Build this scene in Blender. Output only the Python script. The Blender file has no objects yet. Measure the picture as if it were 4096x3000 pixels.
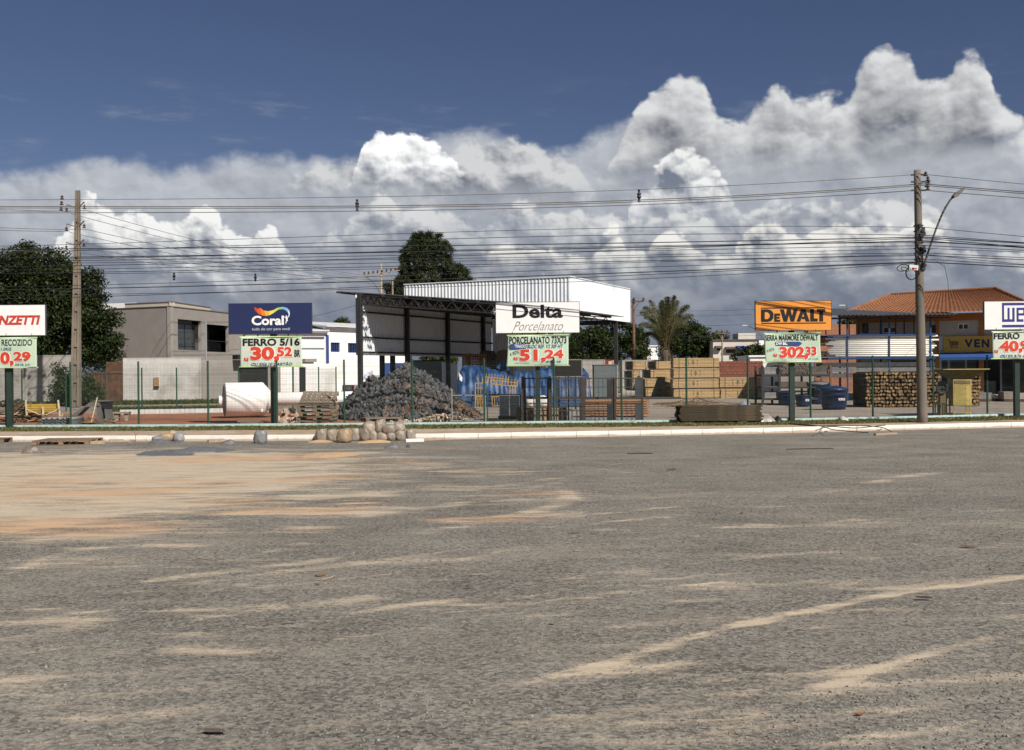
import bpy, bmesh, math, random
import numpy as np
from mathutils import Vector, Matrix, Euler
R = math.radians
random.seed(7)
rng = np.random.default_rng(11)
scene = bpy.context.scene
COL = scene.collection

# ------------------------------------------------------------------ camera
F = 4200.0                    # focal length in photograph pixels (4096 wide)
HC = 2.0                      # camera height
ROLL = 0.0086                 # the horizon climbs a little to the right
HORY = 1487.0                 # horizon at the middle column
cam_d = bpy.data.cameras.new('camera'); cam = bpy.data.objects.new('camera', cam_d); COL.objects.link(cam)
cam_d.sensor_width = 36.0; cam_d.sensor_fit = 'HORIZONTAL'; cam_d.lens = 36.0 * F / 4096.0
cam_d.clip_start = 0.1; cam_d.clip_end = 20000.0
PITCH = -(1500.0 - HORY) / F
cam.matrix_world = Matrix.Translation((0, 0, HC)) @ Matrix.Rotation(math.pi / 2 + PITCH, 4, 'X') @ Matrix.Rotation(-ROLL, 4, 'Z')
scene.camera = cam
scene.render.resolution_x = 1024; scene.render.resolution_y = 750

# ------------------------------------------------------------------ exposure
scene.view_settings.view_transform = 'Standard'; scene.view_settings.look = 'None'
scene.view_settings.gamma = 1.0; scene.view_settings.use_curve_mapping = False
scene.view_settings.exposure = 0.25
scene.render.engine = 'CYCLES'
scene.cycles.max_bounces = 5; scene.cycles.diffuse_bounces = 3; scene.cycles.glossy_bounces = 2
scene.cycles.transmission_bounces = 3; scene.cycles.transparent_max_bounces = 6
scene.cycles.use_denoising = True
scene.cycles.use_adaptive_sampling = True; scene.cycles.adaptive_threshold = 0.015; scene.cycles.adaptive_min_samples = 12

# ------------------------------------------------------------------ sun
SUN_EL, SUN_AZ = R(42.5), R(180 - 36)          # azimuth clockwise from +Y: behind the camera, to the right
sdir = Vector((math.sin(SUN_AZ) * math.cos(SUN_EL), math.cos(SUN_AZ) * math.cos(SUN_EL), math.sin(SUN_EL)))
sun_d = bpy.data.lights.new('sun', 'SUN'); sun = bpy.data.objects.new('sun', sun_d); COL.objects.link(sun)
sun_d.energy = 4.9; sun_d.angle = R(0.53); sun_d.color = (1.0, 0.945, 0.86)
sun.rotation_euler = sdir.to_track_quat('Z', 'Y').to_euler()

# ------------------------------------------------------------------ pixel helpers
def hor(px): return HORY - ROLL * (px - 2048.0)
def at(px, py, Y):
    """photo pixel + distance along the view -> world point"""
    u, v = px - 2048.0, 1500.0 - py
    cu, sv = math.cos(ROLL), math.sin(ROLL)
    u2, v2 = u * cu + v * sv, -u * sv + v * cu - (1500.0 - HORY)
    return Vector((u2 / F * Y, Y, HC + v2 / F * Y))
def g(px, py, z=0.15):
    """photo pixel on level ground at height z"""
    p = at(px, py, 1.0)
    k = (z - HC) / (p.z - HC)
    return at(px, py, k)

# ------------------------------------------------------------------ node expressions
class E:
    def __init__(s, nt, sock): s.nt, s.s = nt, sock
    def _m(s, op, *a, clamp=False):
        n = s.nt.nodes.new('ShaderNodeMath'); n.operation = op; n.use_clamp = clamp
        for i, v in enumerate((s,) + a):
            if isinstance(v, E): s.nt.links.new(v.s, n.inputs[i])
            else: n.inputs[i].default_value = float(v)
        return E(s.nt, n.outputs[0])
    def __add__(s, o): return s._m('ADD', o)
    __radd__ = __add__
    def __sub__(s, o): return s._m('SUBTRACT', o)
    def __rsub__(s, o): return (s * -1.0) + o
    def __mul__(s, o): return s._m('MULTIPLY', o)
    __rmul__ = __mul__
    def __truediv__(s, o): return s._m('DIVIDE', o)
    def clamp(s): return s._m('ADD', 0.0, clamp=True)
    def abs(s): return s._m('ABSOLUTE')
    def pow(s, k): return s._m('POWER', k)
    def max(s, o): return s._m('MAXIMUM', o)
    def min(s, o): return s._m('MINIMUM', o)
    def smooth(s, a, b):
        n = s.nt.nodes.new('ShaderNodeMapRange'); n.interpolation_type = 'SMOOTHSTEP'
        s.nt.links.new(s.s, n.inputs[0]); n.inputs[1].default_value = a; n.inputs[2].default_value = b
        return E(s.nt, n.outputs[0])
    def ramp(s, a, b, c=0.0, d=1.0):
        n = s.nt.nodes.new('ShaderNodeMapRange')
        s.nt.links.new(s.s, n.inputs[0])
        for i, v in zip((1, 2, 3, 4), (a, b, c, d)): n.inputs[i].default_value = v
        return E(s.nt, n.outputs[0])
def vec(nt, x, y, z=0.0):
    n = nt.nodes.new('ShaderNodeCombineXYZ')
    for i, v in enumerate((x, y, z)):
        if isinstance(v, E): nt.links.new(v.s, n.inputs[i])
        else: n.inputs[i].default_value = v
    return n.outputs[0]
def noise(nt, v, scale=1.0, detail=4.0, rough=0.55, dist=0.0, dim='3D', out=0):
    n = nt.nodes.new('ShaderNodeTexNoise'); n.noise_dimensions = dim
    if v is not None: nt.links.new(v, n.inputs['Vector'])
    n.inputs['Scale'].default_value = scale; n.inputs['Detail'].default_value = detail
    n.inputs['Roughness'].default_value = rough; n.inputs['Distortion'].default_value = dist
    return E(nt, n.outputs[out])
def voro(nt, v, scale=1.0, feature='F1', detail=0.0, rough=0.5, smoothness=0.6, dim='3D', out='Distance'):
    n = nt.nodes.new('ShaderNodeTexVoronoi'); n.feature = feature; n.voronoi_dimensions = dim
    nt.links.new(v, n.inputs['Vector']); n.inputs['Scale'].default_value = scale
    n.inputs['Detail'].default_value = detail; n.inputs['Roughness'].default_value = rough
    if feature == 'SMOOTH_F1': n.inputs['Smoothness'].default_value = smoothness
    return E(nt, n.outputs[out])
def mixc(nt, f, a, b, mode='MIX'):
    n = nt.nodes.new('ShaderNodeMix'); n.data_type = 'RGBA'; n.blend_type = mode
    for i, v in ((0, f), (6, a), (7, b)):
        if isinstance(v, E): nt.links.new(v.s, n.inputs[i])
        elif isinstance(v, bpy.types.NodeSocket): nt.links.new(v, n.inputs[i])
        elif i == 0: n.inputs[i].default_value = v
        else: n.inputs[i].default_value = (*v[:3], 1.0)
    return n.outputs[2]

# ------------------------------------------------------------------ sky
world = bpy.data.worlds.new('World'); scene.world = world; world.use_nodes = True
def build_world():
    nt = world.node_tree; nt.nodes.clear()
    sky = nt.nodes.new('ShaderNodeTexSky'); sky.sky_type = 'NISHITA'; sky.sun_disc = False
    sky.sun_elevation = SUN_EL; sky.sun_rotation = SUN_AZ; sky.altitude = 1100; sky.air_density = 1.0
    sky.dust_density = 0.6; sky.ozone_density = 2.2
    tc = nt.nodes.new('ShaderNodeTexCoord')
    sx = nt.nodes.new('ShaderNodeSeparateXYZ'); nt.links.new(tc.outputs['Generated'], sx.inputs[0])
    x, y, z = (E(nt, sx.outputs[i]) for i in range(3))
    U = x._m('ARCTAN2', y) * F                       # azimuth and elevation, in units of 1/4200 rad
    V = z._m('ARCSINE') * F
    inside = 1.0 - U.abs().smooth(2150, 2900)
    far = noise(nt, vec(nt, U * (1 / 1100.0), 3.3), 1.0, 3.0, 0.5) # cloud heights outside the view

    def uv(px, py):
        return (math.atan2(px - 2048, F) * F, math.atan2(hor(px) - py, math.hypot(px - 2048, F)) * F)
    LO, HI = -2400.0, 2400.0
    def curve(pts, below=-900.0):
        n = nt.nodes.new('ShaderNodeFloatCurve')
        q = sorted(uv(*p) for p in pts)
        c = n.mapping.curves[0]
        arr = [((u - LO) / (HI - LO), (v + 1000.0) / 2600.0) for u, v in q]
        if arr[0][0] > 0.03: arr = [(0, 0.02), (arr[0][0] - 0.012, 0.02)] + arr
        if arr[-1][0] < 0.97: arr = arr + [(arr[-1][0] + 0.012, 0.02), (1, 0.02)]
        while len(c.points) < len(arr): c.points.new(0.5, 0.5)
        for p, a in zip(c.points, arr): p.location = a; p.handle_type = 'AUTO_CLAMPED'
        n.mapping.update()
        t = ((U - LO) * (1 / (HI - LO))).clamp()
        nt.links.new(t.s, n.inputs['Value'])
        return E(nt, n.outputs[0]) * 2600.0 - 1000.0

    def billow(du, dv, s, seed, oct_v=2.0, oct_n=3.0):
        p = vec(nt, (U + du) * (1 / s) + seed, (V + dv) * (1 / (s * 0.8)), seed * 0.37)
        w = noise(nt, p, 1.1, 2.0, 0.5, dim='2D', out=1)
        ad = nt.nodes.new('ShaderNodeVectorMath'); ad.operation = 'MULTIPLY_ADD'
        nt.links.new(w.s, ad.inputs[0]); ad.inputs[1].default_value = (0.6, 0.6, 0.6); nt.links.new(p, ad.inputs[2])
        v = voro(nt, ad.outputs[0], 1.0, 'F1', oct_v, 0.5, dim='2D')
        f = noise(nt, ad.outputs[0], 2.0, oct_n, 0.55, dim='2D')
        return (1.0 - v) * 0.62 + f * 0.62
    def pair(s, seed, k=0.13, ov=1.0, on=2.0):
        return billow(0, 0, s, seed, ov, on), billow(s * k, s * k * 1.5, s, seed, ov, on)
    H0, H1 = pair(330.0, 9.7); B0, B1 = pair(130.0, 5.4); S0, S1 = pair(52.0, 22.4)
    SH = H0 * 0.54 + B0 * 0.32 + S0 * 0.14                     # cloud shape, three sizes of billow
    RL = (H0 - H1) * 0.95 + (B0 - B1) * 0.55 + (S0 - S1) * 0.20 # light from the upper right
    gaps = noise(nt, vec(nt, U * (1 / 520.0), V * (1 / 170.0), 4.4), 1.0, 5.0, 0.6)   # light and dark drifts

    def layer(bg, top, base, soft_base, white, grey, amp, depth, edge=22.0, relief=1.0, opacity=1.0, outside=None, drift=0.5, fall=0.75):
        T = curve(top)
        if outside is not None: T = T * inside + (far * outside[1] + outside[0]) * (1.0 - inside)
        else: T = T - (1.0 - inside) * 3000.0
        d = T - V + (SH - 0.70) * amp
        a = d.smooth(0.0, edge)
        bb = V - base + (SH - 0.70) * amp * 1.2 + (gaps - 0.5) * soft_base * 2.0
        a = a * bb.smooth(-soft_base, soft_base) * opacity
        deep = d.smooth(0.0, depth)
        lum = (0.92 - deep * fall + RL * (1.9 * relief) + (gaps - 0.5) * drift + (SH - 0.70) * 0.3).clamp()
        return mixc(nt, a, bg, mixc(nt, lum, grey, white))
    GB = (0.150, 0.174, 0.228)
    k = nt.nodes.new('ShaderNodeMix'); k.data_type = 'RGBA'; k.blend_type = 'MULTIPLY'; k.inputs[0].default_value = 1.0
    nt.links.new(sky.outputs[0], k.inputs[6]); k.inputs[7].default_value = (SKYK[0], SKYK[1], SKYK[2], 1)
    c = k.outputs[2]
    # thin wisps above the bank
    wis = noise(nt, vec(nt, U * (1 / 330.0), V * (1 / 80.0), 7.7), 1.0, 6.0, 0.62)
    wm = wis.smooth(0.52, 0.80) * (1.0 - V.smooth(900, 1200)) * V.smooth(650, 850)
    c = mixc(nt, wm * 0.35, c, (0.34, 0.36, 0.40))
    # soft bank behind everything
    c = layer(c, [(-250, 690), (0, 655), (150, 640), (300, 610), (400, 585), (560, 588), (640, 630), (760, 612), (900, 585), (1200, 596), (1400, 585), (1500, 560), (1700, 520), (1900, 478), (2100, 520), (2250, 545), (2400, 480), (2520, 420), (2900, 480), (3300, 420), (3700, 430), (4096, 520), (4350, 560)],
              -1200, 50, (0.43, 0.452, 0.495), (0.180, 0.204, 0.255), 120, 640, edge=75, relief=0.30, outside=(350, 900), drift=0.75, fall=0.58)
    # tall cloud on the right with a grey base
    c = layer(c, [(2330, 760), (2440, 620), (2500, 480), (2560, 385), (2640, 315), (2720, 285), (2790, 285), (2860, 360), (2950, 425), (3050, 345), (3120, 300), (3190, 375), (3300, 345), (3400, 310), (3470, 195), (3560, 165), (3640, 175), (3700, 255), (3780, 265), (3840, 195), (3920, 180), (3985, 300), (4050, 390), (4150, 480), (4280, 600)],
              770, 90, (0.62, 0.625, 0.63), (0.130, 0.140, 0.166), 170, 400, edge=42, relief=0.48, drift=0.25, fall=0.95)
    c = layer(c, [(1000, 830), (1100, 740), (1180, 680), (1280, 640), (1420, 610), (1520, 640), (1620, 660), (1760, 620), (1860, 560), (1960, 540), (2080, 530), (2200, 560), (2300, 600), (2360, 700), (2420, 800)],
              690, 90, (0.56, 0.565, 0.57), (0.150, 0.165, 0.200), 150, 260, edge=36, relief=0.9, opacity=0.92)
    # bright head left of the middle
    c = layer(c, [(1370, 740), (1420, 640), (1455, 545), (1490, 490), (1560, 500), (1640, 482), (1700, 515), (1775, 560), (1830, 640), (1890, 740)],
              740, 80, (0.92, 0.92, 0.91), (0.20, 0.22, 0.26), 210, 330, edge=26, relief=0.8, drift=0.2)
    c = layer(c, [(2520, 800), (2600, 690), (2660, 600), (2700, 565), (2760, 590), (2840, 590), (2900, 670), (2940, 760), (3000, 860)],
              600, 100, (0.78, 0.78, 0.77), GB, 200, 280, edge=30, relief=1.0, opacity=0.92)
    # bright heap on the left
    c = layer(c, [(-60, 1200), (60, 1120), (170, 1010), (240, 900), (290, 820), (345, 750), (410, 765), (500, 800), (560, 790), (650, 840), (730, 855), (770, 805), (830, 782), (890, 840), (960, 880), (1040, 870), (1080, 870), (1120, 920), (1180, 990), (1270, 1060), (1400, 1150)],
              360, 120, (0.78, 0.78, 0.765), GB, 260, 340, edge=26, relief=1.0, drift=0.5, fall=0.85)
    # middle band of smaller heaps
    c = layer(c, [(1250, 960), (1370, 850), (1450, 760), (1520, 720), (1650, 790), (1800, 790), (1950, 830), (2080, 760), (2180, 790), (2300, 800), (2400, 830), (2560, 830), (2700, 800), (2900, 850), (3050, 800), (3200, 790), (3320, 750), (3450, 780), (3560, 760), (3680, 730), (3770, 810), (3860, 900), (3980, 950), (4096, 940), (4300, 960)],
              470, 130, (0.66, 0.66, 0.65), GB, 210, 270, edge=34, relief=1.0, opacity=0.72, outside=(250, 550), drift=1.3)
    c = layer(c, [(1800, 1060), (1900, 1010), (2030, 950), (2110, 925), (2230, 990), (2400, 950), (2460, 880), (2530, 950), (2600, 930), (2680, 885), (2760, 950), (2900, 1000), (3000, 880), (3100, 850), (3200, 900), (3350, 830), (3450, 860), (3560, 900), (3700, 850), (3800, 930), (3950, 980), (4096, 1000), (4300, 1000)],
              370, 110, (0.82, 0.80, 0.75), (0.140, 0.158, 0.202), 180, 210, edge=24, relief=1.0, opacity=0.85, outside=(200, 400), drift=1.5)
    c = layer(c, [(-200, 1150), (100, 1120), (420, 1060), (520, 1070), (640, 1080), (760, 1130), (900, 1180), (1050, 1080), (1180, 1110), (1380, 1060), (1430, 1050), (1480, 1080), (1700, 1120), (2000, 1080), (2300, 1110), (2700, 1100), (3100, 1120), (3500, 1080), (4096, 1110), (4300, 1110)],
              180, 140, (0.42, 0.42, 0.425), (0.145, 0.163, 0.208), 170, 180, edge=40, relief=0.7, opacity=0.40, outside=(150, 350), drift=1.3)
    # grey-blue low air
    low = 1.0 - V.smooth(-50, 620)
    c = mixc(nt, low * 0.80, c, (0.112, 0.137, 0.190))
    # below the horizon: dull ground tone
    c = mixc(nt, 1.0 - V.smooth(-160, -40), c, (0.14, 0.13, 0.12))
    mul = nt.nodes.new('ShaderNodeMix'); mul.data_type = 'RGBA'; mul.blend_type = 'MULTIPLY'; mul.inputs[0].default_value = 1.0
    nt.links.new(c, mul.inputs[6]); mul.inputs[7].default_value = (10, 10, 10, 1)
    bg = nt.nodes.new('ShaderNodeBackground'); bg.inputs[1].default_value = 0.1
    nt.links.new(mul.outputs[2], bg.inputs[0])
    out = nt.nodes.new('ShaderNodeOutputWorld'); nt.links.new(bg.outputs[0], out.inputs[0])
SKYK = (0.0362, 0.0345, 0.0400)
build_world()
world.cycles.sampling_method = 'MANUAL'; world.cycles.sample_map_resolution = 512
# ------------------------------------------------------------------ materials
_mats = {}
def mat(name, col, rough=0.75, var=0.12, scale=6.0, bump=0.0, bscale=None, metal=0.0, spec=0.3, col2=None, c2scale=1.2, c2lo=0.5, c2hi=0.68, rnd=0.0, stretch=None, island=0.0):
    """a procedural surface: base colour, noise variation, optional second colour in patches, optional relief"""
    if name in _mats: return _mats[name]
    m = bpy.data.materials.new(name); m.use_nodes = True; nt = m.node_tree
    bs = nt.nodes['Principled BSDF']
    tc = nt.nodes.new('ShaderNodeTexCoord'); v = tc.outputs['Object']
    if stretch:
        mp = nt.nodes.new('ShaderNodeMapping'); nt.links.new(v, mp.inputs[0]); mp.inputs['Scale'].default_value = stretch; v = mp.outputs[0]
    n = noise(nt, v, scale, 5.0, 0.6)
    c = mixc(nt, n.ramp(0.3, 0.7), tuple(max(0, x * (1 - var)) for x in col), tuple(min(1, x * (1 + var)) for x in col))
    if col2 is not None:
        n2 = noise(nt, v, c2scale, 6.0, 0.62)
        c = mixc(nt, n2.smooth(c2lo, c2hi), c, col2)
    if rnd or island:
        if rnd: oi = nt.nodes.new('ShaderNodeObjectInfo'); r = E(nt, oi.outputs['Random'])
        else: ge = nt.nodes.new('ShaderNodeNewGeometry'); r = E(nt, ge.outputs['Random Per Island'])
        a = rnd or island
        hs = nt.nodes.new('ShaderNodeHueSaturation'); nt.links.new(c, hs.inputs['Color'])
        nt.links.new(r.ramp(0, 1, 1 - a, 1 + a).s, hs.inputs['Value']); c = hs.outputs[0]
    nt.links.new(c, bs.inputs['Base Color'])
    bs.inputs['Roughness'].default_value = rough; bs.inputs['Metallic'].default_value = metal
    bs.inputs['Specular IOR Level'].default_value = spec
    if bump:
        b = nt.nodes.new('ShaderNodeBump'); b.inputs['Strength'].default_value = min(1.0, bump); b.inputs['Distance'].default_value = 0.02
        nb = noise(nt, v, bscale or scale * 4, 5.0, 0.6); nt.links.new(nb.s, b.inputs['Height']); nt.links.new(b.outputs[0], bs.inputs['Normal'])
    _mats[name] = m; return m
def leaf_mat(name, col, var=0.45, trans=0.35, col2=None):
    if name in _mats: return _mats[name]
    m = bpy.data.materials.new(name); m.use_nodes = True; nt = m.node_tree; nt.nodes.clear()
    ge = nt.nodes.new('ShaderNodeNewGeometry'); r = E(nt, ge.outputs['Random Per Island'])
    c2 = col2 or (col[0] * 1.7, col[1] * 1.45, col[2] * 0.9)
    c = mixc(nt, r, tuple(x * (1 - var) for x in col), c2)
    d = nt.nodes.new('ShaderNodeBsdfPrincipled'); nt.links.new(c, d.inputs['Base Color']); d.inputs['Roughness'].default_value = 0.55; d.inputs['Specular IOR Level'].default_value = 0.25
    t = nt.nodes.new('ShaderNodeBsdfTranslucent'); nt.links.new(c, t.inputs[0])
    mx = nt.nodes.new('ShaderNodeMixShader'); mx.inputs[0].default_value = trans
    nt.links.new(d.outputs[0], mx.inputs[1]); nt.links.new(t.outputs[0], mx.inputs[2])
    o = nt.nodes.new('ShaderNodeOutputMaterial'); nt.links.new(mx.outputs[0], o.inputs[0])
    _mats[name] = m; return m
def glass_mat(name, col=(0.02, 0.025, 0.03), rough=0.08):
    if name in _mats: return _mats[name]
    m = bpy.data.materials.new(name); m.use_nodes = True
    b = m.node_tree.nodes['Principled BSDF']; b.inputs['Base Color'].default_value = (*col, 1); b.inputs['Roughness'].default_value = rough
    b.inputs['Specular IOR Level'].default_value = 0.6
    nt = m.node_tree; tc = nt.nodes.new('ShaderNodeTexCoord')
    bp = nt.nodes.new('ShaderNodeBump'); bp.inputs['Strength'].default_value = 0.08; nt.links.new(noise(nt, tc.outputs['Object'], 1.5, 2.0).s, bp.inputs['Height']); nt.links.new(bp.outputs[0], b.inputs['Normal'])
    _mats[name] = m; return m

# ------------------------------------------------------------------ mesh helpers
def link(o, parent=None):
    COL.objects.link(o)
    if parent is not None: o.parent = parent
    return o
def obj(name, me, m=None, parent=None, loc=None, rot=None, smooth=False):
    o = bpy.data.objects.new(name, me); link(o, parent)
    if m is not None and not me.materials: me.materials.append(m)
    if loc is not None: o.location = loc
    if rot is not None: o.rotation_euler = rot
    if smooth: me.polygons.foreach_set('use_smooth', [True] * len(me.polygons))
    return o
def tag(o, label=None, cat=None, group=None, kind=None):
    if label: o['label'] = label
    if cat: o['category'] = cat
    if group: o['group'] = group
    if kind: o['kind'] = kind
    return o
def empty(name, loc=(0, 0, 0), rz=0.0, label=None, cat=None, group=None):
    o = bpy.data.objects.new(name, None); COL.objects.link(o); o.location = loc; o.rotation_euler = (0, 0, rz)
    o.empty_display_size = 0.2
    return tag(o, label, cat, group)
def dup(o, parent=None):
    c = o.copy(); COL.objects.link(c)
    if parent is not None: c.parent = parent; c.matrix_parent_inverse = o.matrix_parent_inverse.copy()
    for ch in list(o.children): dup(ch, c)
    return c
class MB:
    """collects simple shapes into one mesh"""
    def __init__(s): s.v, s.f, s.mi = [], [], []
    def add(s, vs, fs, mi=0):
        n = len(s.v); s.v += [tuple(p) for p in vs]; s.f += [tuple(i + n for i in f) for f in fs]; s.mi += [mi] * len(fs); return s
    def box(s, c, d, rot=None, mi=0):
        x, y, z = d[0] / 2, d[1] / 2, d[2] / 2
        vs = [Vector(p) for p in ((-x, -y, -z), (x, -y, -z), (x, y, -z), (-x, y, -z), (-x, -y, z), (x, -y, z), (x, y, z), (-x, y, z))]
        if rot is not None:
            M = rot if isinstance(rot, Matrix) else Euler(rot).to_matrix()
            vs = [M @ p for p in vs]
        c = Vector(c)
        return s.add([p + c for p in vs], [(0, 3, 2, 1), (4, 5, 6, 7), (0, 1, 5, 4), (1, 2, 6, 5), (2, 3, 7, 6), (3, 0, 4, 7)], mi)
    def span(s, a, b, mi=0):
        a, b = Vector(a), Vector(b); return s.box((a + b) / 2, [abs(b[i] - a[i]) for i in range(3)], mi=mi)
    def bar(s, p0, p1, w, h=None, up=(0, 0, 1), mi=0):
        p0, p1 = Vector(p0), Vector(p1); d = p1 - p0; L = d.length
        if L < 1e-6: return s
        d.normalize(); u = Vector(up)
        if abs(d.dot(u)) > 0.98: u = Vector((0, 1, 0))
        r = d.cross(u).normalized(); u = r.cross(d).normalized()
        M = Matrix((r, d, u)).transposed()
        return s.box((p0 + p1) / 2, (w, L, h or w), M, mi)
    def tube(s, pts, r, n=6, cap=True, mi=0, radii=None):
        pts = [Vector(p) for p in pts]; rings = []; prev = None; base = len(s.v)
        for i, p in enumerate(pts):
            d = (pts[min(i + 1, len(pts) - 1)] - pts[max(i - 1, 0)]).normalized()
            if prev is None:
                a = Vector((0, 0, 1)) if abs(d.z) < 0.9 else Vector((1, 0, 0)); prev = d.cross(a).normalized()
            prev = (prev - d * prev.dot(d)).normalized(); b = d.cross(prev)
            rr = radii[i] if radii is not None else r
            rings.append([p + prev * (rr * math.cos(2 * math.pi * k / n)) + b * (rr * math.sin(2 * math.pi * k / n)) for k in range(n)])
        vs = [q for ring in rings for q in ring]; fs = []
        for i in range(len(pts) - 1):
            for k in range(n): fs.append((i * n + k, i * n + (k + 1) % n, (i + 1) * n + (k + 1) % n, (i + 1) * n + k))
        if cap: fs += [tuple(range(n))[::-1], tuple((len(pts) - 1) * n + k for k in range(n))]
        return s.add(vs, fs, mi)
    def lathe(s, prof, n=16, c=(0, 0, 0), M=None, mi=0, cap=True):
        c = Vector(c); vs = []
        for r, z in prof:
            for k in range(n):
                p = Vector((r * math.cos(2 * math.pi * k / n), r * math.sin(2 * math.pi * k / n), z))
                vs.append((M @ p if M is not None else p) + c)
        fs = [(i * n + k, i * n + (k + 1) % n, (i + 1) * n + (k + 1) % n, (i + 1) * n + k) for i in range(len(prof) - 1) for k in range(n)]
        if cap: fs += [tuple(range(n))[::-1], tuple((len(prof) - 1) * n + k for k in range(n))]
        return s.add(vs, fs, mi)
    def prism(s, poly, y0, y1, mi=0):
        """poly in x,z extruded along y"""
        n = len(poly); vs = [(p[0], y0, p[1]) for p in poly] + [(p[0], y1, p[1]) for p in poly]
        fs = [tuple(range(n)), tuple(range(n, 2 * n))[::-1]] + [(i, n + i, n + (i + 1) % n, (i + 1) % n) for i in range(n)]
        return s.add(vs, fs, mi)
    def mesh(s, name='mesh', mats=()):
        me = bpy.data.meshes.new(name); me.from_pydata(s.v, [], s.f)
        for m in mats: me.materials.append(m)
        if any(s.mi): me.polygons.foreach_set('material_index', s.mi)
        me.update(); return me
    def build(s, name, m, parent=None, loc=None, rot=None, smooth=False, fix=False):
        ms = m if isinstance(m, (list, tuple)) else [m]
        me = s.mesh(name, ms)
        if fix:
            bm = bmesh.new(); bm.from_mesh(me); bmesh.ops.recalc_face_normals(bm, faces=bm.faces); bm.to_mesh(me); bm.free()
        return obj(name, me, None, parent, loc, rot, smooth)
def stone_mesh(seed, sub=1, rough=0.28, flat=0.75):
    r = random.Random(seed); bm = bmesh.new(); bmesh.ops.create_icosphere(bm, subdivisions=sub, radius=1.0)
    for v in bm.verts:
        k = 1 + r.uniform(-rough, rough); v.co = Vector((v.co.x * k, v.co.y * k * 0.85, v.co.z * k * flat))
    for _ in range(3):      # knock flat faces off
        nrm = Vector((r.gauss(0, 1), r.gauss(0, 1), r.gauss(0, 1))).normalized(); dd = r.uniform(0.55, 0.8)
        for v in bm.verts:
            e = v.co.dot(nrm) - dd
            if e > 0: v.co -= nrm * e
    me = bpy.data.meshes.new('stone'); bm.to_mesh(me); bm.free(); return me
def arrs(me):
    v = np.empty(len(me.vertices) * 3); me.vertices.foreach_get('co', v)
    return v.reshape(-1, 3), [tuple(p.vertices) for p in me.polygons]
def scatter_mesh(name, protos, pos, scl, rots, mi=None):
    """many small pieces joined in one mesh; pos (n,3), scl (n,3) , rots (n,3) euler"""
    P = [arrs(p) for p in protos]; vs, lo, tot, mats_i = [], [], [], []; off = 0
    for i in range(len(pos)):
        v, f = P[i % len(P)]; M = np.array(Euler(rots[i]).to_matrix())
        vs.append((v * scl[i]) @ M.T + pos[i])
        for q in f: lo.append(np.array(q) + off); tot.append(len(q))
        if mi is not None: mats_i += [mi[i]] * len(f)
        off += len(v)
    me = bpy.data.meshes.new(name); allv = np.concatenate(vs); li = np.concatenate(lo)
    me.vertices.add(len(allv)); me.vertices.foreach_set('co', allv.ravel())
    me.loops.add(len(li)); me.loops.foreach_set('vertex_index', li.astype(np.int32))
    st = np.concatenate(([0], np.cumsum(tot)[:-1])).astype(np.int32)
    me.polygons.add(len(tot)); me.polygons.foreach_set('loop_start', st); me.polygons.foreach_set('loop_total', np.array(tot, np.int32))
    if mi is not None: me.polygons.foreach_set('material_index', mats_i)
    me.update(); me.validate(); return me
def quads_mesh(name, V4):
    """V4 (n,4,3) -> mesh of loose quads"""
    n = len(V4); me = bpy.data.meshes.new(name)
    me.vertices.add(n * 4); me.vertices.foreach_set('co', V4.reshape(-1))
    me.loops.add(n * 4); me.loops.foreach_set('vertex_index', np.arange(n * 4, dtype=np.int32))
    me.polygons.add(n); me.polygons.foreach_set('loop_start', np.arange(0, n * 4, 4, dtype=np.int32)); me.polygons.foreach_set('loop_total', np.full(n, 4, np.int32))
    me.update(); return me
def grid_mesh(name, X, Y, Z):
    """X,Y,Z 2-d arrays -> quad grid"""
    h, w = X.shape; me = bpy.data.meshes.new(name); V = np.stack([X, Y, Z], -1).reshape(-1, 3)
    i = np.arange((h - 1) * (w - 1)); a = (i // (w - 1)) * w + i % (w - 1)
    Fq = np.stack([a, a + 1, a + w + 1, a + w], -1).astype(np.int32)
    me.vertices.add(len(V)); me.vertices.foreach_set('co', V.ravel())
    me.loops.add(Fq.size); me.loops.foreach_set('vertex_index', Fq.ravel())
    me.polygons.add(len(Fq)); me.polygons.foreach_set('loop_start', np.arange(0, Fq.size, 4, dtype=np.int32)); me.polygons.foreach_set('loop_total', np.full(len(Fq), 4, np.int32))
    me.update(); me.polygons.foreach_set('use_smooth', [True] * len(Fq)); return me
_lat = rng.random((257, 257))
def vnoise(x, y, s=1.0, oct=4, seed=0):
    """value noise on arrays"""
    out = 0.0; amp = 1.0; tot = 0.0
    for o in range(oct):
        a = np.asarray(x) * s + 17.3 * (o + seed); b = np.asarray(y) * s + 9.1 * (o + 2 * seed)
        i, j = np.floor(a).astype(int), np.floor(b).astype(int); u, v = a - i, b - j
        u = u * u * (3 - 2 * u); v = v * v * (3 - 2 * v); i &= 255; j &= 255
        out = out + amp * (_lat[i, j] * (1 - u) * (1 - v) + _lat[i + 1, j] * u * (1 - v) + _lat[i, j + 1] * (1 - u) * v + _lat[i + 1, j + 1] * u * v)
        tot += amp; amp *= 0.5; s *= 2.03
    return out / tot
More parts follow.
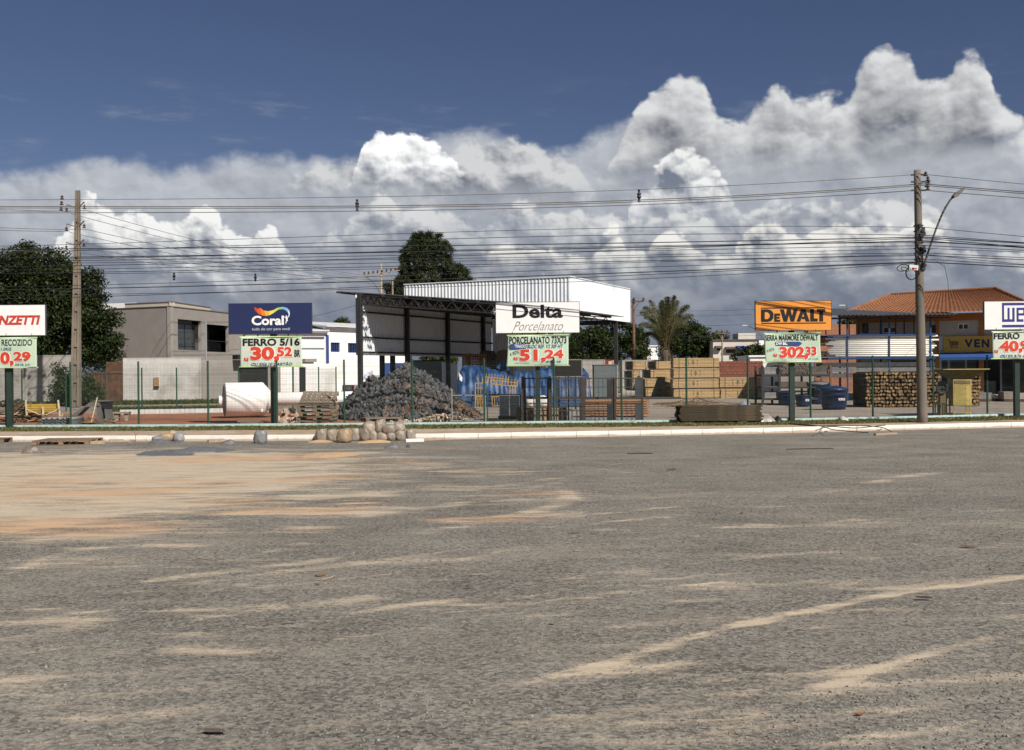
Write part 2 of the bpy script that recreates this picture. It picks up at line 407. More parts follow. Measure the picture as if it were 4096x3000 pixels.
# ------------------------------------------------------------------ lettering
_txt = {}
def text_geo(s, bold=0.0, spacing=1.0):
    key = (s, bold, spacing)
    if key not in _txt:
        cu = bpy.data.curves.new('lettering', 'FONT'); cu.body = s; cu.offset = bold; cu.space_character = spacing; cu.resolution_u = 3
        o = bpy.data.objects.new('lettering', cu); COL.objects.link(o)
        dg = bpy.context.evaluated_depsgraph_get(); dg.update()
        me = bpy.data.meshes.new_from_object(o.evaluated_get(dg))
        v, f = arrs(me); _txt[key] = (v[:, :2].copy(), f)
        COL.objects.unlink(o); bpy.data.objects.remove(o); bpy.data.curves.remove(cu); bpy.data.meshes.remove(me)
    return _txt[key]
# ------------------------------------------------------------------ ground of the lot
ZY = 0.15                                   # level of pavement and yard above the lot
def px_np(x, y):
    """world ground points -> photo pixels (arrays)"""
    u, v = x / y * F, (0.0 - HC) / y * F
    v = v + (1500.0 - HORY)
    cu, sv = math.cos(ROLL), math.sin(ROLL)
    return 2048.0 + u * cu - v * sv, 1500.0 - (u * sv + v * cu)
# kerb line: foot of the white kerb
KERB = [g(px, py, 0.0) for px, py in ((-500, 1771), (0, 1768), (1000, 1764), (1800, 1758), (2400, 1747), (3100, 1733), (3700, 1718), (4096, 1709), (4600, 1697))]
kx = np.array([p.x for p in KERB]); ky = np.array([p.y for p in KERB])
def kerb_y(x): return np.interp(x, kx, ky)
def seg_d(px, py, pts):
    d = np.full(px.shape, 1e9)
    for (x0, y0), (x1, y1) in zip(pts[:-1], pts[1:]):
        dx, dy = x1 - x0, y1 - y0; t = np.clip(((px - x0) * dx + (py - y0) * dy) / (dx * dx + dy * dy), 0, 1)
        d = np.minimum(d, np.hypot(px - x0 - t * dx, py - y0 - t * dy))
    return d
def gp(px, py):
    p = g(px, py, 0.0); return (p.x, p.y)
xs = np.concatenate([[-4000, -1500, -500, -150, -60], np.arange(-28, 28.01, 0.16), [60, 150, 500, 1500, 4000]])
ys = np.concatenate([[-3000, -500, -80, -20, 0], np.arange(3.4, 12, 0.10), np.arange(12, 37.5, 0.16), [60, 200, 800, 3000, 9000]])
GX, GY = np.meshgrid(xs, ys)
GZ = (vnoise(GX, GY, 0.35, 3, 3) - 0.5) * 0.06 + (vnoise(GX, GY, 1.7, 3, 5) - 0.5) * 0.025
near = (np.abs(GX) < 30) & (GY > 2) & (GY < 36.5)
GZ = np.where(near, GZ, 0.0)
GZ = GZ * np.clip((kerb_y(GX) - GY) / 1.5, 0, 1)
# sand spilled on the gravel: patches, tracks and streaks, in metres on the ground
sand = np.zeros_like(GX); orange = np.zeros_like(GX)
def blob(c, r, k, arr):
    (cx, cy), (rx, ry) = c, r
    d = np.hypot((GX - cx) / rx, (GY - cy) / ry); arr[:] = np.maximum(arr, k * np.clip(1.45 - d * 1.05, 0, 1))
def stroke(pts, w, k, arr):
    d = seg_d(GX, GY, [gp(*p) for p in pts]); arr[:] = np.maximum(arr, k * np.clip(1.45 - d / (w * 1.25), 0, 1))
blob(gp(250, 1880), (7.5, 6.0), 1.35, sand); blob(gp(700, 1850), (4.5, 4.0), 1.25, sand); blob(gp(60, 2000), (4.5, 5.0), 1.3, sand); blob(gp(900, 1940), (2.8, 2.8), 1.05, sand)
blob(gp(1100, 1830), (3.6, 1.7), 0.85, sand); blob(gp(1380, 1810), (1.8, .9), 0.95, sand); blob(gp(1380, 1855), (1.7, .6), .8, sand); blob(gp(1120, 2050), (1.2, 0.6), 1.0, sand); blob(gp(1340, 1985), (1.6, 0.7), 1.0, sand)
blob(gp(1230, 2050), (1.3, 0.45), 0.95, sand); blob(gp(150, 2130), (2.3, .9), .9, sand); blob(gp(1780, 1795), (1.0, .3), .85, sand); blob(gp(30, 2740), (.7, .35), .75, sand); blob(gp(820, 2605), (.5, .22), .7, sand)
blob(gp(1560, 1853), (1.6, .35), .8, sand); blob(gp(1700, 1880), (2.0, .5), .55, sand); blob(gp(2000, 1890), (1.2, 1.2), .6, sand); blob(gp(1900, 1960), (2.0, .8), .55, sand); blob(gp(460, 2250), (3.0, .5), .5, sand)
for p, w, k in (([(1800, 2090), (2080, 2060), (2200, 2030), (2290, 2000), (2250, 1965)], .22, .8), ([(1700, 2130), (2000, 2075), (2320, 2045)], .22, .75), ([(1450, 2065), (1750, 2030), (2060, 1975), (2260, 1925)], .2, .7),
                ([(0, 2300), (250, 2210), (480, 2180), (750, 2185)], .16, .72), ([(700, 2260), (1000, 2230), (1230, 2170)], .14, .6), ([(620, 2320), (900, 2290), (1150, 2260), (1320, 2240)], .16, .85), ([(560, 2345), (1000, 2310), (1400, 2255), (1700, 2225)], .12, .72),
                ([(0, 2500), (350, 2480), (700, 2450), (1000, 2430), (1500, 2395)], .16, .75), ([(300, 2505), (420, 2470)], .16, .8), ([(800, 2470), (1150, 2425), (1520, 2385)], .13, .85), ([(740, 2540), (1150, 2500), (1600, 2420), (2048, 2360)], .11, .65),
                ([(2190, 2715), (2450, 2650), (2800, 2540), (3200, 2440), (3600, 2365), (4200, 2290)], .085, 1.05), ([(3240, 2765), (3500, 2680), (3800, 2590), (4200, 2500)], .07, 1.0), ([(2810, 2945), (2950, 2890), (3060, 2860)], .07, .75),
                ([(2700, 2045), (3050, 2035), (3150, 2028)], .10, .8), ([(2300, 2045), (2700, 2052), (3020, 2055)], .10, .5), ([(3300, 1970), (3500, 1930), (3750, 1885)], .2, .55), ([(3000, 2105), (3250, 2105), (3600, 2090)], .10, .55), ([(2900, 2180), (3300, 2190), (3650, 2180), (3830, 2190)], .09, .5),
                ([(2380, 2125), (2480, 2120), (2550, 2130)], .12, .75), ([(2320, 2310), (2380, 2325), (2340, 2340)], .09, .7), ([(2500, 2290), (2600, 2275)], .1, .6), ([(2100, 1870), (2290, 1860), (2520, 1890)], .16, .6), ([(2400, 1860), (2550, 1850)], .1, .7), ([(2048, 1945), (2300, 1900)], .15, .6)):
    stroke(p, w * 0.85, k * 0.95, sand)
for i in range(40):
    r_k = random.Random(300 + i); px, py = r_k.uniform(-50, 2250), r_k.uniform(1800, 2130); s_ = (py - 1480) / 400.0
    blob(gp(px, py), (r_k.uniform(.4, 1.5), r_k.uniform(.10, .4)), r_k.uniform(.6, 1.1), sand)
    if r_k.random() < .45: blob(gp(px, py), (r_k.uniform(.5, 1.3), r_k.uniform(.12, .4)), 1.0, orange)
for i in range(64):                          # long faint wheel tracks, most of them in pairs sweeping up to the right
    r_k = random.Random(900 + i // 2); px, py = r_k.uniform(-300, 3900), r_k.uniform(1930, 2950); q = (py - 1480) / 700.0; L = r_k.uniform(500, 1300) * q; sl = r_k.uniform(-.20, -.05) * (1.0 if py > 2150 else .5); bow = r_k.uniform(-18, 34) * q
    w_, k_ = r_k.uniform(.035, .09), r_k.uniform(.42, .66); dy = 46 * q if i % 2 else 0
    stroke([(px + L * t, py + dy + sl * L * t + bow * (1 - (2 * t) ** 2)) for t in (-.5, -.25, 0, .25, .5)], w_, k_ * (1.0 if px < 2600 else .85), sand)
blob(gp(1000, 1835), (2.4, 1.0), 1.0, orange); blob(gp(1250, 1825), (1.6, .9), 1.0, orange); blob(gp(1800, 1793), (1.1, .35), 1.0, orange); blob(gp(100, 2110), (2.6, 1.0), 1.0, orange); blob(gp(1560, 1853), (1.6, .35), .9, orange); blob(gp(1160, 2045), (1.4, .6), .9, orange)
blob(gp(250, 1950), (4, 2.5), .6, orange); blob(gp(1900, 1770), (4, .5), .35, orange); blob(gp(2300, 1950), (.6, .15), .8, orange); blob(gp(2900, 1760), (5, .8), .4, orange)
gm = grid_mesh('ground', GX, GY, GZ)
for nm, arr in (('sand', sand), ('earth', orange)):
    a = gm.attributes.new(nm, 'FLOAT', 'POINT'); a.data.foreach_set('value', arr.ravel().astype(np.float32))
def ground_mat():
    m = bpy.data.materials.new('gravel'); m.use_nodes = True; nt = m.node_tree; bs = nt.nodes['Principled BSDF']
    tc = nt.nodes.new('ShaderNodeTexCoord'); v = tc.outputs['Object']
    mp = nt.nodes.new('ShaderNodeMapping'); mp.inputs['Rotation'].default_value = (0, 0, R(-14)); mp.inputs['Scale'].default_value = (0.26, 1.0, 1.0); nt.links.new(v, mp.inputs[0])
    def att(n):
        a = nt.nodes.new('ShaderNodeAttribute'); a.attribute_name = n; return E(nt, a.outputs['Fac'])
    grain = noise(nt, v, 55.0, 3.0, 0.7); grain2 = noise(nt, v, 17.0, 4.0, 0.65)
    chip = voro(nt, v, 38.0, 'F1', out='Color'); sepc = nt.nodes.new('ShaderNodeSeparateColor'); nt.links.new(chip.s, sepc.inputs[0]); chipv = E(nt, sepc.outputs[0])
    patch = noise(nt, v, 0.55, 5.0, 0.6); streak = noise(nt, mp.outputs[0], 1.15, 5.0, 0.62); streak2 = noise(nt, mp.outputs[0], 4.0, 4.0, 0.6)
    tone = (grain * 0.36 + grain2 * 0.27 + chipv * 0.25 + patch * 0.30).ramp(0.40, 0.80)
    c = mixc(nt, tone, (0.054, 0.0495, 0.042), (0.322, 0.298, 0.256))
    # dusty film in streaks everywhere
    film = (streak.smooth(0.45, 0.68) * 0.42 + streak2.smooth(0.49, 0.68) * 0.36) * grain2.ramp(0.3, 0.6, 0.55, 1.1)
    c = mixc(nt, film.clamp(), c, (0.30, 0.262, 0.21))
    s = att('sand'); o = att('earth')
    lumpy0 = noise(nt, mp.outputs[0], 0.9, 5.0, 0.6)
    nz = lambda e: e.ramp(0.34, 0.66) - 0.5
    sm = (s + nz(streak) * 0.62 + nz(streak2) * 0.50 + nz(grain2) * 0.34 + nz(grain) * 0.22).smooth(0.33, 1.08)
    sc = mixc(nt, (o + nz(streak) * 0.7 + nz(lumpy0) * 0.5).smooth(0.30, 0.90), (0.56, 0.465, 0.345), (0.58, 0.395, 0.245))
    sc = mixc(nt, (grain * 0.5 + streak2 * 0.6).ramp(0.35, 0.75), mixc(nt, 0.45, sc, (0.2, 0.16, 0.12)), sc)
    lumpy = noise(nt, mp.outputs[0], 2.1, 6.0, 0.68)
    brk = (nz(lumpy) * 0.9 + nz(grain2) * 0.35 + 0.5).smooth(0.52, 0.95)
    c = mixc(nt, sm * (0.96 - brk * 0.66), c, sc)
    red = (o * 0.8 + (patch - 0.5) * 1.2).smooth(0.42, 0.85) * 0.35 * (1.0 - sm)
    c = mixc(nt, red, c, (0.22, 0.115, 0.06))
    nt.links.new(c, bs.inputs['Base Color']); bs.inputs['Roughness'].default_value = 0.92; bs.inputs['Specular IOR Level'].default_value = 0.15
    b = nt.nodes.new('ShaderNodeBump'); b.inputs['Strength'].default_value = 0.9; b.inputs['Distance'].default_value = 0.02
    h = grain2 * 0.7 + grain * 0.35 + chipv * 0.4
    nt.links.new((h * (1.0 - sm * 0.7)).s, b.inputs['Height']); nt.links.new(b.outputs[0], bs.inputs['Normal'])
    return m
GM = ground_mat()
gm.materials.append(GM)
ground = obj('ground', gm); tag(ground, kind='structure')

# loose gravel standing proud of the lot, denser close by
def loose_gravel():
    n = 70000
    Y = 4.6 * (34.0 / 4.6) ** rng.random(n) ; X = (rng.random(n) * 2 - 1) * (Y * 0.53 + 0.6)
    cl = vnoise(X, Y, 0.9, 3, 8)
    keep = (cl > 0.42 + 0.25 * rng.random(n)) | (rng.random(n) < 0.35); X, Y = X[keep], Y[keep]; n = len(X)
    ix = np.clip(np.searchsorted(xs, X), 0, len(xs) - 1); iy = np.clip(np.searchsorted(ys, Y), 0, len(ys) - 1)
    keep = (Y < kerb_y(X) - 0.4) & (sand[iy, ix] < 0.25 + 0.5 * rng.random(n)) & (rng.random(n) < np.clip(16.0 / Y, 0.1, 1)); X, Y = X[keep], Y[keep]; n = len(X)
    s = 0.0045 + 0.0085 * rng.random(n) ** 2.2; s *= np.clip(Y / 11.0, 0.85, 1.25); big = rng.random(n) < 0.008; s = np.where(big, s * 1.9, s)
    Z = (vnoise(X, Y, 0.35, 3, 3) - 0.5) * 0.06 + (vnoise(X, Y, 1.7, 3, 5) - 0.5) * 0.025
    Z = Z * np.clip((kerb_y(X) - Y) / 1.5, 0, 1)
    pr = []
    for i in range(6):
        mb = MB(); r = random.Random(i)
        q = [Vector(p) * r.uniform(0.7, 1.2) for p in ((1, 0, 0), (0, 1, 0), (-1, 0, 0), (0, -1, 0), (0, 0, .75), (0, 0, -.6))]
        mb.add(q, [(0, 1, 4), (1, 2, 4), (2, 3, 4), (3, 0, 4), (1, 0, 5), (2, 1, 5), (3, 2, 5), (0, 3, 5)]); pr.append(mb.mesh())
    S = np.stack([s * rng.uniform(.8, 1.5, n), s * rng.uniform(.7, 1.2, n), s * rng.uniform(.7, 1.1, n)], -1)
    me = scatter_mesh('loose_gravel', pr, np.stack([X, Y, Z + s * 0.25], -1), S, np.stack([rng.random(n) * .5, rng.random(n) * .5, rng.random(n) * 6.3], -1))
    m = mat('gravel_chips', (0.20, 0.187, 0.17), 0.85, 0.2, 20, island=0.6)
    o = obj('loose_gravel', me, m); tag(o, 'loose grey gravel chips lying over the open lot', 'gravel', kind='stuff')
loose_gravel()

# ------------------------------------------------------------------ pavement, verge, yard
def strip(name, y0, y1, z, m, x0=-60.0, x1=60.0, n=60):
    X = np.linspace(x0, x1, n); a, b = y0(X), y1(X)
    XX = np.stack([X, X]); YY = np.stack([a, b]); ZZ = np.full_like(XX, z) if np.isscalar(z) else np.stack([z(X), z(X)])
    o = obj(name, grid_mesh(name, XX, YY, ZZ), m); tag(o, kind='structure'); return o
FPX = [(-300, 1710), (25, 1708), (283, 1707), (555, 1706), (833, 1704), (1108, 1702), (1378, 1700), (1650, 1698), (1938, 1695), (2217, 1692), (2487, 1690), (2747, 1687), (2992, 1684), (3243, 1680), (3492, 1675), (3734, 1670), (3950, 1664), (4180, 1660)]
FP = [g(px, py, ZY) for px, py in FPX]
fx = np.array([p.x for p in FP]); fy = np.array([p.y for p in FP])
def fence_y(x): return np.interp(x, fx, fy)
pave_m = mat('pavement_earth', (0.36, 0.27, 0.19), 0.9, 0.2, 2.0, 0.4, 30, col2=(0.43, 0.36, 0.28), c2scale=0.8)
strip('pavement', lambda x: kerb_y(x) + 0.13, lambda x: fence_y(x) - 2.9, ZY - 0.004, pave_m)
verge_m = mat('verge_soil', (0.15, 0.13, 0.07), 0.95, 0.3, 3.0, 0.5, 30)
strip('verge', lambda x: fence_y(x) - 2.9, lambda x: fence_y(x) - 0.02, ZY - 0.006, verge_m)
def turf():
    n = 26000; X = rng.uniform(-21, 21, n); t = rng.random(n); Y = fence_y(X) - 2.95 + 2.85 * t
    keep = vnoise(X, Y, 1.3, 3, 4) > 0.30; X, Y = X[keep], Y[keep]; n = len(X)
    h = rng.uniform(.015, .05, n); a = rng.random(n) * 6.28; w = rng.uniform(.012, .03, n); lx, ly = rng.normal(0, .03, n), rng.normal(0, .03, n)
    dx, dy = np.cos(a) * w, np.sin(a) * w; z0 = np.full(n, ZY - .01)
    V4 = np.stack([np.stack([X - dx, Y - dy, z0], -1), np.stack([X + dx, Y + dy, z0], -1), np.stack([X + lx + dx * .3, Y + ly + dy * .3, z0 + h], -1), np.stack([X + lx - dx * .3, Y + ly - dy * .3, z0 + h], -1)], 1)
    o = obj('verge_grass', quads_mesh('verge_grass', V4), leaf_mat('grass', (0.10, 0.11, 0.042), .35, .25)); tag(o, 'short green grass on the verge along the fence foot', 'grass', kind='stuff')
turf()
# the yard sheet: red earth on the left, grey grit on the right
def yard():
    xs2 = np.concatenate([[-4000, -800, -200, -80], np.arange(-45, 45.1, 0.5), [80, 200, 800, 4000]])
    t = np.concatenate([[0], np.arange(0.5, 45, .5), [60, 80, 120, 300, 1500, 9000]])
    XX, TT = np.meshgrid(xs2, t); YY = fence_y(XX) + 0.0 + TT
    ZZ = np.where((TT > 1.0) & (np.abs(XX) < 45) & (TT < 45), (vnoise(XX, YY, .4, 3, 6) - .5) * .06, 0) + ZY - 0.012
    me = grid_mesh('yard_ground', XX, YY, ZZ)
    red = np.clip(1.25 - np.maximum((XX + 4.6) / 1.6, (YY - 49.5) / 2.0), 0, 1)
    a = me.attributes.new('earth', 'FLOAT', 'POINT'); a.data.foreach_set('value', red.ravel().astype(np.float32))
    m = bpy.data.materials.new('yard_grit'); m.use_nodes = True; nt = m.node_tree; bs = nt.nodes['Principled BSDF']
    tc = nt.nodes.new('ShaderNodeTexCoord'); v = tc.outputs['Object']; at_ = nt.nodes.new('ShaderNodeAttribute'); at_.attribute_name = 'earth'
    n1, n2, n3 = noise(nt, v, .5, 6, .6), noise(nt, v, 9., 4, .65), noise(nt, v, 2.0, 5, .6)
    c = mixc(nt, (n1 * .6 + n2 * .5).ramp(.35, .75), (0.17, 0.145, 0.12), (0.34, 0.285, 0.225))
    r = mixc(nt, (n3 * .6 + n2 * .4).ramp(.35, .7), (0.20, 0.075, 0.035), (0.36, 0.155, 0.075))
    c = mixc(nt, (E(nt, at_.outputs['Fac']) + (n3 - .5) * .7).smooth(.25, .6), c, r)
    nt.links.new(c, bs.inputs['Base Color']); bs.inputs['Roughness'].default_value = .95
    b = nt.nodes.new('ShaderNodeBump'); b.inputs['Strength'].default_value = .6; b.inputs['Distance'].default_value = .03; nt.links.new(n2.s, b.inputs['Height']); nt.links.new(b.outputs[0], bs.inputs['Normal'])
    o = obj('yard_ground', me, m); tag(o, kind='structure')
yard()
# kerb of single white stones
kerb = empty('kerb', (0, 0, 0)); kerb['kind'] = 'structure'
def kerb_mat():
    """whitewash splashed with red dirt along the foot, chipped in places"""
    m = bpy.data.materials.new('whitewash'); m.use_nodes = True; nt = m.node_tree; bs = nt.nodes['Principled BSDF']
    tc = nt.nodes.new('ShaderNodeTexCoord'); ge = nt.nodes.new('ShaderNodeNewGeometry'); v = ge.outputs['Position']
    sp_ = nt.nodes.new('ShaderNodeSeparateXYZ'); nt.links.new(tc.outputs['Object'], sp_.inputs[0]); z = E(nt, sp_.outputs[2])
    n1, n2, n3 = noise(nt, v, 1.1, 5, .6), noise(nt, v, 9.0, 5, .65), noise(nt, v, 3.0, 5, .6)
    c = mixc(nt, n3.ramp(.3, .7), (.74, .70, .63), (.85, .815, .745))
    splash = (n1 * .10 + n2 * .055 - z + .005).smooth(.0, .05)
    c = mixc(nt, splash * .8, c, (.40, .28, .18))
    c = mixc(nt, (n1 * .5 + n2 * .6).smooth(.66, .74) * .75, c, (.42, .37, .31))
    nt.links.new(c, bs.inputs['Base Color']); bs.inputs['Roughness'].default_value = .9; bs.inputs['Specular IOR Level'].default_value = .2
    b = nt.nodes.new('ShaderNodeBump'); b.inputs['Strength'].default_value = .4; b.inputs['Distance'].default_value = .01; nt.links.new(n2.s, b.inputs['Height']); nt.links.new(b.outputs[0], bs.inputs['Normal'])
    return m
kerb_m = kerb_mat()
def kerb_stones():
    mb = MB(); mb.prism([(-.4965, -.12), (.4965, -.12), (.4965, ZY + .02), (-.4965, ZY + .02)], 0, .128); me = mb.mesh('kerb_stone', [kerb_m])
    bm = bmesh.new(); bm.from_mesh(me); bmesh.ops.recalc_face_normals(bm, faces=bm.faces); bmesh.ops.bevel(bm, geom=[e for e in bm.edges], offset=.006, segments=1, affect='EDGES'); bm.to_mesh(me); bm.free()
    x = -22.0; k = 0
    while x < 22.0:
        x1 = x + 1.0; y0, y1 = float(kerb_y(x)), float(kerb_y(x1)); a = math.atan2(y1 - y0, 1.0)
        o = obj('kerb_stone', me, None, kerb, ((x + x1) / 2, (y0 + y1) / 2, random.uniform(-.006, .006)), (random.uniform(-.012, .012), 0, a + random.uniform(-.006, .006)))
        x += math.cos(a) * 1.0
kerb_stones()
# ------------------------------------------------------------------ fence along the verge
green_m = mat('green_paint', (0.020, 0.060, 0.034), .5, .15, 8, spec=.4)
wire_m = mat('green_wire', (0.035, 0.055, 0.045), .5, .1, 8, spec=.4)
plinth_m = mat('pale_plinth', (0.42, 0.56, 0.54), .8, .15, 3, .2, 20, col2=(0.30, 0.33, 0.28), c2scale=2)
FH = 2.32
def wire_panel(L, h, step=0.05, hstep=0.2, r=0.0021):
    mb = MB(); n = int(L / step)
    for i in range(1, n):
        x = i * L / n; mb.bar((x, 0, .06), (x, 0, h), r * 1.7, r * 1.7)
    z = .08
    while z < h:
        mb.bar((0, -.004, z), (L, -.004, z), r * 2, r * 2); z += hstep
    for z in (.62, 1.22, 1.82):          # stiffening folds
        if z < h: mb.bar((0, -.028, z), (L, -.028, z), r * 2, r * 2)
    return mb.mesh('wire_mesh', [wire_m])
def make_fence(name, pts, h, label, plinth=True, tops=None):
    fe = empty(name, pts[0], 0, label, 'fence'); o0 = Vector(pts[0])
    mb = MB(); mb.tube([(0, 0, 0), (0, 0, h)], .035, 8); mb.tube([(0, 0, h), (0, 0, h + .015)], .040, 8); pm = mb.mesh('post', [green_m])
    cache = {}
    for i, p in enumerate(pts):
        obj('post', pm, None, fe, Vector(p) - o0)
        if i + 1 < len(pts):
            q = Vector(pts[i + 1]); d = q - Vector(p); L = Vector((d.x, d.y)).length; key = round(L, 1)
            if key not in cache: cache[key] = wire_panel(key, h - .06)
            w = obj('wire_mesh', cache[key], None, fe, Vector(p) - o0, (0, 0, math.atan2(d.y, d.x))); w.scale.x = L / key; w['kind'] = 'stuff'
            if plinth:
                b = MB(); b.bar(Vector(p) - o0 + Vector((0, -.07, .035)), q - o0 + Vector((0, -.07, .035)), .10, .085); b.build('plinth', plinth_m, fe)
    return fe
make_fence('mesh_fence', FP, FH, 'long green welded mesh fence on a pale low plinth behind the grass verge')
BP = [g(px, py, ZY) for px, py in ((-60, 1647), (88, 1647), (265, 1646), (423, 1645), (568, 1645), (707, 1643), (955, 1640), (1172, 1634), (1275, 1628), (1345, 1622))]
make_fence('back_mesh_fence', BP, 2.2, 'inner green mesh fence behind the red earth yard, before the grey walls', plinth=False)

# ------------------------------------------------------------------ signs and price banners
SY = float(fence_y(0)) + 0.28
letter_front = 0.0
class Board:
    """a flat board facing the camera side: pixel boxes on it turn into metres on it"""
    def __init__(s, root, px, py, Y, rz=0.0):
        s.root, s.px, s.py, s.k = root, px, py, Y / F
        s.wave = lambda x, z: 0.0
    def xz(s, px, py): return ((px - s.px) * s.k, (s.py - py) * s.k)
    def poly(s, name, polys, m, y, parent=None):
        for P in polys:
            mb = MB(); mb.prism([s.xz(*p) for p in P], y, y - .003); mb.build(name, m, parent or s.root, fix=True)
    def text(s, t, box, m, y, bold=0.02, shear=0.0, rot=0.0, name='lettering', parent=None, spacing=1.0):
        v, f = text_geo(t, bold, spacing); v = v.copy(); v[:, 0] += v[:, 1] * shear
        lo, hi = v.min(0), v.max(0); x0, z0 = s.xz(box[0], box[3]); x1, z1 = s.xz(box[2], box[1])
        u = (v - lo) / (hi - lo); X = x0 + u[:, 0] * (x1 - x0); Z = z0 + u[:, 1] * (z1 - z0)
        if rot:
            cx, cz = (x0 + x1) / 2, (z0 + z1) / 2; c_, s_ = math.cos(rot), math.sin(rot)
            X, Z = cx + (X - cx) * c_ - (Z - cz) * s_, cz + (X - cx) * s_ + (Z - cz) * c_
        Yw = np.array([y + s.wave(a, b) for a, b in zip(X, Z)])
        P = list(zip(X, Yw, Z))
        if name == 'letter':                      # every letter a part of its own
            lab = list(range(len(P)))
            def find(i):
                while lab[i] != i: lab[i] = lab[lab[i]]; i = lab[i]
                return i
            for q in f:
                for i in q[1:]: lab[find(i)] = find(q[0])
            grp = {}
            for q in f: grp.setdefault(find(q[0]), []).append(q)
            for fs in grp.values():
                ids = sorted({i for q in fs for i in q}); mp = {i: n for n, i in enumerate(ids)}
                me = bpy.data.meshes.new('letter'); me.from_pydata([P[i] for i in ids], [], [tuple(mp[i] for i in q) for q in fs]); me.update(); obj('letter', me, m, parent or s.root)
            return
        me = bpy.data.meshes.new(name); me.from_pydata(P, [], f); me.update()
        return obj(name, me, m, parent or s.root)
ink = lambda n, c: mat(n, c, .55, .06, 9)
K_BLACK, K_RED, K_BLUE, K_WHITE = ink('ink_black', (.012, .012, .013)), ink('ink_red', (.58, .055, .022)), ink('ink_blue', (.035, .06, .20)), ink('ink_white', (.8, .8, .78))
K_NAVY = mat('sign_navy', (.018, .026, .085), .35, .05, 2, spec=.5)
sign_white = mat('sign_white', (.78, .78, .77), .4, .03, 2, spec=.5, col2=(.66, .66, .63), c2scale=.9, c2lo=.62, c2hi=.9)
sign_orange = mat('sign_orange', (.70, .27, .045), .45, .05, 2, spec=.4)
post_m = mat('sign_post', (.022, .040, .032), .5, .2, 5, spec=.4)
frame_m = mat('sign_frame', (.05, .055, .06), .5)
def make_sign(name, label, box, face_m, post_px, post_w, Y, rz=0.0):
    x0, y0, x1, y1 = box; c = at((x0 + x1) / 2, (y0 + y1) / 2, Y); k = Y / F; W, H = (x1 - x0) * k, (y1 - y0) * k
    root = empty(name, (c.x, Y, ZY), rz, label, 'sign', 'sign boards on green posts along the fence')
    zc = c.z - ZY
    p = at(post_px, 1500, Y).x - c.x; pw = post_w * k
    mb = MB(); mb.span((p - pw / 2, .02, -.2), (p + pw / 2, .02 + pw, zc - H / 2 + .02)); mb.build('post', post_m, root)
    mb = MB(); mb.span((p - .18, .02, 0), (p + .18, .24, .015)); mb.build('base_plate', post_m, root)
    mb = MB(); mb.span((-W / 2, -.06, zc - H / 2), (W / 2, .06, zc + H / 2)); pan = mb.build('panel', face_m, root)
    mb = MB()
    for a, b in (((-W / 2 - .012, zc + H / 2), (W / 2 + .012, zc + H / 2 + .012)), ((-W / 2 - .012, zc - H / 2 - .012), (W / 2 + .012, zc - H / 2)), ((-W / 2 - .012, zc - H / 2), (-W / 2, zc + H / 2)), ((W / 2, zc - H / 2), (W / 2 + .012, zc + H / 2))):
        mb.span((a[0], -.066, a[1]), (b[0], .066, b[1]))
    mb.build('frame', frame_m, pan)
    for q in (-.55, .0, .55):
        mb = MB(); mb.span((p + q - .02, .0, zc - H / 2 - .16), (p + q + .02, .03, zc - H / 2 - .013)); mb.build('hanger', post_m, root)
    bd = Board(root, (x0 + x1) / 2, 0, Y); bd.py = (y0 + y1) / 2 + zc / k; bd.top = None
    return root, bd
banner_m = mat('banner_vinyl', (.47, .58, .44), .5, .05, 1.5, spec=.3)
banner_w = mat('banner_cream', (.55, .60, .50), .5, .05, 1.5, spec=.3)
rail_m = mat('banner_rail', (.50, .68, .30), .5)
def make_banner(sign_root, bd0, label, box, Y, m, flare=(0, 0), seed=0):
    """a hand painted price banner hanging below a sign"""
    x0, y0, x1, y1 = box; c = at((x0 + x1) / 2, (y0 + y1) / 2, Y); k = Y / F; W, H = (x1 - x0) * k, (y1 - y0) * k
    root = empty('price_banner', (c.x, Y, ZY), 0, label, 'banner', 'hand painted price banners under the signs'); zc = c.z - ZY
    r = random.Random(seed); ph = [r.uniform(0, 6) for _ in range(4)]
    def wave(x, z):
        t = (z - (zc - H / 2)) / H
        return .020 * math.sin(2.6 * x + 2.0 * z + ph[0]) + .0045 * math.sin(8 * z - 4 * x + ph[1]) * (1.2 - t)
    nx, nz = 40, 26; a = np.linspace(0, 1, nx); b = np.linspace(0, 1, nz); A, B = np.meshgrid(a, b)
    X = -W / 2 + A * W - (1 - A) * (1 - B) ** 2 * flare[0] * k + A * (1 - B) ** 2 * flare[1] * k; Z = zc - H / 2 + B * H
    Yv = np.array([[wave(X[i, j], Z[i, j]) for j in range(nx)] for i in range(nz)])
    sh = grid_mesh('sheet', X, Yv, Z); o = obj('sheet', sh, m, root); so = o.modifiers.new('thickness', 'SOLIDIFY'); so.thickness = .004; so.offset = 0
    mb = MB(); mb.tube([(-W / 2 - .03, .0, zc + H / 2), (W / 2 + .03, .0, zc + H / 2)], .022, 6); mb.build('rail', rail_m, root)
    mb = MB(); mb.tube([(-W / 2 - .05, .0, zc - H / 2), (W / 2 + .05, .0, zc - H / 2)], .018, 6); mb.build('rail', rail_m, root)
    for q in (-W * .42, 0, W * .42):
        mb = MB(); mb.tube([(q, .01, zc + H / 2), (q, .01, zc + H / 2 + .16)], .006, 5); mb.build('cord', K_BLACK, root)
    bd = Board(root, (x0 + x1) / 2, 0, Y); bd.py = (y0 + y1) / 2 + zc / k; bd.wave = wave
    return root, bd
BY = SY - .10                     # banners hang just before the posts
LY, LB = -.064, -.016             # lettering offsets: boards, banners
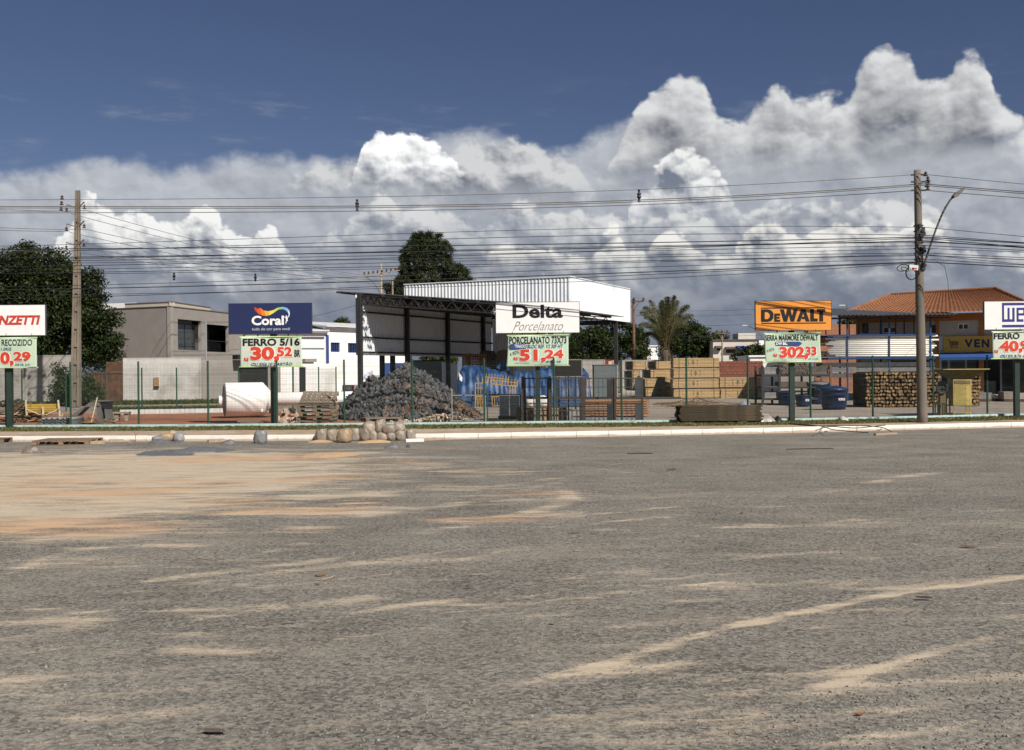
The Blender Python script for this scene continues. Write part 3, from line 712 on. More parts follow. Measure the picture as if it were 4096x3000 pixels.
def price(bd, big, bbox, small, sbox, rs, m=K_RED):
    for t, bx, bo in ((big, bbox, .055), (small, sbox, .05)):
        if t:
            e = 3; bd.text(t, (bx[0] - e * .6, bx[1] - e * .4, bx[2] + e, bx[3] + e), K_WHITE, LB, bo + .035, name='price_outline')
            bd.text(t, bx, m, LB - .005, bo, name='price')
    if rs: bd.text('R$', rs, m, LB - .005, .03, .15, name='price')

# navy paint sign with a colour ribbon
root, bd = make_sign('sign_board', 'navy sign with white lettering and a rainbow ribbon on a green post', (917, 1214, 1247, 1335), K_NAVY, 1093, 24, SY)
bd.text('Coral', (1008, 1263, 1137, 1301), K_WHITE, LY, .032, name='letter')
bd.text('tudo de cor para você', (1009, 1310, 1161, 1325), ink('ink_pale', (.55, .56, .62)), LY, .0, name='letter')
Zp = lambda q: (600 + q[0] / 2.622, 1150 + q[1] / 2.622)
UPc = [(1097, 203), (1130, 222), (1165, 215), (1200, 243), (1250, 250), (1300, 238), (1350, 212), (1400, 205), (1440, 215), (1465, 240), (1472, 275), (1464, 303)]
LOc = [(1108, 240), (1138, 272), (1178, 293), (1220, 299), (1260, 291), (1302, 268), (1347, 236), (1392, 229), (1428, 241), (1452, 265), (1460, 285), (1455, 306)]
RC = [(.55, .06, .02), (.62, .10, .02), (.72, .20, .02), (.80, .38, .05), (.78, .60, .12), (.55, .62, .12), (.25, .50, .12), (.15, .38, .60), (.22, .45, .75), (.55, .70, .85), (.75, .8, .85)]
for i in range(11):
    bd.poly('ribbon', [[Zp(UPc[i]), Zp(UPc[i + 1]), Zp(LOc[i + 1]), Zp(LOc[i])]], ink('ribbon_%s' % 'abcdefghijk'[i], RC[i]), LY + .001)
bd.poly('figure', [[Zp(q) for q in P] for P in ([(1429, 296), (1441, 296), (1441, 309), (1429, 309)], [(1428, 311), (1446, 311), (1449, 340), (1430, 340)], [(1446, 312), (1466, 296), (1468, 300), (1449, 322)], [(1428, 313), (1412, 305), (1411, 310), (1429, 324)], [(1431, 341), (1441, 341), (1432, 380), (1424, 382)], [(1441, 341), (1449, 341), (1450, 352), (1440, 358)])], K_WHITE, LY)
root, bd = make_banner(root, bd, 'cream banner priced 30,52 hanging below the navy sign', (962, 1347, 1207, 1467), BY, banner_w, (2, 2), 1)
bd.text('FERRO 5/16', (972, 1353, 1200, 1383), K_BLACK, LB, .035)
price(bd, '30,', (1002, 1386, 1118, 1450), '52', (1108, 1388, 1169, 1427), (975, 1430, 995, 1445))
bd.text('BR', (1177, 1400, 1200, 1428), K_BLACK, LB, .03, .1); bd.text('OU 5X6,10 CARTÃO', (1005, 1448, 1168, 1465), K_BLUE, LB, .02, .2)

# white tile sign
root, bd = make_sign('sign_board', 'white sign with bold black lettering over thin brown script on a green post', (1984, 1209, 2317, 1331), sign_white, 2151, 19, SY)
bd.text('Delta', (2050, 1219, 2251, 1273), K_BLACK, LY, .035, name='letter')
bd.text('Porcelanato', (2052, 1286, 2252, 1322), ink('ink_brown', (.16, .12, .08)), LY, -.012, .55)
root, bd = make_banner(root, bd, 'green banner priced 51,24 hanging below the white sign with brown script', (2032, 1341, 2274, 1463), BY, banner_m, (6, 0), 2)
bd.text('PORCELANATO 73X73', (2038, 1346, 2266, 1375), K_BLACK, LB, .02)
bd.poly('brush_stroke', [[(2036, 1380), (2044, 1375), (2100, 1376), (2108, 1381), (2104, 1394), (2042, 1395)]], K_BLUE, LB - .012)
bd.text('ACETINADO', (2041, 1378, 2103, 1391), K_WHITE, LB - .021, .02, .2); bd.text('BLOC REF. V2 30F HT', (2110, 1378, 2252, 1393), K_BLUE, LB, .01, .15)
bd.text('A VISTA', (2038, 1405, 2076, 1419), K_BLACK, LB, .0, .2, .3)
price(bd, '51,', (2077, 1397, 2183, 1452), '24', (2177, 1398, 2254, 1435), (2053, 1427, 2071, 1441))
bd.text('CARTÃO CHEQUE', (2058, 1449, 2117, 1455), K_BLACK, LB, .0, .3); bd.text('DE 52,00 · 0,90', (2183, 1443, 2243, 1453), K_BLUE, LB, .02, .2)

# orange tool sign
root, bd = make_sign('sign_board', 'orange sign with heavy black capitals between two lines on a green post', (3020, 1204, 3324, 1321), sign_orange, 3170, 20, SY, 0.03)
B = lambda *p: list(p)
D = [B((3041, 1237), (3072, 1237), (3084, 1242), (3091, 1253), (3091, 1272), (3084, 1282), (3072, 1287), (3041, 1287), (3041, 1237.5), (3045, 1237.5))]
def slab(x0, x1, y0, y1): return [(x0, y0), (x1, y0), (x1, y1), (x0, y1)]
DW = [slab(3041, 3056, 1237, 1287), [(3056, 1237), (3070, 1237), (3082, 1241), (3091, 1252), (3076, 1256), (3068, 1248), (3056, 1248)], [(3091, 1252), (3091, 1272), (3076, 1268), (3076, 1256)], [(3091, 1272), (3082, 1283), (3070, 1287), (3056, 1287), (3056, 1276), (3068, 1276), (3076, 1268)],
      slab(3094, 3104, 1254, 1287), slab(3104, 3118, 1254, 1263), slab(3104, 3116, 1267, 1274.5), slab(3104, 3118, 1278.5, 1287),
      [(3117, 1237), (3133, 1237), (3140, 1264), (3146, 1237), (3160, 1237), (3166, 1264), (3173, 1237), (3189, 1237), (3174, 1287), (3160, 1287), (3153, 1260), (3146, 1287), (3132, 1287)],
      [(3203, 1237), (3219, 1237), (3237, 1287), (3221, 1287), (3218, 1278), (3202, 1278), (3199, 1287), (3184, 1287), (3194, 1260), (3207, 1267), (3215, 1267), (3211, 1253), (3207, 1267), (3194, 1260)],
      slab(3239, 3254, 1237, 1287), slab(3254, 3269, 1275, 1287), slab(3266, 3300, 1237, 1249), slab(3275.5, 3291, 1249, 1287)]
DW[9] = [(3203, 1237), (3211, 1237), (3211, 1253), (3199, 1287), (3184, 1287)]
DW += [[(3211, 1237), (3219, 1237), (3237, 1287), (3221, 1287), (3211, 1253)], slab(3205.5, 3216.5, 1268, 1277)]
bd.poly('lettering', DW, K_BLACK, LY); bd.poly('rule_line', [slab(3041, 3299, 1230, 1234), slab(3042, 3302, 1291, 1295)], K_BLACK, LY)
root, bd = make_banner(root, bd, 'green banner priced 302,33 hanging below the orange sign', (3058, 1333, 3280, 1448), BY, banner_m, (-4, 6), 3)
bd.text('SERRA MARMORE DEWALT', (3061, 1339, 3272, 1362), K_BLACK, LB, .015)
bd.poly('brush_stroke', [[(3099, 1370), (3106, 1366), (3196, 1367), (3209, 1373), (3196, 1382), (3104, 1382)]], K_BLUE, LB - .012)
bd.text("DW 862 N 110 2", (3103, 1368, 3196, 1380), K_WHITE, LB - .021, .03, .2)
bd.text('A VISTA', (3065, 1394, 3096, 1405), K_BLACK, LB, .0, .2, .3)
price(bd, '302,', (3116, 1386, 3233, 1440), '33', (3222, 1386, 3266, 1424), (3092, 1414, 3108, 1428))
bd.text('CARTÃO CHEQUE', (3092, 1437, 3146, 1441), K_BLACK, LB, .0, .3); bd.text('DE 412,00', (3233, 1433, 3273, 1440), K_BLUE, LB, .0, .2)

# white motor sign, cut by the frame
wx = 3930; SYR = float(fence_y(15.5)) + .28
root, bd = make_sign('sign_board', 'white sign with square blue outlined letters on a green post beside the shop', (3935, 1205, 4262, 1317), sign_white, 4071, 19, SYR)
BL = ink('ink_logo', (.035, .04, .19))
bd.poly('lettering', [slab(4005, 4190, 1211, 1221), slab(4005, 4013, 1221, 1277), slab(4005, 4055, 1277, 1287), slab(4027, 4035, 1231, 1277), slab(4046, 4055, 1231, 1277),
                      slab(4063, 4071, 1231, 1287), slab(4071, 4098, 1231, 1240), slab(4071, 4090, 1277, 1287), slab(4090, 4098, 1240, 1262), slab(4071, 4090, 1253, 1262),
                      slab(4108, 4116, 1231, 1287), slab(4116, 4143, 1231, 1240), slab(4116, 4134, 1277, 1287), slab(4134, 4143, 1240, 1299), slab(4182, 4190, 1221, 1299), slab(4005, 4190, 1299, 1309)], BL, LY)
root, bd = make_banner(root, bd, 'cream banner with a red forty price below the white sign beside the shop', (3969, 1326, 4200, 1434), SYR - .1, banner_w, (-2, 0), 4)
bd.text('FERRO', (3974, 1331, 4079, 1356), K_BLACK, LB, .03)
price(bd, '40,', (3995, 1362, 4090, 1414), '9', (4080, 1362, 4112, 1398), (3976, 1398, 3991, 1412))
bd.text('OU 5X 8,76 C', (4000, 1418, 4102, 1431), K_BLUE, LB, .02, .2)

# white shower sign on the left, cut by the frame
root, bd = make_sign('sign_board', 'white sign with slanted red capitals on a green post at the timber heap', (-150, 1221, 184, 1342), sign_white, 33, 20, SY)
bd.text('LORENZETTI', (-118, 1262, 165, 1301), ink('ink_signred', (.50, .05, .03)), LY, .05, .22, name='letter')
root, bd = make_banner(root, bd, 'green banner priced 0,29 below the white sign with red capitals', (-98, 1351, 147, 1471), BY, banner_m, (0, 1), 5)
bd.text('RECOZIDO', (8, 1358, 130, 1383), K_BLACK, LB, .01); bd.text('-1.0KG', (-4, 1390, 47, 1402), K_BLUE, LB, .02, .2)
price(bd, '0,', (0, 1407, 56, 1466), '29', (54, 1407, 125, 1445), None)
bd.text('DE 53, 2,31', (60, 1455, 123, 1464), K_BLUE, LB, .02, .2)
# ------------------------------------------------------------------ poles and cables
conc_m = mat('pole_concrete', (.21, .175, .135), .9, .2, 1.2, .4, 25, col2=(.13, .105, .08), c2scale=1.4)
conc_r = mat('pole_concrete_round', (.165, .142, .118), .9, .25, 1.0, .4, 25, col2=(.22, .125, .07), c2scale=.6, c2lo=.56, c2hi=.8, stretch=(1, 1, .35))
dark_metal = mat('dark_metal', (.045, .045, .047), .6, .2, 8, metal=.3)
porcelain = mat('insulator_brown', (.055, .035, .03), .35, .1, 8)
cable_m = mat('black_cable', (.022, .022, .024), .6, .1, 4)
alu_m = mat('aluminium_cable', (.13, .115, .095), .6, .1, 4)
rust_m = mat('rusty_steel', (.14, .075, .045), .8, .3, 6)
def insulator(mb, x, y, z, s=1.0, n=8):
    mb.lathe([(.02 * s, 0), (.10 * s, .01 * s), (.085 * s, .05 * s), (.035 * s, .07 * s), (.035 * s, .10 * s), (.08 * s, .12 * s), (.06 * s, .16 * s), (.02 * s, .2 * s)], n, (x, y, z))
# round pole with street lamp
PY = g(3690, 1690, ZY).y; pb = g(3690, 1690, ZY); ptop = at(3668, 681, PY)
PX = pb.x; lean = (ptop.x - pb.x); PH = ptop.z - ZY
pole = empty('utility_pole', (pb.x, PY, ZY), 0, 'round concrete utility pole with telephone cables, on the verge', 'pole')
def ax(z): return lean * z / PH                     # the pole leans a little
mb = MB(); mb.tube([(ax(z), 0, z) for z in np.linspace(-.3, PH, 14)], .17, 18, radii=list(np.linspace(.178, .112, 14))); mb.build('shaft', conc_r, pole, smooth=True)
def zp(py): return at(3680, py, PY).z - ZY
for py in (700, 728, 762):
    mb = MB(); mb.bar((ax(zp(py)) - .22, -.02, zp(py)), (ax(zp(py)) + .28, -.02, zp(py)), .05, .05); mb.build('bracket', dark_metal, pole)
for dz, dx in ((zp(716), .34), (zp(732), .36), (zp(740), .30), (zp(752), .33), (zp(697), .27)):
    mb = MB(); insulator(mb, 0, 0, 0, .8); mb.build('insulator', porcelain, pole, (ax(dz) + dx, -.04, dz - .08), smooth=True)
mb = MB()
for i in range(30):                               # clamps, straps and slack loops on the shaft
    z = random.uniform(zp(1090), zp(900)); a = random.uniform(-2.6, -.2); r = .16
    mb.box((ax(z) + r * math.cos(a), r * math.sin(a), z), (random.uniform(.05, .13), random.uniform(.05, .1), random.uniform(.04, .16)))
for z in np.linspace(zp(1085), zp(905), 9): mb.lathe([(.165, 0), (.165, .03)], 14, (ax(z), 0, z), cap=False)
mb.build('cable_clamps', dark_metal, pole)['kind'] = 'stuff'
mb = MB(); z = zp(1072); mb.box((ax(z) - .26, -.14, z), (.30, .12, .17), (0, .08, 0)); mb.build('splice_box', mat('splice_white', (.62, .64, .62), .5, .08, 5), pole)
mb = MB(); z = zp(1076); mb.box((ax(z) - .24, -.205, z), (.15, .006, .05), (0, .08, 0)); mb.build('box_label', K_RED, pole)
mb = MB()
def loop(cx, cz, rx, rz, y, r=.018, tilt=0.0, n=20):
    pts = [(cx + rx * math.cos(t) * math.cos(tilt) - rz * math.sin(t) * math.sin(tilt), y, cz + rx * math.cos(t) * math.sin(tilt) + rz * math.sin(t) * math.cos(tilt)) for t in np.linspace(0, 2 * math.pi, n)]
    mb.tube(pts, r, 6)
for a_ in ((ax(z) - .62, z + .03, .20, .11, -.16, .016, .2), (ax(z) - .33, zp(1094), .19, .22, -.17, .022), (ax(z) - .55, z - .02, .14, .06, -.18, .014, -.3)):
    mb = MB(); loop(*a_); mb.build('cable_loop', cable_m, pole)
# lamp on a bent arm
pts = [at(px, py, PY - .25) - Vector((pb.x, PY, ZY)) for px, py in ((3692, 1068), (3702, 1040), (3718, 990), (3742, 920), (3762, 870), (3780, 832), (3800, 800), (3812, 787))]
mb = MB(); mb.tube(pts, .034, 8); mb.build('lamp_arm', mat('lamp_steel', (.11, .095, .075), .6, .2, 5, metal=.4), pole, smooth=True)
mb = MB(); mb.prism([(-.02, -.05), (.12, -.075), (.42, -.03), (.44, .02), (.12, .055), (-.02, .03)], -.11, .11)
mb.build('lamp_head', mat('lamp_grey', (.16, .15, .13), .5, .1, 6, metal=.3), pole, pts[-1], (0, R(-38), 0), fix=True)
mb = MB(); mb.prism([(.11, -.080), (.40, -.036), (.40, -.032), (.11, -.072)], -.08, .08); mb.build('lamp_glass', glass_mat('lamp_lens', (.20, .19, .15), .2), pole, pts[-1] + Vector((.0, 0, -.004)), (0, R(-38), 0), fix=True)

# tall H-section pole on the left, deep in the yard
LYd = 62.0; lb = at(303, 1628, LYd); lt = at(312, 762, LYd); LHt = lt.z - ZY
lp = empty('tall_pole', (lb.x, LYd, ZY), 0, 'tall square concrete pole with stepped recesses above the bushes', 'pole')
def lx(z): return (lt.x - lb.x) * z / LHt
w0, w1 = .56, .24
for s in (-1, 1):                                    # two flanges and webs make the recessed face
    mb = MB()
    for z0, z1, wa, wb in ((0, LHt, w0, w1),):
        xo0, xo1 = s * wa / 2, s * wb / 2; t0, t1 = .17 * wa / w0, .13 * wb / w0
        vs = [(lx(z0) + xo0, -.17, z0), (lx(z0) + xo0 - s * t0, -.17, z0), (lx(z0) + xo0 - s * t0, .17, z0), (lx(z0) + xo0, .17, z0), (lx(z1) + xo1, -.10, z1), (lx(z1) + xo1 - s * t1, -.10, z1), (lx(z1) + xo1 - s * t1, .10, z1), (lx(z1) + xo1, .10, z1)]
        mb.add(vs, [(0, 3, 2, 1), (4, 5, 6, 7), (0, 1, 5, 4), (1, 2, 6, 5), (2, 3, 7, 6), (3, 0, 4, 7)])
    mb.build('flange', conc_m, lp, fix=True)
mb = MB(); vs = [(lx(0) - w0 / 2 + .05, -.06, 0), (lx(0) + w0 / 2 - .05, -.06, 0), (lx(0) + w0 / 2 - .05, .1, 0), (lx(0) - w0 / 2 + .05, .1, 0)] + [(lx(LHt) - w1 / 2 + .03, -.03, LHt), (lx(LHt) + w1 / 2 - .03, -.03, LHt), (lx(LHt) + w1 / 2 - .03, .05, LHt), (lx(LHt) - w1 / 2 + .03, .05, LHt)]
mb.add(vs, [(0, 3, 2, 1), (4, 5, 6, 7), (0, 1, 5, 4), (1, 2, 6, 5), (2, 3, 7, 6), (3, 0, 4, 7)]); mb.build('web', conc_m, lp)
z = .5
while z < LHt - 1.0:
    mb = MB(); w = w0 + (w1 - w0) * z / LHt; mb.box((lx(z), -.095 + .03 * z / LHt, z), (w - .24 * w / w0 - .1, .10, .22)); z += 1.05; mb.build('rung', conc_m, lp)
arms = []
for py in (830, 906, 980):
    z = at(312, py, LYd).z - ZY
    for s, up in ((-1, .12), (1, .28)):
        mb = MB(); mb.bar((lx(z) + s * .14, -.1, z), (lx(z) + s * .52, -.3, z + up), .04, .05); arms.append((lx(z) + s * .52, -.3, z + up, s)); mb.build('bracket', rust_m, lp)
for (x, y, z, s) in arms:
    mb = MB(); insulator(mb, 0, 0, 0, 1.15); mb.tube([(0, 0, .2), (0, 0, .40)], .012, 5); mb.build('insulator', porcelain, lp, (x, y, z - .42), smooth=True)
z = at(312, 820, LYd).z - ZY
for i in range(3):
    mb = MB(); insulator(mb, -.62 + .03 * i, -.3, z - .38 + .33 * i, 1.2); mb.build('insulator', porcelain, lp, smooth=True)

# cables -----------------------------------------------------------------
def cable(name, pts, r, m, label, group=None, cat='cable', n=36):
    """smooth curve through pixel points (px, py, Y)"""
    P = [at(*p) for p in pts]; t = np.array([p.x for p in P]); T = np.linspace(t[0], t[-1], n)
    deg = min(len(P) - 1, 3)
    cy = np.polyfit(t, [p.y for p in P], min(deg, 1)); cz = np.polyfit(t, [p.z for p in P], deg)
    o3 = Vector((T[0], float(np.polyval(cy, T[0])), float(np.polyval(cz, T[0]))))
    mb = MB(); mb.tube([Vector((x, float(np.polyval(cy, x)), float(np.polyval(cz, x)))) - o3 for x in T], r, 5)
    o = mb.build(name, m, None, o3, smooth=True); tag(o, label, cat, group); return o
def straight(name, a, b, sag, r, m, label, group):
    A, B_ = at(*a), at(*b); mb = MB()
    mb.tube([(B_ - A) * t + Vector((0, 0, -4 * sag * t * (1 - t))) for t in np.linspace(0, 1, 20)], r, 5)
    return tag(mb.build(name, m, None, A, smooth=True), label, 'cable', group)
YA, YB = PY - .2, PY + 4.0                         # at the pole, and further left where the line runs a little deeper
def line(yl, ym, yr, r, m, label, group, dy=0.0, yx=None):
    """left edge, middle and pole heights in the photo; goes on past both edges"""
    cable('overhead_cable', [(-700, yl - (ym - yl) * .12, YB + dy), (0, yl, YB - .6 + dy), (2000, ym, YB - 2.2 + dy), (3672, yr, YA + dy)], r, m, label, group)
    if yx is not None: cable('overhead_cable', [(3674, yr, YA + dy), (4096, yx, YA - 1.6 + dy), (4900, yx + (yx - yr) * 1.5, YA - 4.5 + dy)], r, m, label + ', past the pole', group)
HT, TEL = 'high voltage conductors along the street', 'telephone cables along the street'
line(800, 783, 694, .010, alu_m, 'top messenger cable tied to the head of the round pole', HT, yx=739)
line(826, 822, 733, .0155, alu_m, 'thicker conductor of the close pair below the top messenger', HT, yx=770)
line(832, 829, 739, .0135, alu_m, 'thinner conductor of the close pair below the top messenger', HT, -.12, yx=777)
line(852, 841, 758, .0125, alu_m, 'lowest spaced conductor under the diamond spacers', HT, yx=795)
tel = [(985, 928, 906, .009, 948), (997, 984, 946, .017, 975), (1010, 955, 938, .011, 972), (1032, 1005, 962, .017, 992), (1040, 1000, 968, .010, 985), (1046, 1018, 980, .010, 1003), (1054, 1035, 992, .009, 1010), (1068, 1022, 950, .012, 990), (1082, 1045, 1010, .010, 1032), (1094, 1060, 1020, .012, 1040), (1100, 1068, 1014, .009, 1060)]
for i, (a, b, c, r, e) in enumerate(tel): line(a, b, c, r, cable_m, 'black telephone cable strung to the clamps of the round pole', TEL, -.25 + .05 * i, yx=e)
for i, (a, b, c, r, e) in enumerate([(1148, 1092, 1034, .010, 1062), (1160, 1112, 1046, .017, 1070), (1182, 1142, 1050, .010, None), (1196, 1128, 1048, .011, None)]):
    line(a, b, c, r, cable_m, 'low telephone cable reaching the pole at the lamp arm foot', 'low telephone cables', -.3 + .07 * i, yx=e)
# spacers on the high voltage line
for px, a, b in ((1429, 797, 845), (2556, 757, 810)):
    Yq = YB - .6 - 1.6 * px / 2000 if px < 2000 else YA + 1.7 * (3672 - px) / 1672
    p0, p1 = at(px, a, Yq), at(px, b, Yq); h = (p0.z - p1.z)
    mb = MB(); mb.add([], []); mb.lathe([(.02, 0), (.06, .08 * h), (.03, .2 * h), (.085, .42 * h), (.05, .55 * h), (.085, .62 * h), (.03, .8 * h), (.055, .92 * h), (.02, h)], 7); o = mb.build('cable_spacer', dark_metal, None, (p1.x, p1.y, p1.z))
    tag(o, 'dark diamond spacer holding the high voltage conductors apart', 'spacer', 'cable spacers')
for px, py in ((697, 1108), (1022, 1112)):
    Yq = YB - .9; p1 = at(px, py + 14, Yq); mb = MB(); mb.lathe([(.02, 0), (.05, .05), (.025, .1), (.07, .15), (.025, .2), (.045, .25), (.015, .3)], 7); o = mb.build('cable_spacer', dark_metal, None, p1); tag(o, 'small dark spacer hanging among the low telephone cables', 'spacer', 'small spacers on the low cables')
mb = MB(); P_ = [at(px, py, Y) for px, py, Y in ((3694, 1043, 35.6), (3745, 1044, 37), (3778, 1066, 41), (3790, 1120, 47), (3796, 1190, 54), (3797, 1246, 60))]; mb.tube([p - P_[0] for p in P_], .010, 5); tag(mb.build('drop_wire', cable_m, None, P_[0], smooth=True), 'thin drop wire falling from the round pole to the tiled shop roof', 'cable')
# conductors from the tall pole into the distance
for i, (a, b) in enumerate((((346, 842), (1500, 1108)), ((285, 855), (1470, 1112)), ((346, 918), (1540, 1125)), ((280, 930), (1480, 1132)), ((346, 995), (1600, 1120)), ((278, 1005), (1560, 1135)))):
    straight('overhead_cable', (*a, LYd - .3), (*b, 118), .45, .016, alu_m, 'thin conductor falling away from the tall square pole to the right', 'far conductors of the tall pole')
for i, (a, b) in enumerate((((-300, 812), (285, 845)), ((-300, 832), (346, 842)), ((-300, 900), (280, 925)), ((-300, 890), (346, 918)), ((-300, 985), (346, 994)), ((-300, 985), (278, 1003)))):
    straight('overhead_cable', (*a, 50), (*b, LYd - .3), .1, .014, alu_m, 'thin conductor reaching the tall square pole past the dark tree', 'near conductors of the tall pole')
# thin drop wires
straight('overhead_cable', (1000, 1290, 80), (1432, 1218, 60), .3, .010, cable_m, 'thin drop wire reaching the corner of the open shed', None)
for a, b in ((1262, 1243), (1300, 1283), (1340, 1330), (1240, 1225)):
    straight('overhead_cable', (2537, a, 92), (3200, b, 112), .25, .013, cable_m, 'distant wire behind the palm tree', 'distant wires')
def far_pole(px, ptop, pbot, Y, wpx, label, arm=None, m=conc_m, ins=4):
    b, t = at(px, pbot, Y), at(px, ptop, Y); k = Y / F
    root = empty('utility_pole', (b.x, Y, ZY), 0, label, 'pole'); H = t.z - ZY
    mb = MB(); mb.tube([(0, 0, -.2), (0, 0, H)], 0, 8, radii=[wpx * k * .62, wpx * k * .42]); mb.build('shaft', m, root, smooth=True)
    if arm:
        z = at(px, arm[2], Y).z - ZY; x0, x1 = (arm[0] - px) * k, (arm[1] - px) * k
        z0 = z + (arm[3] if len(arm) > 3 else 0)
        mb = MB(); mb.bar((x0, -.15, z0), (x1, -.15, z), .12, .12); mb.build('crossarm', m, root)
        for q0, q1 in ((x0, z0), (x1, z)):
            mb = MB(); mb.bar((q0 * .6, -.13, q1), (0, -.13, z - .8), .05, .05); mb.build('brace', m, root)
        for i in range(ins):
            x = x0 + (x1 - x0) * i / (ins - 1)
            mb = MB(); insulator(mb, 0, 0, 0, 1.4, 6); mb.build('insulator', porcelain, root, (x, -.15, z0 + (z - z0) * i / (ins - 1) + .06))
    return root
far_pole(1529, 1054, 1560, 118, 9, 'far pole with a crowded wooden crossarm behind the open shed', (1462, 1604, 1082, -.5), mat('pole_pale', (.33, .27, .19), .9, .2, 2), 9)
far_pole(1574, 1105, 1560, 122, 8, 'far brown pole standing left of the pine tree', None, conc_m)
far_pole(2537, 1196, 1560, 92, 12, 'leaning brown pole with a crossarm between the shed and the palm', (2500, 2576, 1206), rust_m, 3)
far_pole(2890, 1328, 1560, 112, 7, 'thin pole with a short crossarm before the pale flat-roofed house', (2868, 2910, 1333), conc_m, 3)
def street_lamp(px0, py0, px1, py1, Y, label):
    b, t = at(px0, py0, Y), at(px1, py1, Y); root = empty('street_lamp', (b.x, Y, ZY), 0, label, 'street lamp')
    o = Vector((b.x, Y, ZY)); mb = MB(); mb.tube([Vector((0, 0, -.1)), b - o, (b - o) * .5 + (t - o) * .5 + Vector((0, 0, .35)), t - o], .05, 6); mb.build('pole', alu_m, root, smooth=True)
    mb = MB(); mb.box(t - o + Vector((-.25 if px1 < px0 else .25, 0, .02)), (.6, .22, .10)); mb.build('lamp_head', mat('lamp_pale', (.5, .5, .5), .4), root)
street_lamp(1518, 1165, 1462, 1108, 116, 'far street lamp on a curved arm left of the shed fascia')
street_lamp(3058, 1360, 2990, 1302, 105, 'far slanting street lamp behind the orange sign')
street_lamp(3393, 1240, 3378, 1222, 100, 'far street lamp above the grey pipe rack roof')
# ------------------------------------------------------------------ buildings
def cells(us, zs, holes):
    out = []
    for u0, u1 in zip(us[:-1], us[1:]):
        run = None
        for z0, z1 in zip(zs[:-1], zs[1:]):
            um, zm = (u0 + u1) / 2, (z0 + z1) / 2
            if any(a < um < b and c < zm < d for a, b, c, d in holes):
                if run: out.append((u0, u1, *run)); run = None
            else: run = (run[0], z1) if run else (z0, z1)
        if run: out.append((u0, u1, *run))
    return out
class Face:
    """an upright wall from P0 to P1 (seen with P0 on the left); u metres along it, z up, d outwards"""
    def __init__(s, root, P0, P1):
        s.root = root; s.o = Vector(root.location); s.P0, s.P1 = Vector((P0[0], P0[1], 0)), Vector((P1[0], P1[1], 0))
        d = s.P1 - s.P0; s.L = d.length; s.d = d.normalized(); s.n = Vector((s.d.y, -s.d.x, 0)); s.rz = math.atan2(d.y, d.x)
    def u(s, px):
        """where the line of sight of column px meets the wall"""
        t = at(px, 1500, 1.0).x; den = s.d.x - t * s.d.y
        return (t * s.P0.y - s.P0.x) / den
    def z(s, px, py):
        p = s.P0 + s.d * s.u(px); return at(px, py, p.y).z
    def loc(s, u, z, d=0.0): return s.P0 + s.d * u + s.n * d + Vector((0, 0, z)) - s.o
    def box(s, name, u0, u1, z0, z1, d0, d1, m, parent=None):
        mb = MB(); mb.box(s.loc((u0 + u1) / 2, (z0 + z1) / 2, (d0 + d1) / 2), (u1 - u0, abs(d1 - d0), z1 - z0), (0, 0, s.rz)); return mb.build(name, m, parent or s.root)
    def wall(s, name, u0, u1, z0, z1, holes, m, t=.25, parent=None):
        us = sorted({u0, u1} | {x for h in holes for x in h[:2] if u0 < x < u1}); zs = sorted({z0, z1} | {x for h in holes for x in h[2:] if z0 < x < z1})
        mb = MB()
        for a, b, c, d in cells(us, zs, holes): mb.box(s.loc((a + b) / 2, (c + d) / 2, -t / 2), (b - a, t, d - c), (0, 0, s.rz))
        o = mb.build(name, m, parent or s.root)
        bm = bmesh.new(); bm.from_mesh(o.data); bmesh.ops.remove_doubles(bm, verts=bm.verts, dist=.0005); bm.to_mesh(o.data); bm.free(); return o
    def window(s, h, fm, gm_, mull=1, depth=.14, fw=.06, sill=None):
        a, b, c, d = h; w = s.box('window', a + fw, b - fw, c + fw, d - fw, -depth - .02, -depth, gm_)
        for q in ((a, a + fw, c, d), (b - fw, b, c, d), (a + fw, b - fw, c, c + fw), (a + fw, b - fw, d - fw, d)): s.box('frame', *q, -depth - .03, -depth + .03, fm, w)
        for i in range(1, mull + 1):
            x = a + (b - a) * i / (mull + 1); s.box('mullion', x - fw / 2, x + fw / 2, c + fw, d - fw, -depth + .001, -depth + .025, fm, w)
        if sill: s.box('sill', a - .05, b + .05, c - .07, c, -.02, .07, sill, w)
        return w
pl_grey = mat('render_greige', (.27, .245, .222), .9, .07, 1.2, .15, 30, col2=(.25, .22, .195), c2scale=.35)
pl_white = mat('render_white', (.80, .79, .77), .85, .04, 1.0, .1, 30, col2=(.70, .68, .64), c2scale=.4)
pl_conc = mat('wall_concrete', (.34, .315, .285), .92, .16, 1.6, .4, 25, col2=(.22, .20, .18), c2scale=.7)
pl_pale = mat('wall_pale_blocks', (.48, .46, .43), .92, .12, 1.5, .4, 25, col2=(.36, .33, .29), c2scale=.7)
blue_m = mat('blue_paint', (.035, .07, .24), .6, .1, 3)
blackf = mat('black_frame', (.02, .02, .022), .5)
glass = glass_mat('window_glass')
def pxw(px, Y): return at(px, 1500, Y).x
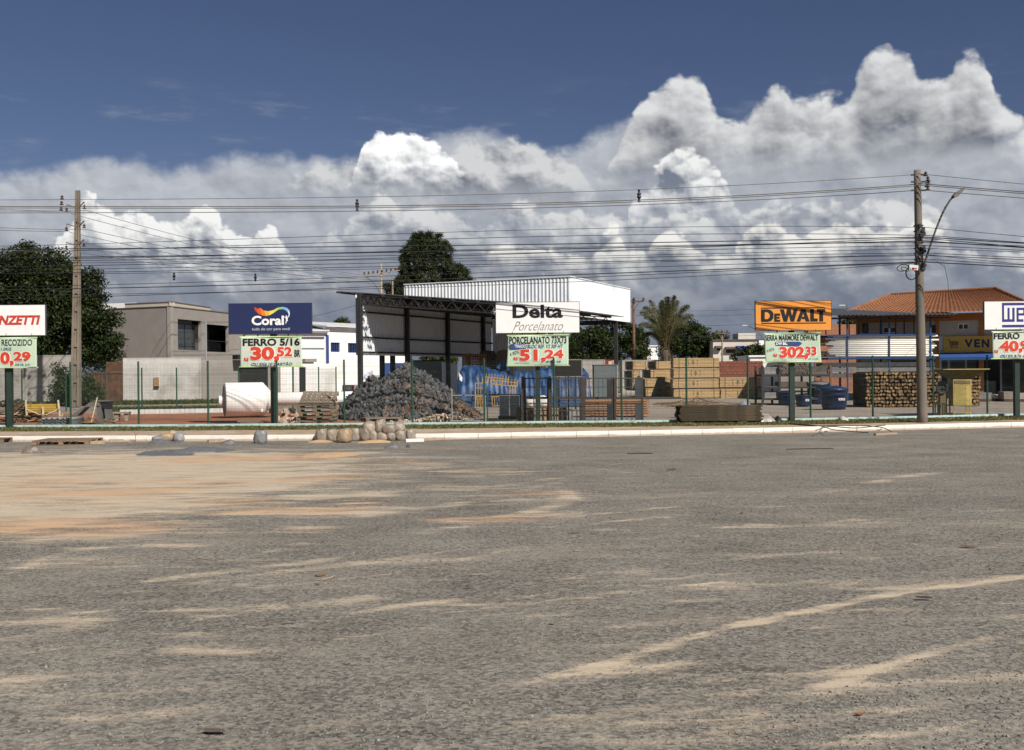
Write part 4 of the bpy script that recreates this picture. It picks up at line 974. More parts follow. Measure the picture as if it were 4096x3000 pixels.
# left boundary wall of rendered blocks, the rusty gate, and the paler wall after it
def block_wall(name, label, px0, px1, pt0, pt1, Y0, Y1, m, t=.2, course=True):
    a, b = at(px0, pt0, Y0), at(px1, pt1, Y1); root = empty(name, (a.x, a.y, ZY), 0, label, 'wall')
    f = Face(root, (a.x, a.y), (b.x, b.y)); H = (a.z + b.z) / 2
    f.wall('wall', 0, f.L, ZY - .2, H, [], m, t); f.box('coping', 0, f.L, H + .002, H + .06, -t - .02, .02, m)
    n = max(1, int(f.L / 2.6))
    for i in range(n + 1): f.box('pilaster', max(0, f.L * i / n - .1), min(f.L, f.L * i / n + .1), ZY - .2, H - .03, .001, .045, m)
    return root, f, H
block_wall('boundary_wall', 'stained grey rendered wall behind the bush and price banner', -260, 288, 1425, 1426, 70, 70.5, pl_conc)
r_, f_, H_ = block_wall('boundary_wall', 'pale concrete wall with a rusty meter box before the greige house', 492, 803, 1433, 1436, 71, 72, pl_pale)
u = f_.u(625); z = f_.z(625, 1530); f_.box('meter_box', u - .15, u + .17, z - .25, z + .35, .002, .12, mat('rusty_box', (.30, .18, .09), .85, .3, 8)); f_.box('meter_slot', u - .16, u + .18, z - .36, z - .28, .002, .15, blackf)
rg = empty('sheet_gate', (at(365, 1500, 70.6).x, 70.6, ZY), 0, 'rusty brown sheet metal gate between two grey walls', 'gate')
fg = Face(rg, (at(340, 1500, 70.6).x, 70.7), (at(491, 1500, 71).x, 71)); rg_m = mat('rusty_sheet', (.115, .055, .03), .85, .35, 2.5, .3, 20, col2=(.065, .035, .025), c2scale=1.5)
for i in range(9):
    a, b = fg.L * i / 9 + .008, fg.L * (i + 1) / 9 - .008; fg.box('sheet', a, b, ZY + .05, fg.z(430, 1488), -.05, -.02 + .012 * (i % 2), rg_m)
fg.box('upper_panel', fg.L * .55, fg.L, fg.z(470, 1486), fg.z(470, 1447), -.06, -.03, mat('rusty_dark', (.10, .05, .03), .9, .3, 3)); fg.box('rail', 0, fg.L, fg.z(430, 1486) - .14, fg.z(430, 1486) - .06, .0, .04, rg_m)

# greige two storey house
A, B_, C_ = at(430, 1238, 84.8), at(682, 1227, 82.0), at(985, 1262, 95.0)
house = empty('house', (B_.x, 82, ZY), 0, 'greige flat-roofed two storey house with big dark windows', 'house')
fl = Face(house, (A.x, A.y), (B_.x, B_.y)); fr = Face(house, (B_.x, B_.y), (C_.x, C_.y)); HZ = B_.z
fl.wall('wall', 0, fl.L, ZY - .2, HZ, [], pl_grey, .3)
def rh(px0, px1, py0, py1): a, b = fr.u(px0), fr.u(px1); m_ = (px0 + px1) / 2; return (a, b, fr.z(m_, py1), fr.z(m_, py0))
wa = rh(713, 808, 1280, 1400); wb = rh(829, 917, 1300, 1408); wg = rh(955, 978, 1470, 1640)
fr.wall('wall', .0, fr.L, ZY - .2, HZ, [wa, wb, wg], pl_grey, .3)
wi = rh(726, 806, 1294, 1402)
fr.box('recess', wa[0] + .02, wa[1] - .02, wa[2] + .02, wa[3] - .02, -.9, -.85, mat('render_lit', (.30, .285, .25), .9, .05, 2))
fr.window((wi[0], wi[1], wi[2], wi[3]), blackf, glass_mat('tinted_glass', (.05, .06, .065), .12), 1, .6, .08)
fr.box('window', wb[0] - 1.5, wb[1] + 2.5, wb[2] - .5, wb[3] + .5, -1.2, -1.15, glass_mat('dark_glass', (.008, .009, .01), .15))  # near-black pane, widened to stand for the dark interior behind the opening
fr.box('window_post', (wb[0] + wb[1]) / 2 - .4, (wb[0] + wb[1]) / 2 - .3, wb[2], wb[3], -1.14, -1.05, blackf)
for w_ in (wa, wb):
    mb = MB(); fr.box('railing', w_[0], w_[1], w_[2] + .9, w_[2] + .94, -.12, -.08, blackf)
back = [A + Vector((2, 14, 0)), C_ + Vector((-2.0, 6, 0))]
mb = MB(); poly = [(A.x, A.y), (B_.x, B_.y), (C_.x, C_.y), (back[1].x, back[1].y), (back[0].x, back[0].y)]; c_ = Vector((B_.x, 82, ZY))
n5 = len(poly); cen = Vector((sum(p[0] for p in poly) / n5, sum(p[1] for p in poly) / n5))
ins = [(cen.x + (p[0] - cen.x) * .97, cen.y + (p[1] - cen.y) * .97) for p in poly]
mb.add([(p[0] - c_.x, p[1] - c_.y, HZ - ZY - .4) for p in ins] + [(p[0] - c_.x, p[1] - c_.y, HZ - ZY - .2) for p in ins], [tuple(range(n5))[::-1], tuple(range(n5, 2 * n5))] + [(i, (i + 1) % n5, n5 + (i + 1) % n5, n5 + i) for i in range(n5)]); mb.build('roof_slab', pl_grey, house)
for f in (fl, fr): f.box('coping', 0, f.L, HZ + .002, HZ + .07, -.34, .05, mat('coping_dark', (.13, .10, .085), .9))
p0, p1, p2 = at(500, 1215, 92), at(690, 1209, 90), at(842, 1233, 98)
fb = Face(house, (p0.x, p0.y), (p1.x, p1.y)); fb.wall('roof_block', 0, fb.L, HZ - 1.0, p1.z, [], mat('render_cream', (.46, .41, .34), .9, .05, 2), .3); fb.box('coping', 0, fb.L, p1.z + .002, p1.z + .07, -.33, .05, mat('coping_dark', (.1, .1, .1)))
fb2 = Face(house, (p1.x, p1.y), (p2.x, p2.y)); fb2.wall('roof_block', .0, fb2.L, HZ - 1.0, p1.z, [], mat('render_cream', (.46, .41, .34)), .3); fb2.box('coping', 0, fb2.L, p1.z + .002, p1.z + .07, -.33, .05, mat('coping_dark', (.1, .1, .1)))
p3 = at(392, 1216, 96); fb3 = Face(house, (p3.x, p3.y), (p0.x, 94.5)); fb3.wall('roof_block', 0, fb3.L, 4.0, p3.z, [], pl_white, .3)
mb = MB(); p = at(823, 1282, 80) ; mb.tube([Vector((p.x, 80, ZY)) - c_, p - c_], .05, 6); mb.build('service_pole', mat('galvanised', (.36, .40, .44), .5, .1, 5, metal=.5), house)
# low garage wall in front of the house
gb = empty('garage_wall', (at(803, 1500, 74).x, 74, ZY), 0, 'greige low garage wall with a dark doorway under the cream banner', 'wall')
ff = Face(gb, (at(804, 1500, 74).x, 74), (at(1122, 1500, 78).x, 78)); HG = ff.z(850, 1440)
gd = (ff.u(957), ff.u(1072), ZY - .1, ff.z(1000, 1469)); ff.wall('wall', 0, ff.L, ZY - .2, HG, [gd], pl_grey, .25)
ff.box('door', gd[0], gd[1], ZY - .1, gd[3], -.22, -.16, mat('door_dark', (.018, .018, .02), .5)); ff.box('canopy', ff.u(930), ff.u(962), ff.z(940, 1438), ff.z(940, 1420), .02, .9, blackf)

# white works building with blue trim
wbl = empty('white_building', (at(915, 1500, 97).x, 97, ZY), 0, 'white works building with small barred windows and blue trim', 'building')
fw = Face(wbl, (at(905, 1500, 94).x, 94), (at(1302, 1500, 98).x, 98)); ztop = fw.z(1280, 1326)
fw.wall('wall', 0, fw.L, ZY - .2, ztop, [], pl_white, .3)
fw2 = Face(wbl, (at(1303, 1500, 98).x, 98), (at(1640, 1500, 108).x, 108)); z2 = fw2.z(1400, 1312)
w1 = (fw2.u(1324), fw2.u(1361), fw2.z(1342, 1408), fw2.z(1342, 1370)); w2 = (fw2.u(1393), fw2.u(1434), fw2.z(1412, 1411), fw2.z(1412, 1372))
fw2.wall('wall', 0, fw2.L, ZY - .2, z2, [w1, w2], pl_white, .3)
for w_ in (w1, w2): fw2.window(w_, blue_m, glass_mat('blue_glass', (.012, .018, .035), .15), 3, .15, .05)
fw2.box('drain_pipe', .05, .35, fw2.z(1310, 1452), fw2.z(1310, 1340), .002, .1, blue_m)
for f in (fw, fw2):
    mb = MB(); zz = ztop if f is fw else z2
    pts = [f.loc(-.3, zz + .02, .5), f.loc(f.L + .3, zz + .02, .5), f.loc(f.L + .3, zz + .75, -6), f.loc(-.3, zz + .75, -6)]
    mb.add(pts + [p + Vector((0, 0, .1)) for p in pts], [(3, 2, 1, 0), (4, 5, 6, 7), (0, 1, 5, 4), (1, 2, 6, 5), (2, 3, 7, 6), (3, 0, 4, 7)]); mb.build('roof', mat('roof_white_sheet', (.62, .62, .61), .5, .06, 2), wbl)
fw.box('gutter', 0, fw.L, ztop - .16, ztop - .02, .5, .62, mat('gutter_grey', (.2, .2, .2), .6)); fw.box('door_canopy', fw.u(1209), fw.u(1256), fw.z(1230, 1448), fw.z(1230, 1435), .0, 1.0, pl_grey)
fw.box('wall_pipe', fw.u(1208), fw.u(1298), fw.z(1250, 1396), fw.z(1250, 1391), .002, .06, mat('gutter_grey', (.2, .2, .2)))
ww = empty('yard_wall', (at(1115, 1500, 88).x, 88, ZY), 0, 'low white yard wall with a dark doorway and blue lettering', 'wall')
fq = Face(ww, (at(1112, 1500, 86).x, 86), (at(1532, 1500, 92).x, 92)); hq = fq.z(1300, 1455)
dq = (fq.u(1197), fq.u(1223), ZY - .1, fq.z(1210, 1469)); dq2 = (fq.u(1098), fq.u(1121), ZY, fq.z(1110, 1470))
fq.wall('wall', 0, fq.L, ZY - .2, hq, [dq], pl_white, .2); fq.box('door', dq[0], dq[1], ZY - .1, dq[3], -.16, -.1, blackf)
fq.box('gate_post', fq.u(1170), fq.u(1175), ZY, fq.z(1172, 1468), .002, .06, mat('gutter_grey', (.2, .2, .2)))
v, f3 = text_geo('Amador União', .0, 1.0); lo, hi = v.min(0), v.max(0); t = (v - lo) / (hi - lo); ua, ub = fq.u(1437), fq.u(1492); za, zb = fq.z(1460, 1528), fq.z(1460, 1478)
me = bpy.data.meshes.new('lettering'); me.from_pydata([fq.loc(ua + a * (ub - ua), za + b * (zb - za) * .45 + a * (zb - za) * .6, .012) for a, b in t], [], f3); obj('lettering', me, ink('ink_wall', (.03, .06, .30)), ww)
bw = empty('blue_wall', (at(1535, 1500, 93).x, 93, ZY), 0, 'deep blue wall seen under the sheet wall of the shed', 'wall')
fz = Face(bw, (at(1533, 1500, 93).x, 93), (at(1660, 1500, 96).x, 96)); fz.wall('wall', 0, fz.L, ZY - .2, fz.z(1600, 1456), [], blue_m, .2); fz.box('coping', 0, fz.L, fz.z(1600, 1456) + .002, fz.z(1600, 1452), -.22, .02, blue_m)
# box truck seen between the shed columns
tr = empty('box_truck', (at(1710, 1500, 84).x, 84, ZY), R(8), 'grey box truck parked beyond the open shed', 'truck')
mb = MB(); mb.span((-1.15, 0, .95), (1.15, 5, 2.75)); mb.build('cargo_box', mat('truck_grey', (.15, .16, .17), .5, .1, 2), tr)
mb = MB(); mb.span((-1.2, -.03, 2.76), (1.2, 5.05, 2.84)); mb.build('roof_rail', blackf, tr); mb = MB(); mb.span((1.16, .0, .95), (1.45, .3, 2.7)); mb.build('door_edge', pl_white, tr)
mb = MB(); mb.span((-.9, .2, .55), (.9, 7, .9)); mb.build('chassis', blackf, tr); mb = MB(); mb.span((-1.1, 5.2, .6), (1.1, 7, 2.4)); mb.build('cab', mat('truck_cab', (.3, .3, .3), .4), tr)
for x in (-.95, .95):
    for y in (1.2, 6.2):
        mb = MB(); mb.lathe([(.0, -.13), (.42, -.13), (.45, -.09), (.45, .09), (.42, .13), (.0, .13)], 16, (0, 0, 0), Matrix.Rotation(math.pi / 2, 3, 'Y')); mb.build('wheel', mat('rubber', (.02, .02, .02), .9), tr, (x, y, .45))
mb = MB(); mb.lathe([(.0, 0), (.10, 0), (.10, .006), (0, .006)], 10, (0, 0, 0), Matrix.Rotation(math.pi / 2, 3, 'X')); mb.build('emblem', mat('emblem_amber', (.5, .3, .04), .5), tr, (.55, -.004, 1.9))
wp = empty('white_pillar_wall', (at(1770, 1500, 78).x, 78, ZY), 0, 'short white wall between the shed column and the blue tarp', 'wall')
fp = Face(wp, (at(1772, 1500, 78).x, 78), (at(1830, 1500, 78.5).x, 78.5)); fp.wall('wall', 0, fp.L, ZY - .2, fp.z(1800, 1456), [], pl_white, .2); fp.box('coping', -.03, fp.L + .03, fp.z(1800, 1456) + .002, fp.z(1800, 1456) + .06, -.24, .04, pl_white)

# ------------------------------------------------------------------ open steel shed
S0 = at(1440, 1500, 60.0); TH = R(25); q_ = Vector((math.cos(TH), -math.sin(TH), 0)); r_ = Vector((math.sin(TH), math.cos(TH), 0)); SO = Vector((S0.x, 60.0, ZY))
MS = Matrix((q_, r_, Vector((0, 0, 1)))).transposed().to_4x4()
steel = mat('shed_steel', (.030, .030, .032), .6, .2, 4, spec=.4); sheet_m = mat('sheet_galvalume', (.76, .79, .81), .5, .05, 2, metal=0.0, spec=.5); fascia_m = mat('sheet_white', (.76, .785, .80), .42, .04, 2, spec=.5, col2=(.62, .66, .69), c2scale=.5)
shed = empty('steel_shed', SO, -TH, 'open steel shed with corrugated side wall and dark single-slope roof', 'shed')
def corrugated(name, m, parent, o, du, L, dz, H0, H1, pitch=.2, depth=.035, nrm=None, sheets=1.05):
    """ribbed sheets: o origin, du along, dz up; H may differ at both ends; each sheet its own part"""
    o, du, dz = Vector(o), Vector(du).normalized(), Vector(dz).normalized(); nrm = Vector(nrm) if nrm is not None else du.cross(dz)
    n = max(1, round(L / sheets)); w = L / n; k = max(2, round(w / pitch)); pw = w / k
    for s in range(n):
        prof = []
        for j in range(k):
            x = s * w + j * pw
            prof += [(x, 0), (x + pw * .55, 0), (x + pw * .66, depth), (x + pw * .89, depth)]
        prof.append(((s + 1) * w, 0)); vs, fs = [], []
        for x, d in prof:
            h = H0 + (H1 - H0) * x / L; b = o + du * x + nrm * (d + .004 * (s % 2)); vs += [b, b + dz * h]
        fs = [(2 * i, 2 * i + 2, 2 * i + 3, 2 * i + 1) for i in range(len(prof) - 1)]
        mb = MB(); mb.add(vs, fs); mb.build(name, m, parent)
ZR = lambda t: 6.57 - ZY - .092 * t
SL = 17.4
corrugated('wall_sheet', sheet_m, shed, (-.26, 0, 3.03 - ZY), (0, 1, 0), SL, (0, 0, 1), 3.46, 3.46, .29, .13, (1, 0, 0))
cols = [0, 5.25, 10.5, 15.75]
for s in cols:
    mb = MB(); mb.span((-.08, s - .13, -.1), (.14, s + .13, ZR(0) - .1)); mb.build('column', steel, shed)
    if s > 6: continue
    mb = MB(); mb.span((9.5, s - .11, -.1), (9.72, s + .11, ZR(9.6) - .1)); mb.build('column', steel, shed)
for z in (3.2 - ZY, 4.06 - ZY, 5.52 - ZY):
    mb = MB(); mb.span((-.115, .0, z - .05), (-.03, SL, z + .05)); mb.build('girt', steel, shed)
for (px, Y) in ((1529, 70), (1571, 70)):
    p = MS.inverted() @ (Vector((at(px, 1500, Y).x, Y, ZY)) - SO); mb = MB(); mb.span((p.x - .13, p.y - .13, -.1), (p.x + .13, p.y + .13, 3.4)); mb.build('column', steel, shed)
for s in cols:                                    # trusses
    t0, t1 = 0.0, 9.6
    for dz in (-.12, -.62):
        mb = MB(); mb.bar((t0, s, ZR(t0) + dz), (t1, s, ZR(t1) + dz), .07, .07); mb.build('truss_chord', steel, shed)
    n = 12; mb = MB()
    for i in range(n):
        a, b = t0 + (t1 - t0) * i / n, t0 + (t1 - t0) * (i + 1) / n; c = (a + b) / 2
        mb.bar((a, s, ZR(a) - .6), (c, s, ZR(c) - .14), .045, .045); mb.bar((c, s, ZR(c) - .14), (b, s, ZR(b) - .6), .045, .045)
    mb.build('truss_web', steel, shed)
for dz in (-.12, -.62):                            # eaves truss along the side wall
    mb = MB(); mb.bar((.08, 0, ZR(0) + dz), (.08, SL, ZR(0) + dz), .07, .07); mb.build('truss_chord', steel, shed)
mb = MB()
for i in range(24):
    a, b = SL * i / 24, SL * (i + 1) / 24; c = (a + b) / 2; mb.bar((.08, a, ZR(0) - .6), (.08, c, ZR(0) - .14), .04, .04); mb.bar((.08, c, ZR(0) - .14), (.08, b, ZR(0) - .6), .04, .04)
mb.build('truss_web', steel, shed)
for i in range(8):
    t = -1.5 + i * 1.5; mb = MB(); mb.bar((t, -.1, ZR(t) - .045), (t, SL, ZR(t) - .045), .06, .08); mb.build('purlin', steel, shed)
mb = MB(); t0, t1 = -1.72, 9.9
vs = [(t0, .3, ZR(t0)), (t1, .3, ZR(t1)), (t1, SL, ZR(t1)), (t0, SL, ZR(t0))]
mb.add(vs + [(a, b, c + .05) for a, b, c in vs], [(3, 2, 1, 0), (4, 5, 6, 7), (0, 1, 5, 4), (1, 2, 6, 5), (2, 3, 7, 6), (3, 0, 4, 7)]); mb.build('roof_sheet', mat('roof_dark', (.10, .10, .10), .6, .1, 2), shed)

hall = empty('sheet_hall', SO + MS.to_3x3() @ Vector((5.85, 17.7, 0)), -TH, 'taller hall with a wide white ribbed sheet fascia behind the open shed', 'hall')
HB, HT_ = 5.93 - ZY, 8.62 - ZY
corrugated('fascia_sheet', fascia_m, hall, (-13.45, 0, HB), (1, 0, 0), 13.45, (0, 0, 1), HT_ - HB, HT_ - HB, .27, .05, (0, -1, 0), 1.1)
corrugated('fascia_sheet', fascia_m, hall, (0, .02, HB), (0, 1, 0), 13.1, (0, 0, 1), HT_ - HB, HT_ - HB, .27, .05, (1, 0, 0), 1.1)
for a, b in (((-13.45, -.02, HT_ + .03), (.06, -.02, HT_ + .03)), ((.02, 0.02, HT_ + .03), (.02, 13.1, HT_ + .03)), ((-13.45, .12, HB + .05), (0, .12, HB + .05)), ((-.12, 0, HB + .05), (-.12, 13.1, HB + .05))):
    mb = MB(); mb.bar(a, b, .12, .06); mb.build('trim', fascia_m if b[2] > 7 else steel, hall)
mb = MB(); mb.span((-13.3, .2, HB + .3), (-.2, 13.0, HB + .4)); mb.build('roof_sheet', mat('roof_dark', (.1, .1, .1)), hall)
for t, s in ((-.2, 10.2), (-13.2, .3), (-13.2, 10)):
    mb = MB(); mb.span((t - .13, s - .13, -.1), (t + .13, s + .13, HB + .3)); mb.build('column', steel, hall)
for s in (.3, 10.2, 12.6):
    mb = MB(); mb.span((-13.2, s - .08, HB - .15), (-.2, s + .08, HB + .1)); mb.build('roof_beam', steel, hall)
corrugated('back_sheet', sheet_m, hall, (-6.0, -.1, .9), (1, 0, 0), 4.2, (0, 0, 1), HB - 1.0, HB - 1.0, .2, .035, (0, -1, 0), 1.05)

# ------------------------------------------------------------------ far buildings right of the shed
def simple_house(name, label, px0, px1, ptop, Y, m, depth=7.0, holes=(), roofm=None, cat='house', pbot=1560):
    a, b = at(px0, ptop, Y), at(px1, ptop, Y); root = empty(name, (a.x, Y, ZY), 0, label, cat); f = Face(root, (a.x, Y), (b.x, Y)); H = a.z
    hs = [(f.u(h[0]), f.u(h[2]), f.z(h[0], h[3]), f.z(h[0], h[1])) for h in holes]
    f.wall('wall', 0, f.L, ZY - .2, H, hs, m, .25)
    for h in hs: f.window(h, blackf, glass, 1, .15, .05)
    for u0 in (0.0, f.L - .25):
        mb = MB(); mb.span((u0, .252, -.2), (u0 + .25, depth, H - ZY)); mb.build('side_wall', m, root)
    mb = MB(); mb.span((-.15, -.15, H - ZY + .002), (f.L + .15, depth, H - ZY + .14)); mb.build('roof', roofm or m, root)
    return root, f, H
simple_house('small_house', 'small white house far off beneath the palm', 2568, 2632, 1386, 140, pl_white, holes=((2585, 1400, 2600, 1415),))
pale = mat('render_pale', (.56, .53, .47), .9, .06, 1)
rt, f, H = simple_house('flat_roofed_house', 'pale flat-roofed house with round hooded windows and a roof tank box', 2852, 3105, 1363, 115, pale, 9, holes=((2868, 1388, 2882, 1402), (2905, 1395, 2942, 1412), (2978, 1390, 3014, 1410)), roofm=mat('roof_edge_dark', (.10, .075, .06), .8))
for a, b, y in ((2860, 2888, 1384), (2900, 2948, 1388), (2968, 3016, 1386)):
    f.box('window_hood', f.u(a), f.u(b), f.z(a, y + 9), f.z(a, y), .0, .6, mat('hood_brown', (.12, .085, .07), .9))
f.box('blue_awning', f.u(2943), f.u(2972), f.z(2950, 1397), f.z(2950, 1384), .0, 1.0, blue_m)
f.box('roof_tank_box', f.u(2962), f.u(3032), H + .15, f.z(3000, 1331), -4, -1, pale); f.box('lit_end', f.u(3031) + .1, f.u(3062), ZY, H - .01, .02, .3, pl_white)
simple_house('side_shed', 'low shed with pale sheet roof beside the orange sign post', 3000, 3118, 1428, 90, pl_white, 5, cat='shed')
rb = empty('brick_wall', (at(2876, 1500, 79).x, 79, ZY), 0, 'red brick wall with dark holes behind the timber packs', 'wall')
fbk = Face(rb, (at(2872, 1500, 79).x, 79), (at(3052, 1500, 80).x, 80)); hb = fbk.z(2960, 1444); brick_m = mat('red_brick', (.20, .065, .04), .9, .2, 3, .4, 25, rnd=.10)
fbk.wall('mortar_core', 0, fbk.L, ZY - .2, hb - .01, [], mat('mortar_red', (.14, .06, .045), .95), .18)
bb = MB(); bb.span((-.19, -.02, -.09), (.19, .02, .09)); bme = bb.mesh('brick', [brick_m])
row = 0; z = hb - .10
while z > 1.7:
    x = .2 + (.2 if row % 2 else 0)
    while x < fbk.L - .2:
        if random.random() > .05: obj('brick', bme, None, rb, fbk.loc(x, z, .0 + random.uniform(-.004, .006)), (0, 0, fbk.rz))
        x += .40
    z -= .2; row += 1
sg = empty('graffiti_wall', (at(2412, 1500, 90).x, 90, ZY), 0, 'small red and pink painted wall above the grey container', 'wall')
fs_ = Face(sg, (at(2408, 1500, 90).x, 90), (at(2474, 1500, 90).x, 90)); fs_.wall('wall', 0, fs_.L, ZY - .2, fs_.z(2440, 1440), [], mat('paint_red', (.22, .03, .03), .8), .2)
fs_.box('painted_panel', fs_.L * .55, fs_.L - .02, fs_.z(2440, 1460), fs_.z(2440, 1441), .002, .02, mat('paint_pink', (.50, .22, .22), .8)); fs_.box('painted_oval', fs_.L * .40, fs_.L * .58, fs_.z(2440, 1458), fs_.z(2440, 1445), .022, .03, mat('paint_cream', (.6, .5, .3), .8))
block_wall('boundary_wall', 'grey block wall behind the blue tarp and the dark board', 2330, 2420, 1441, 1442, 82, 82, pl_conc)
block_wall('boundary_wall', 'long low wall far behind the timber packs', 2480, 2875, 1444, 1440, 88, 90, pl_conc)

# ------------------------------------------------------------------ shop on the right
shop = empty('shop_building', (at(3760, 1500, 61).x, 61, ZY), 0, 'yellow and grey shop with an orange tiled hip roof and blue awning', 'shop')
P0, P1 = at(3425, 1500, 64.6), at(4330, 1500, 59.5); fsx = Face(shop, (P0.x, P0.y), (P1.x, P1.y)); ez = 5.22
orange_m = mat('paint_orange', (.34, .145, .042), .8, .08, 2); yellow_m = mat('paint_yellow', (.50, .34, .07), .8, .06, 2); sgrey = mat('render_grey', (.40, .39, .37), .9, .06, 1.2)
H1 = (fsx.u(3833), fsx.u(3876), fsx.z(3850, 1318), fsx.z(3850, 1294)); H2 = (fsx.u(3727), fsx.u(3744), fsx.z(3735, 1331), fsx.z(3735, 1300)); H3 = (fsx.u(3533), fsx.u(3590), fsx.z(3560, 1332), fsx.z(3560, 1307)); H4 = (fsx.u(3450), fsx.u(3476), fsx.z(3460, 1332), fsx.z(3460, 1293))
d1 = (fsx.u(3766), fsx.u(3916), ZY - .05, fsx.z(3840, 1436)); d2 = (fsx.u(3936), fsx.u(4260), ZY - .05, fsx.z(4000, 1436)); d0 = (fsx.u(3560), fsx.u(3742), ZY - .05, fsx.z(3650, 1440))
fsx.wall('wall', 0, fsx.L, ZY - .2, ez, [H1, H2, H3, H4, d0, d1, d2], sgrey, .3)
for h in (H1, H3): fsx.window(h, pl_white, glass_mat('dark_glass', (.01, .01, .01)), 1, .12, .05)
for h in (H2, H4): fsx.window(h, blackf, glass_mat('dark_glass', (.01, .01, .01)), 0, .12, .03)
for a, b in ((3746, 3757), (3917, 3935), (3428, 3442)): fsx.box('pilaster', fsx.u(a), fsx.u(b), ZY, ez - .25, .003, .12, orange_m)
fsx.box('eaves_band', 0, fsx.L, ez - .42, ez - .02, .003, .09, orange_m)
fsx.box('floor_slab', 0, fsx.L, ZY - .12, ZY + .02, -8, 1.2, pl_conc); fsx.box('back_wall', 0, fsx.L, ZY, ez, -4.3, -4.0, mat('shop_back_shade', (.05, .05, .055), .9)); fsx.box('ceiling_slab', 0, fsx.L, 3.2, 3.35, -8, -.32, sgrey)  # back wall coloured near black to stand for the dim interior
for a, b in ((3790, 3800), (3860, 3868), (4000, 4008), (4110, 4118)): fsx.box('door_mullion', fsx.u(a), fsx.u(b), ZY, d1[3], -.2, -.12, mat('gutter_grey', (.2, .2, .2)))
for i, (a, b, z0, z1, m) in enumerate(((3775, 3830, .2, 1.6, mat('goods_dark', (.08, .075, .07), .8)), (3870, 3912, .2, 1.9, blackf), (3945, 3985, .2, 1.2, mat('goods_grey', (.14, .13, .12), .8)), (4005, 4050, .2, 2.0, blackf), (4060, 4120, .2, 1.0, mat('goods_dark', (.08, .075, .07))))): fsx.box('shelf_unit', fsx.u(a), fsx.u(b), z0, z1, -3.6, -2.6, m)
sb = fsx.box('sign_band', fsx.u(3776), fsx.u(4260), fsx.z(3860, 1406), fsx.z(3860, 1345), .13, .22, yellow_m)
def on_face(name, t, px0, px1, py0, py1, m, d, bold=.03, par=None):
    v, f3 = text_geo(t, bold, 1.0); lo, hi = v.min(0), v.max(0); t_ = (v - lo) / (hi - lo); a, b = fsx.u(px0), fsx.u(px1); mid = (px0 + px1) / 2; z0, z1 = fsx.z(mid, py1), fsx.z(mid, py0)
    me = bpy.data.meshes.new(name); me.from_pydata([fsx.loc(a + x * (b - a), z0 + y * (z1 - z0), d) for x, y in t_], [], f3); return obj(name, me, m, par or shop)
navy_ink = ink('ink_navy', (.02, .022, .075)); [on_face('letter', ch, a_, b_, 1357, 1390, navy_ink, .225, .045) for ch, a_, b_ in (('V', 3859, 3893), ('E', 3898, 3921), ('N', 3928, 3958))]
def fpt(px, py, d=.235): return fsx.loc(fsx.u(px), fsx.z(px, py), d)
mb = MB()
for a, b in (((3790, 1356), (3798, 1358)), ((3798, 1358), (3807, 1389)), ((3801, 1366), (3834, 1368)), ((3834, 1368), (3832, 1381)), ((3832, 1381), (3806, 1382)), ((3807, 1389), (3833, 1390)), ((3803, 1371), (3833, 1372)), ((3804, 1376), (3832, 1377)), ((3811, 1366), (3813, 1382)), ((3822, 1367), (3822, 1382)), ((3807, 1389), (3806, 1394)), ((3830, 1390), (3830, 1394))):
    mb.bar(fpt(*a), fpt(*b), .03, .006, up=fsx.n)
mb.build('cart_emblem', navy_ink, shop)
za, zb = fsx.z(3850, 1410), fsx.z(3850, 1426); ua, ub = fsx.u(3762), fsx.u(4260); mb = MB()
mb.add([fsx.loc(ua, za, .10), fsx.loc(ub, za, .10), fsx.loc(ub, zb - .05, 1.1), fsx.loc(ua, zb - .05, 1.1), fsx.loc(ua, za - .04, .10), fsx.loc(ub, za - .04, .10), fsx.loc(ub, zb - .22, 1.1), fsx.loc(ua, zb - .22, 1.1)], [(0, 1, 2, 3), (7, 6, 5, 4), (3, 2, 6, 7), (0, 4, 5, 1), (0, 3, 7, 4), (1, 5, 6, 2)]); mb.build('awning', mat('awning_blue', (.03, .08, .24), .7, .1, 2), shop, fix=True)
fsx.box('upper_band', fsx.u(3757), fsx.u(3775), fsx.z(3765, 1400), fsx.z(3765, 1345), .003, .10, mat('panel_white', (.55, .56, .58), .7))
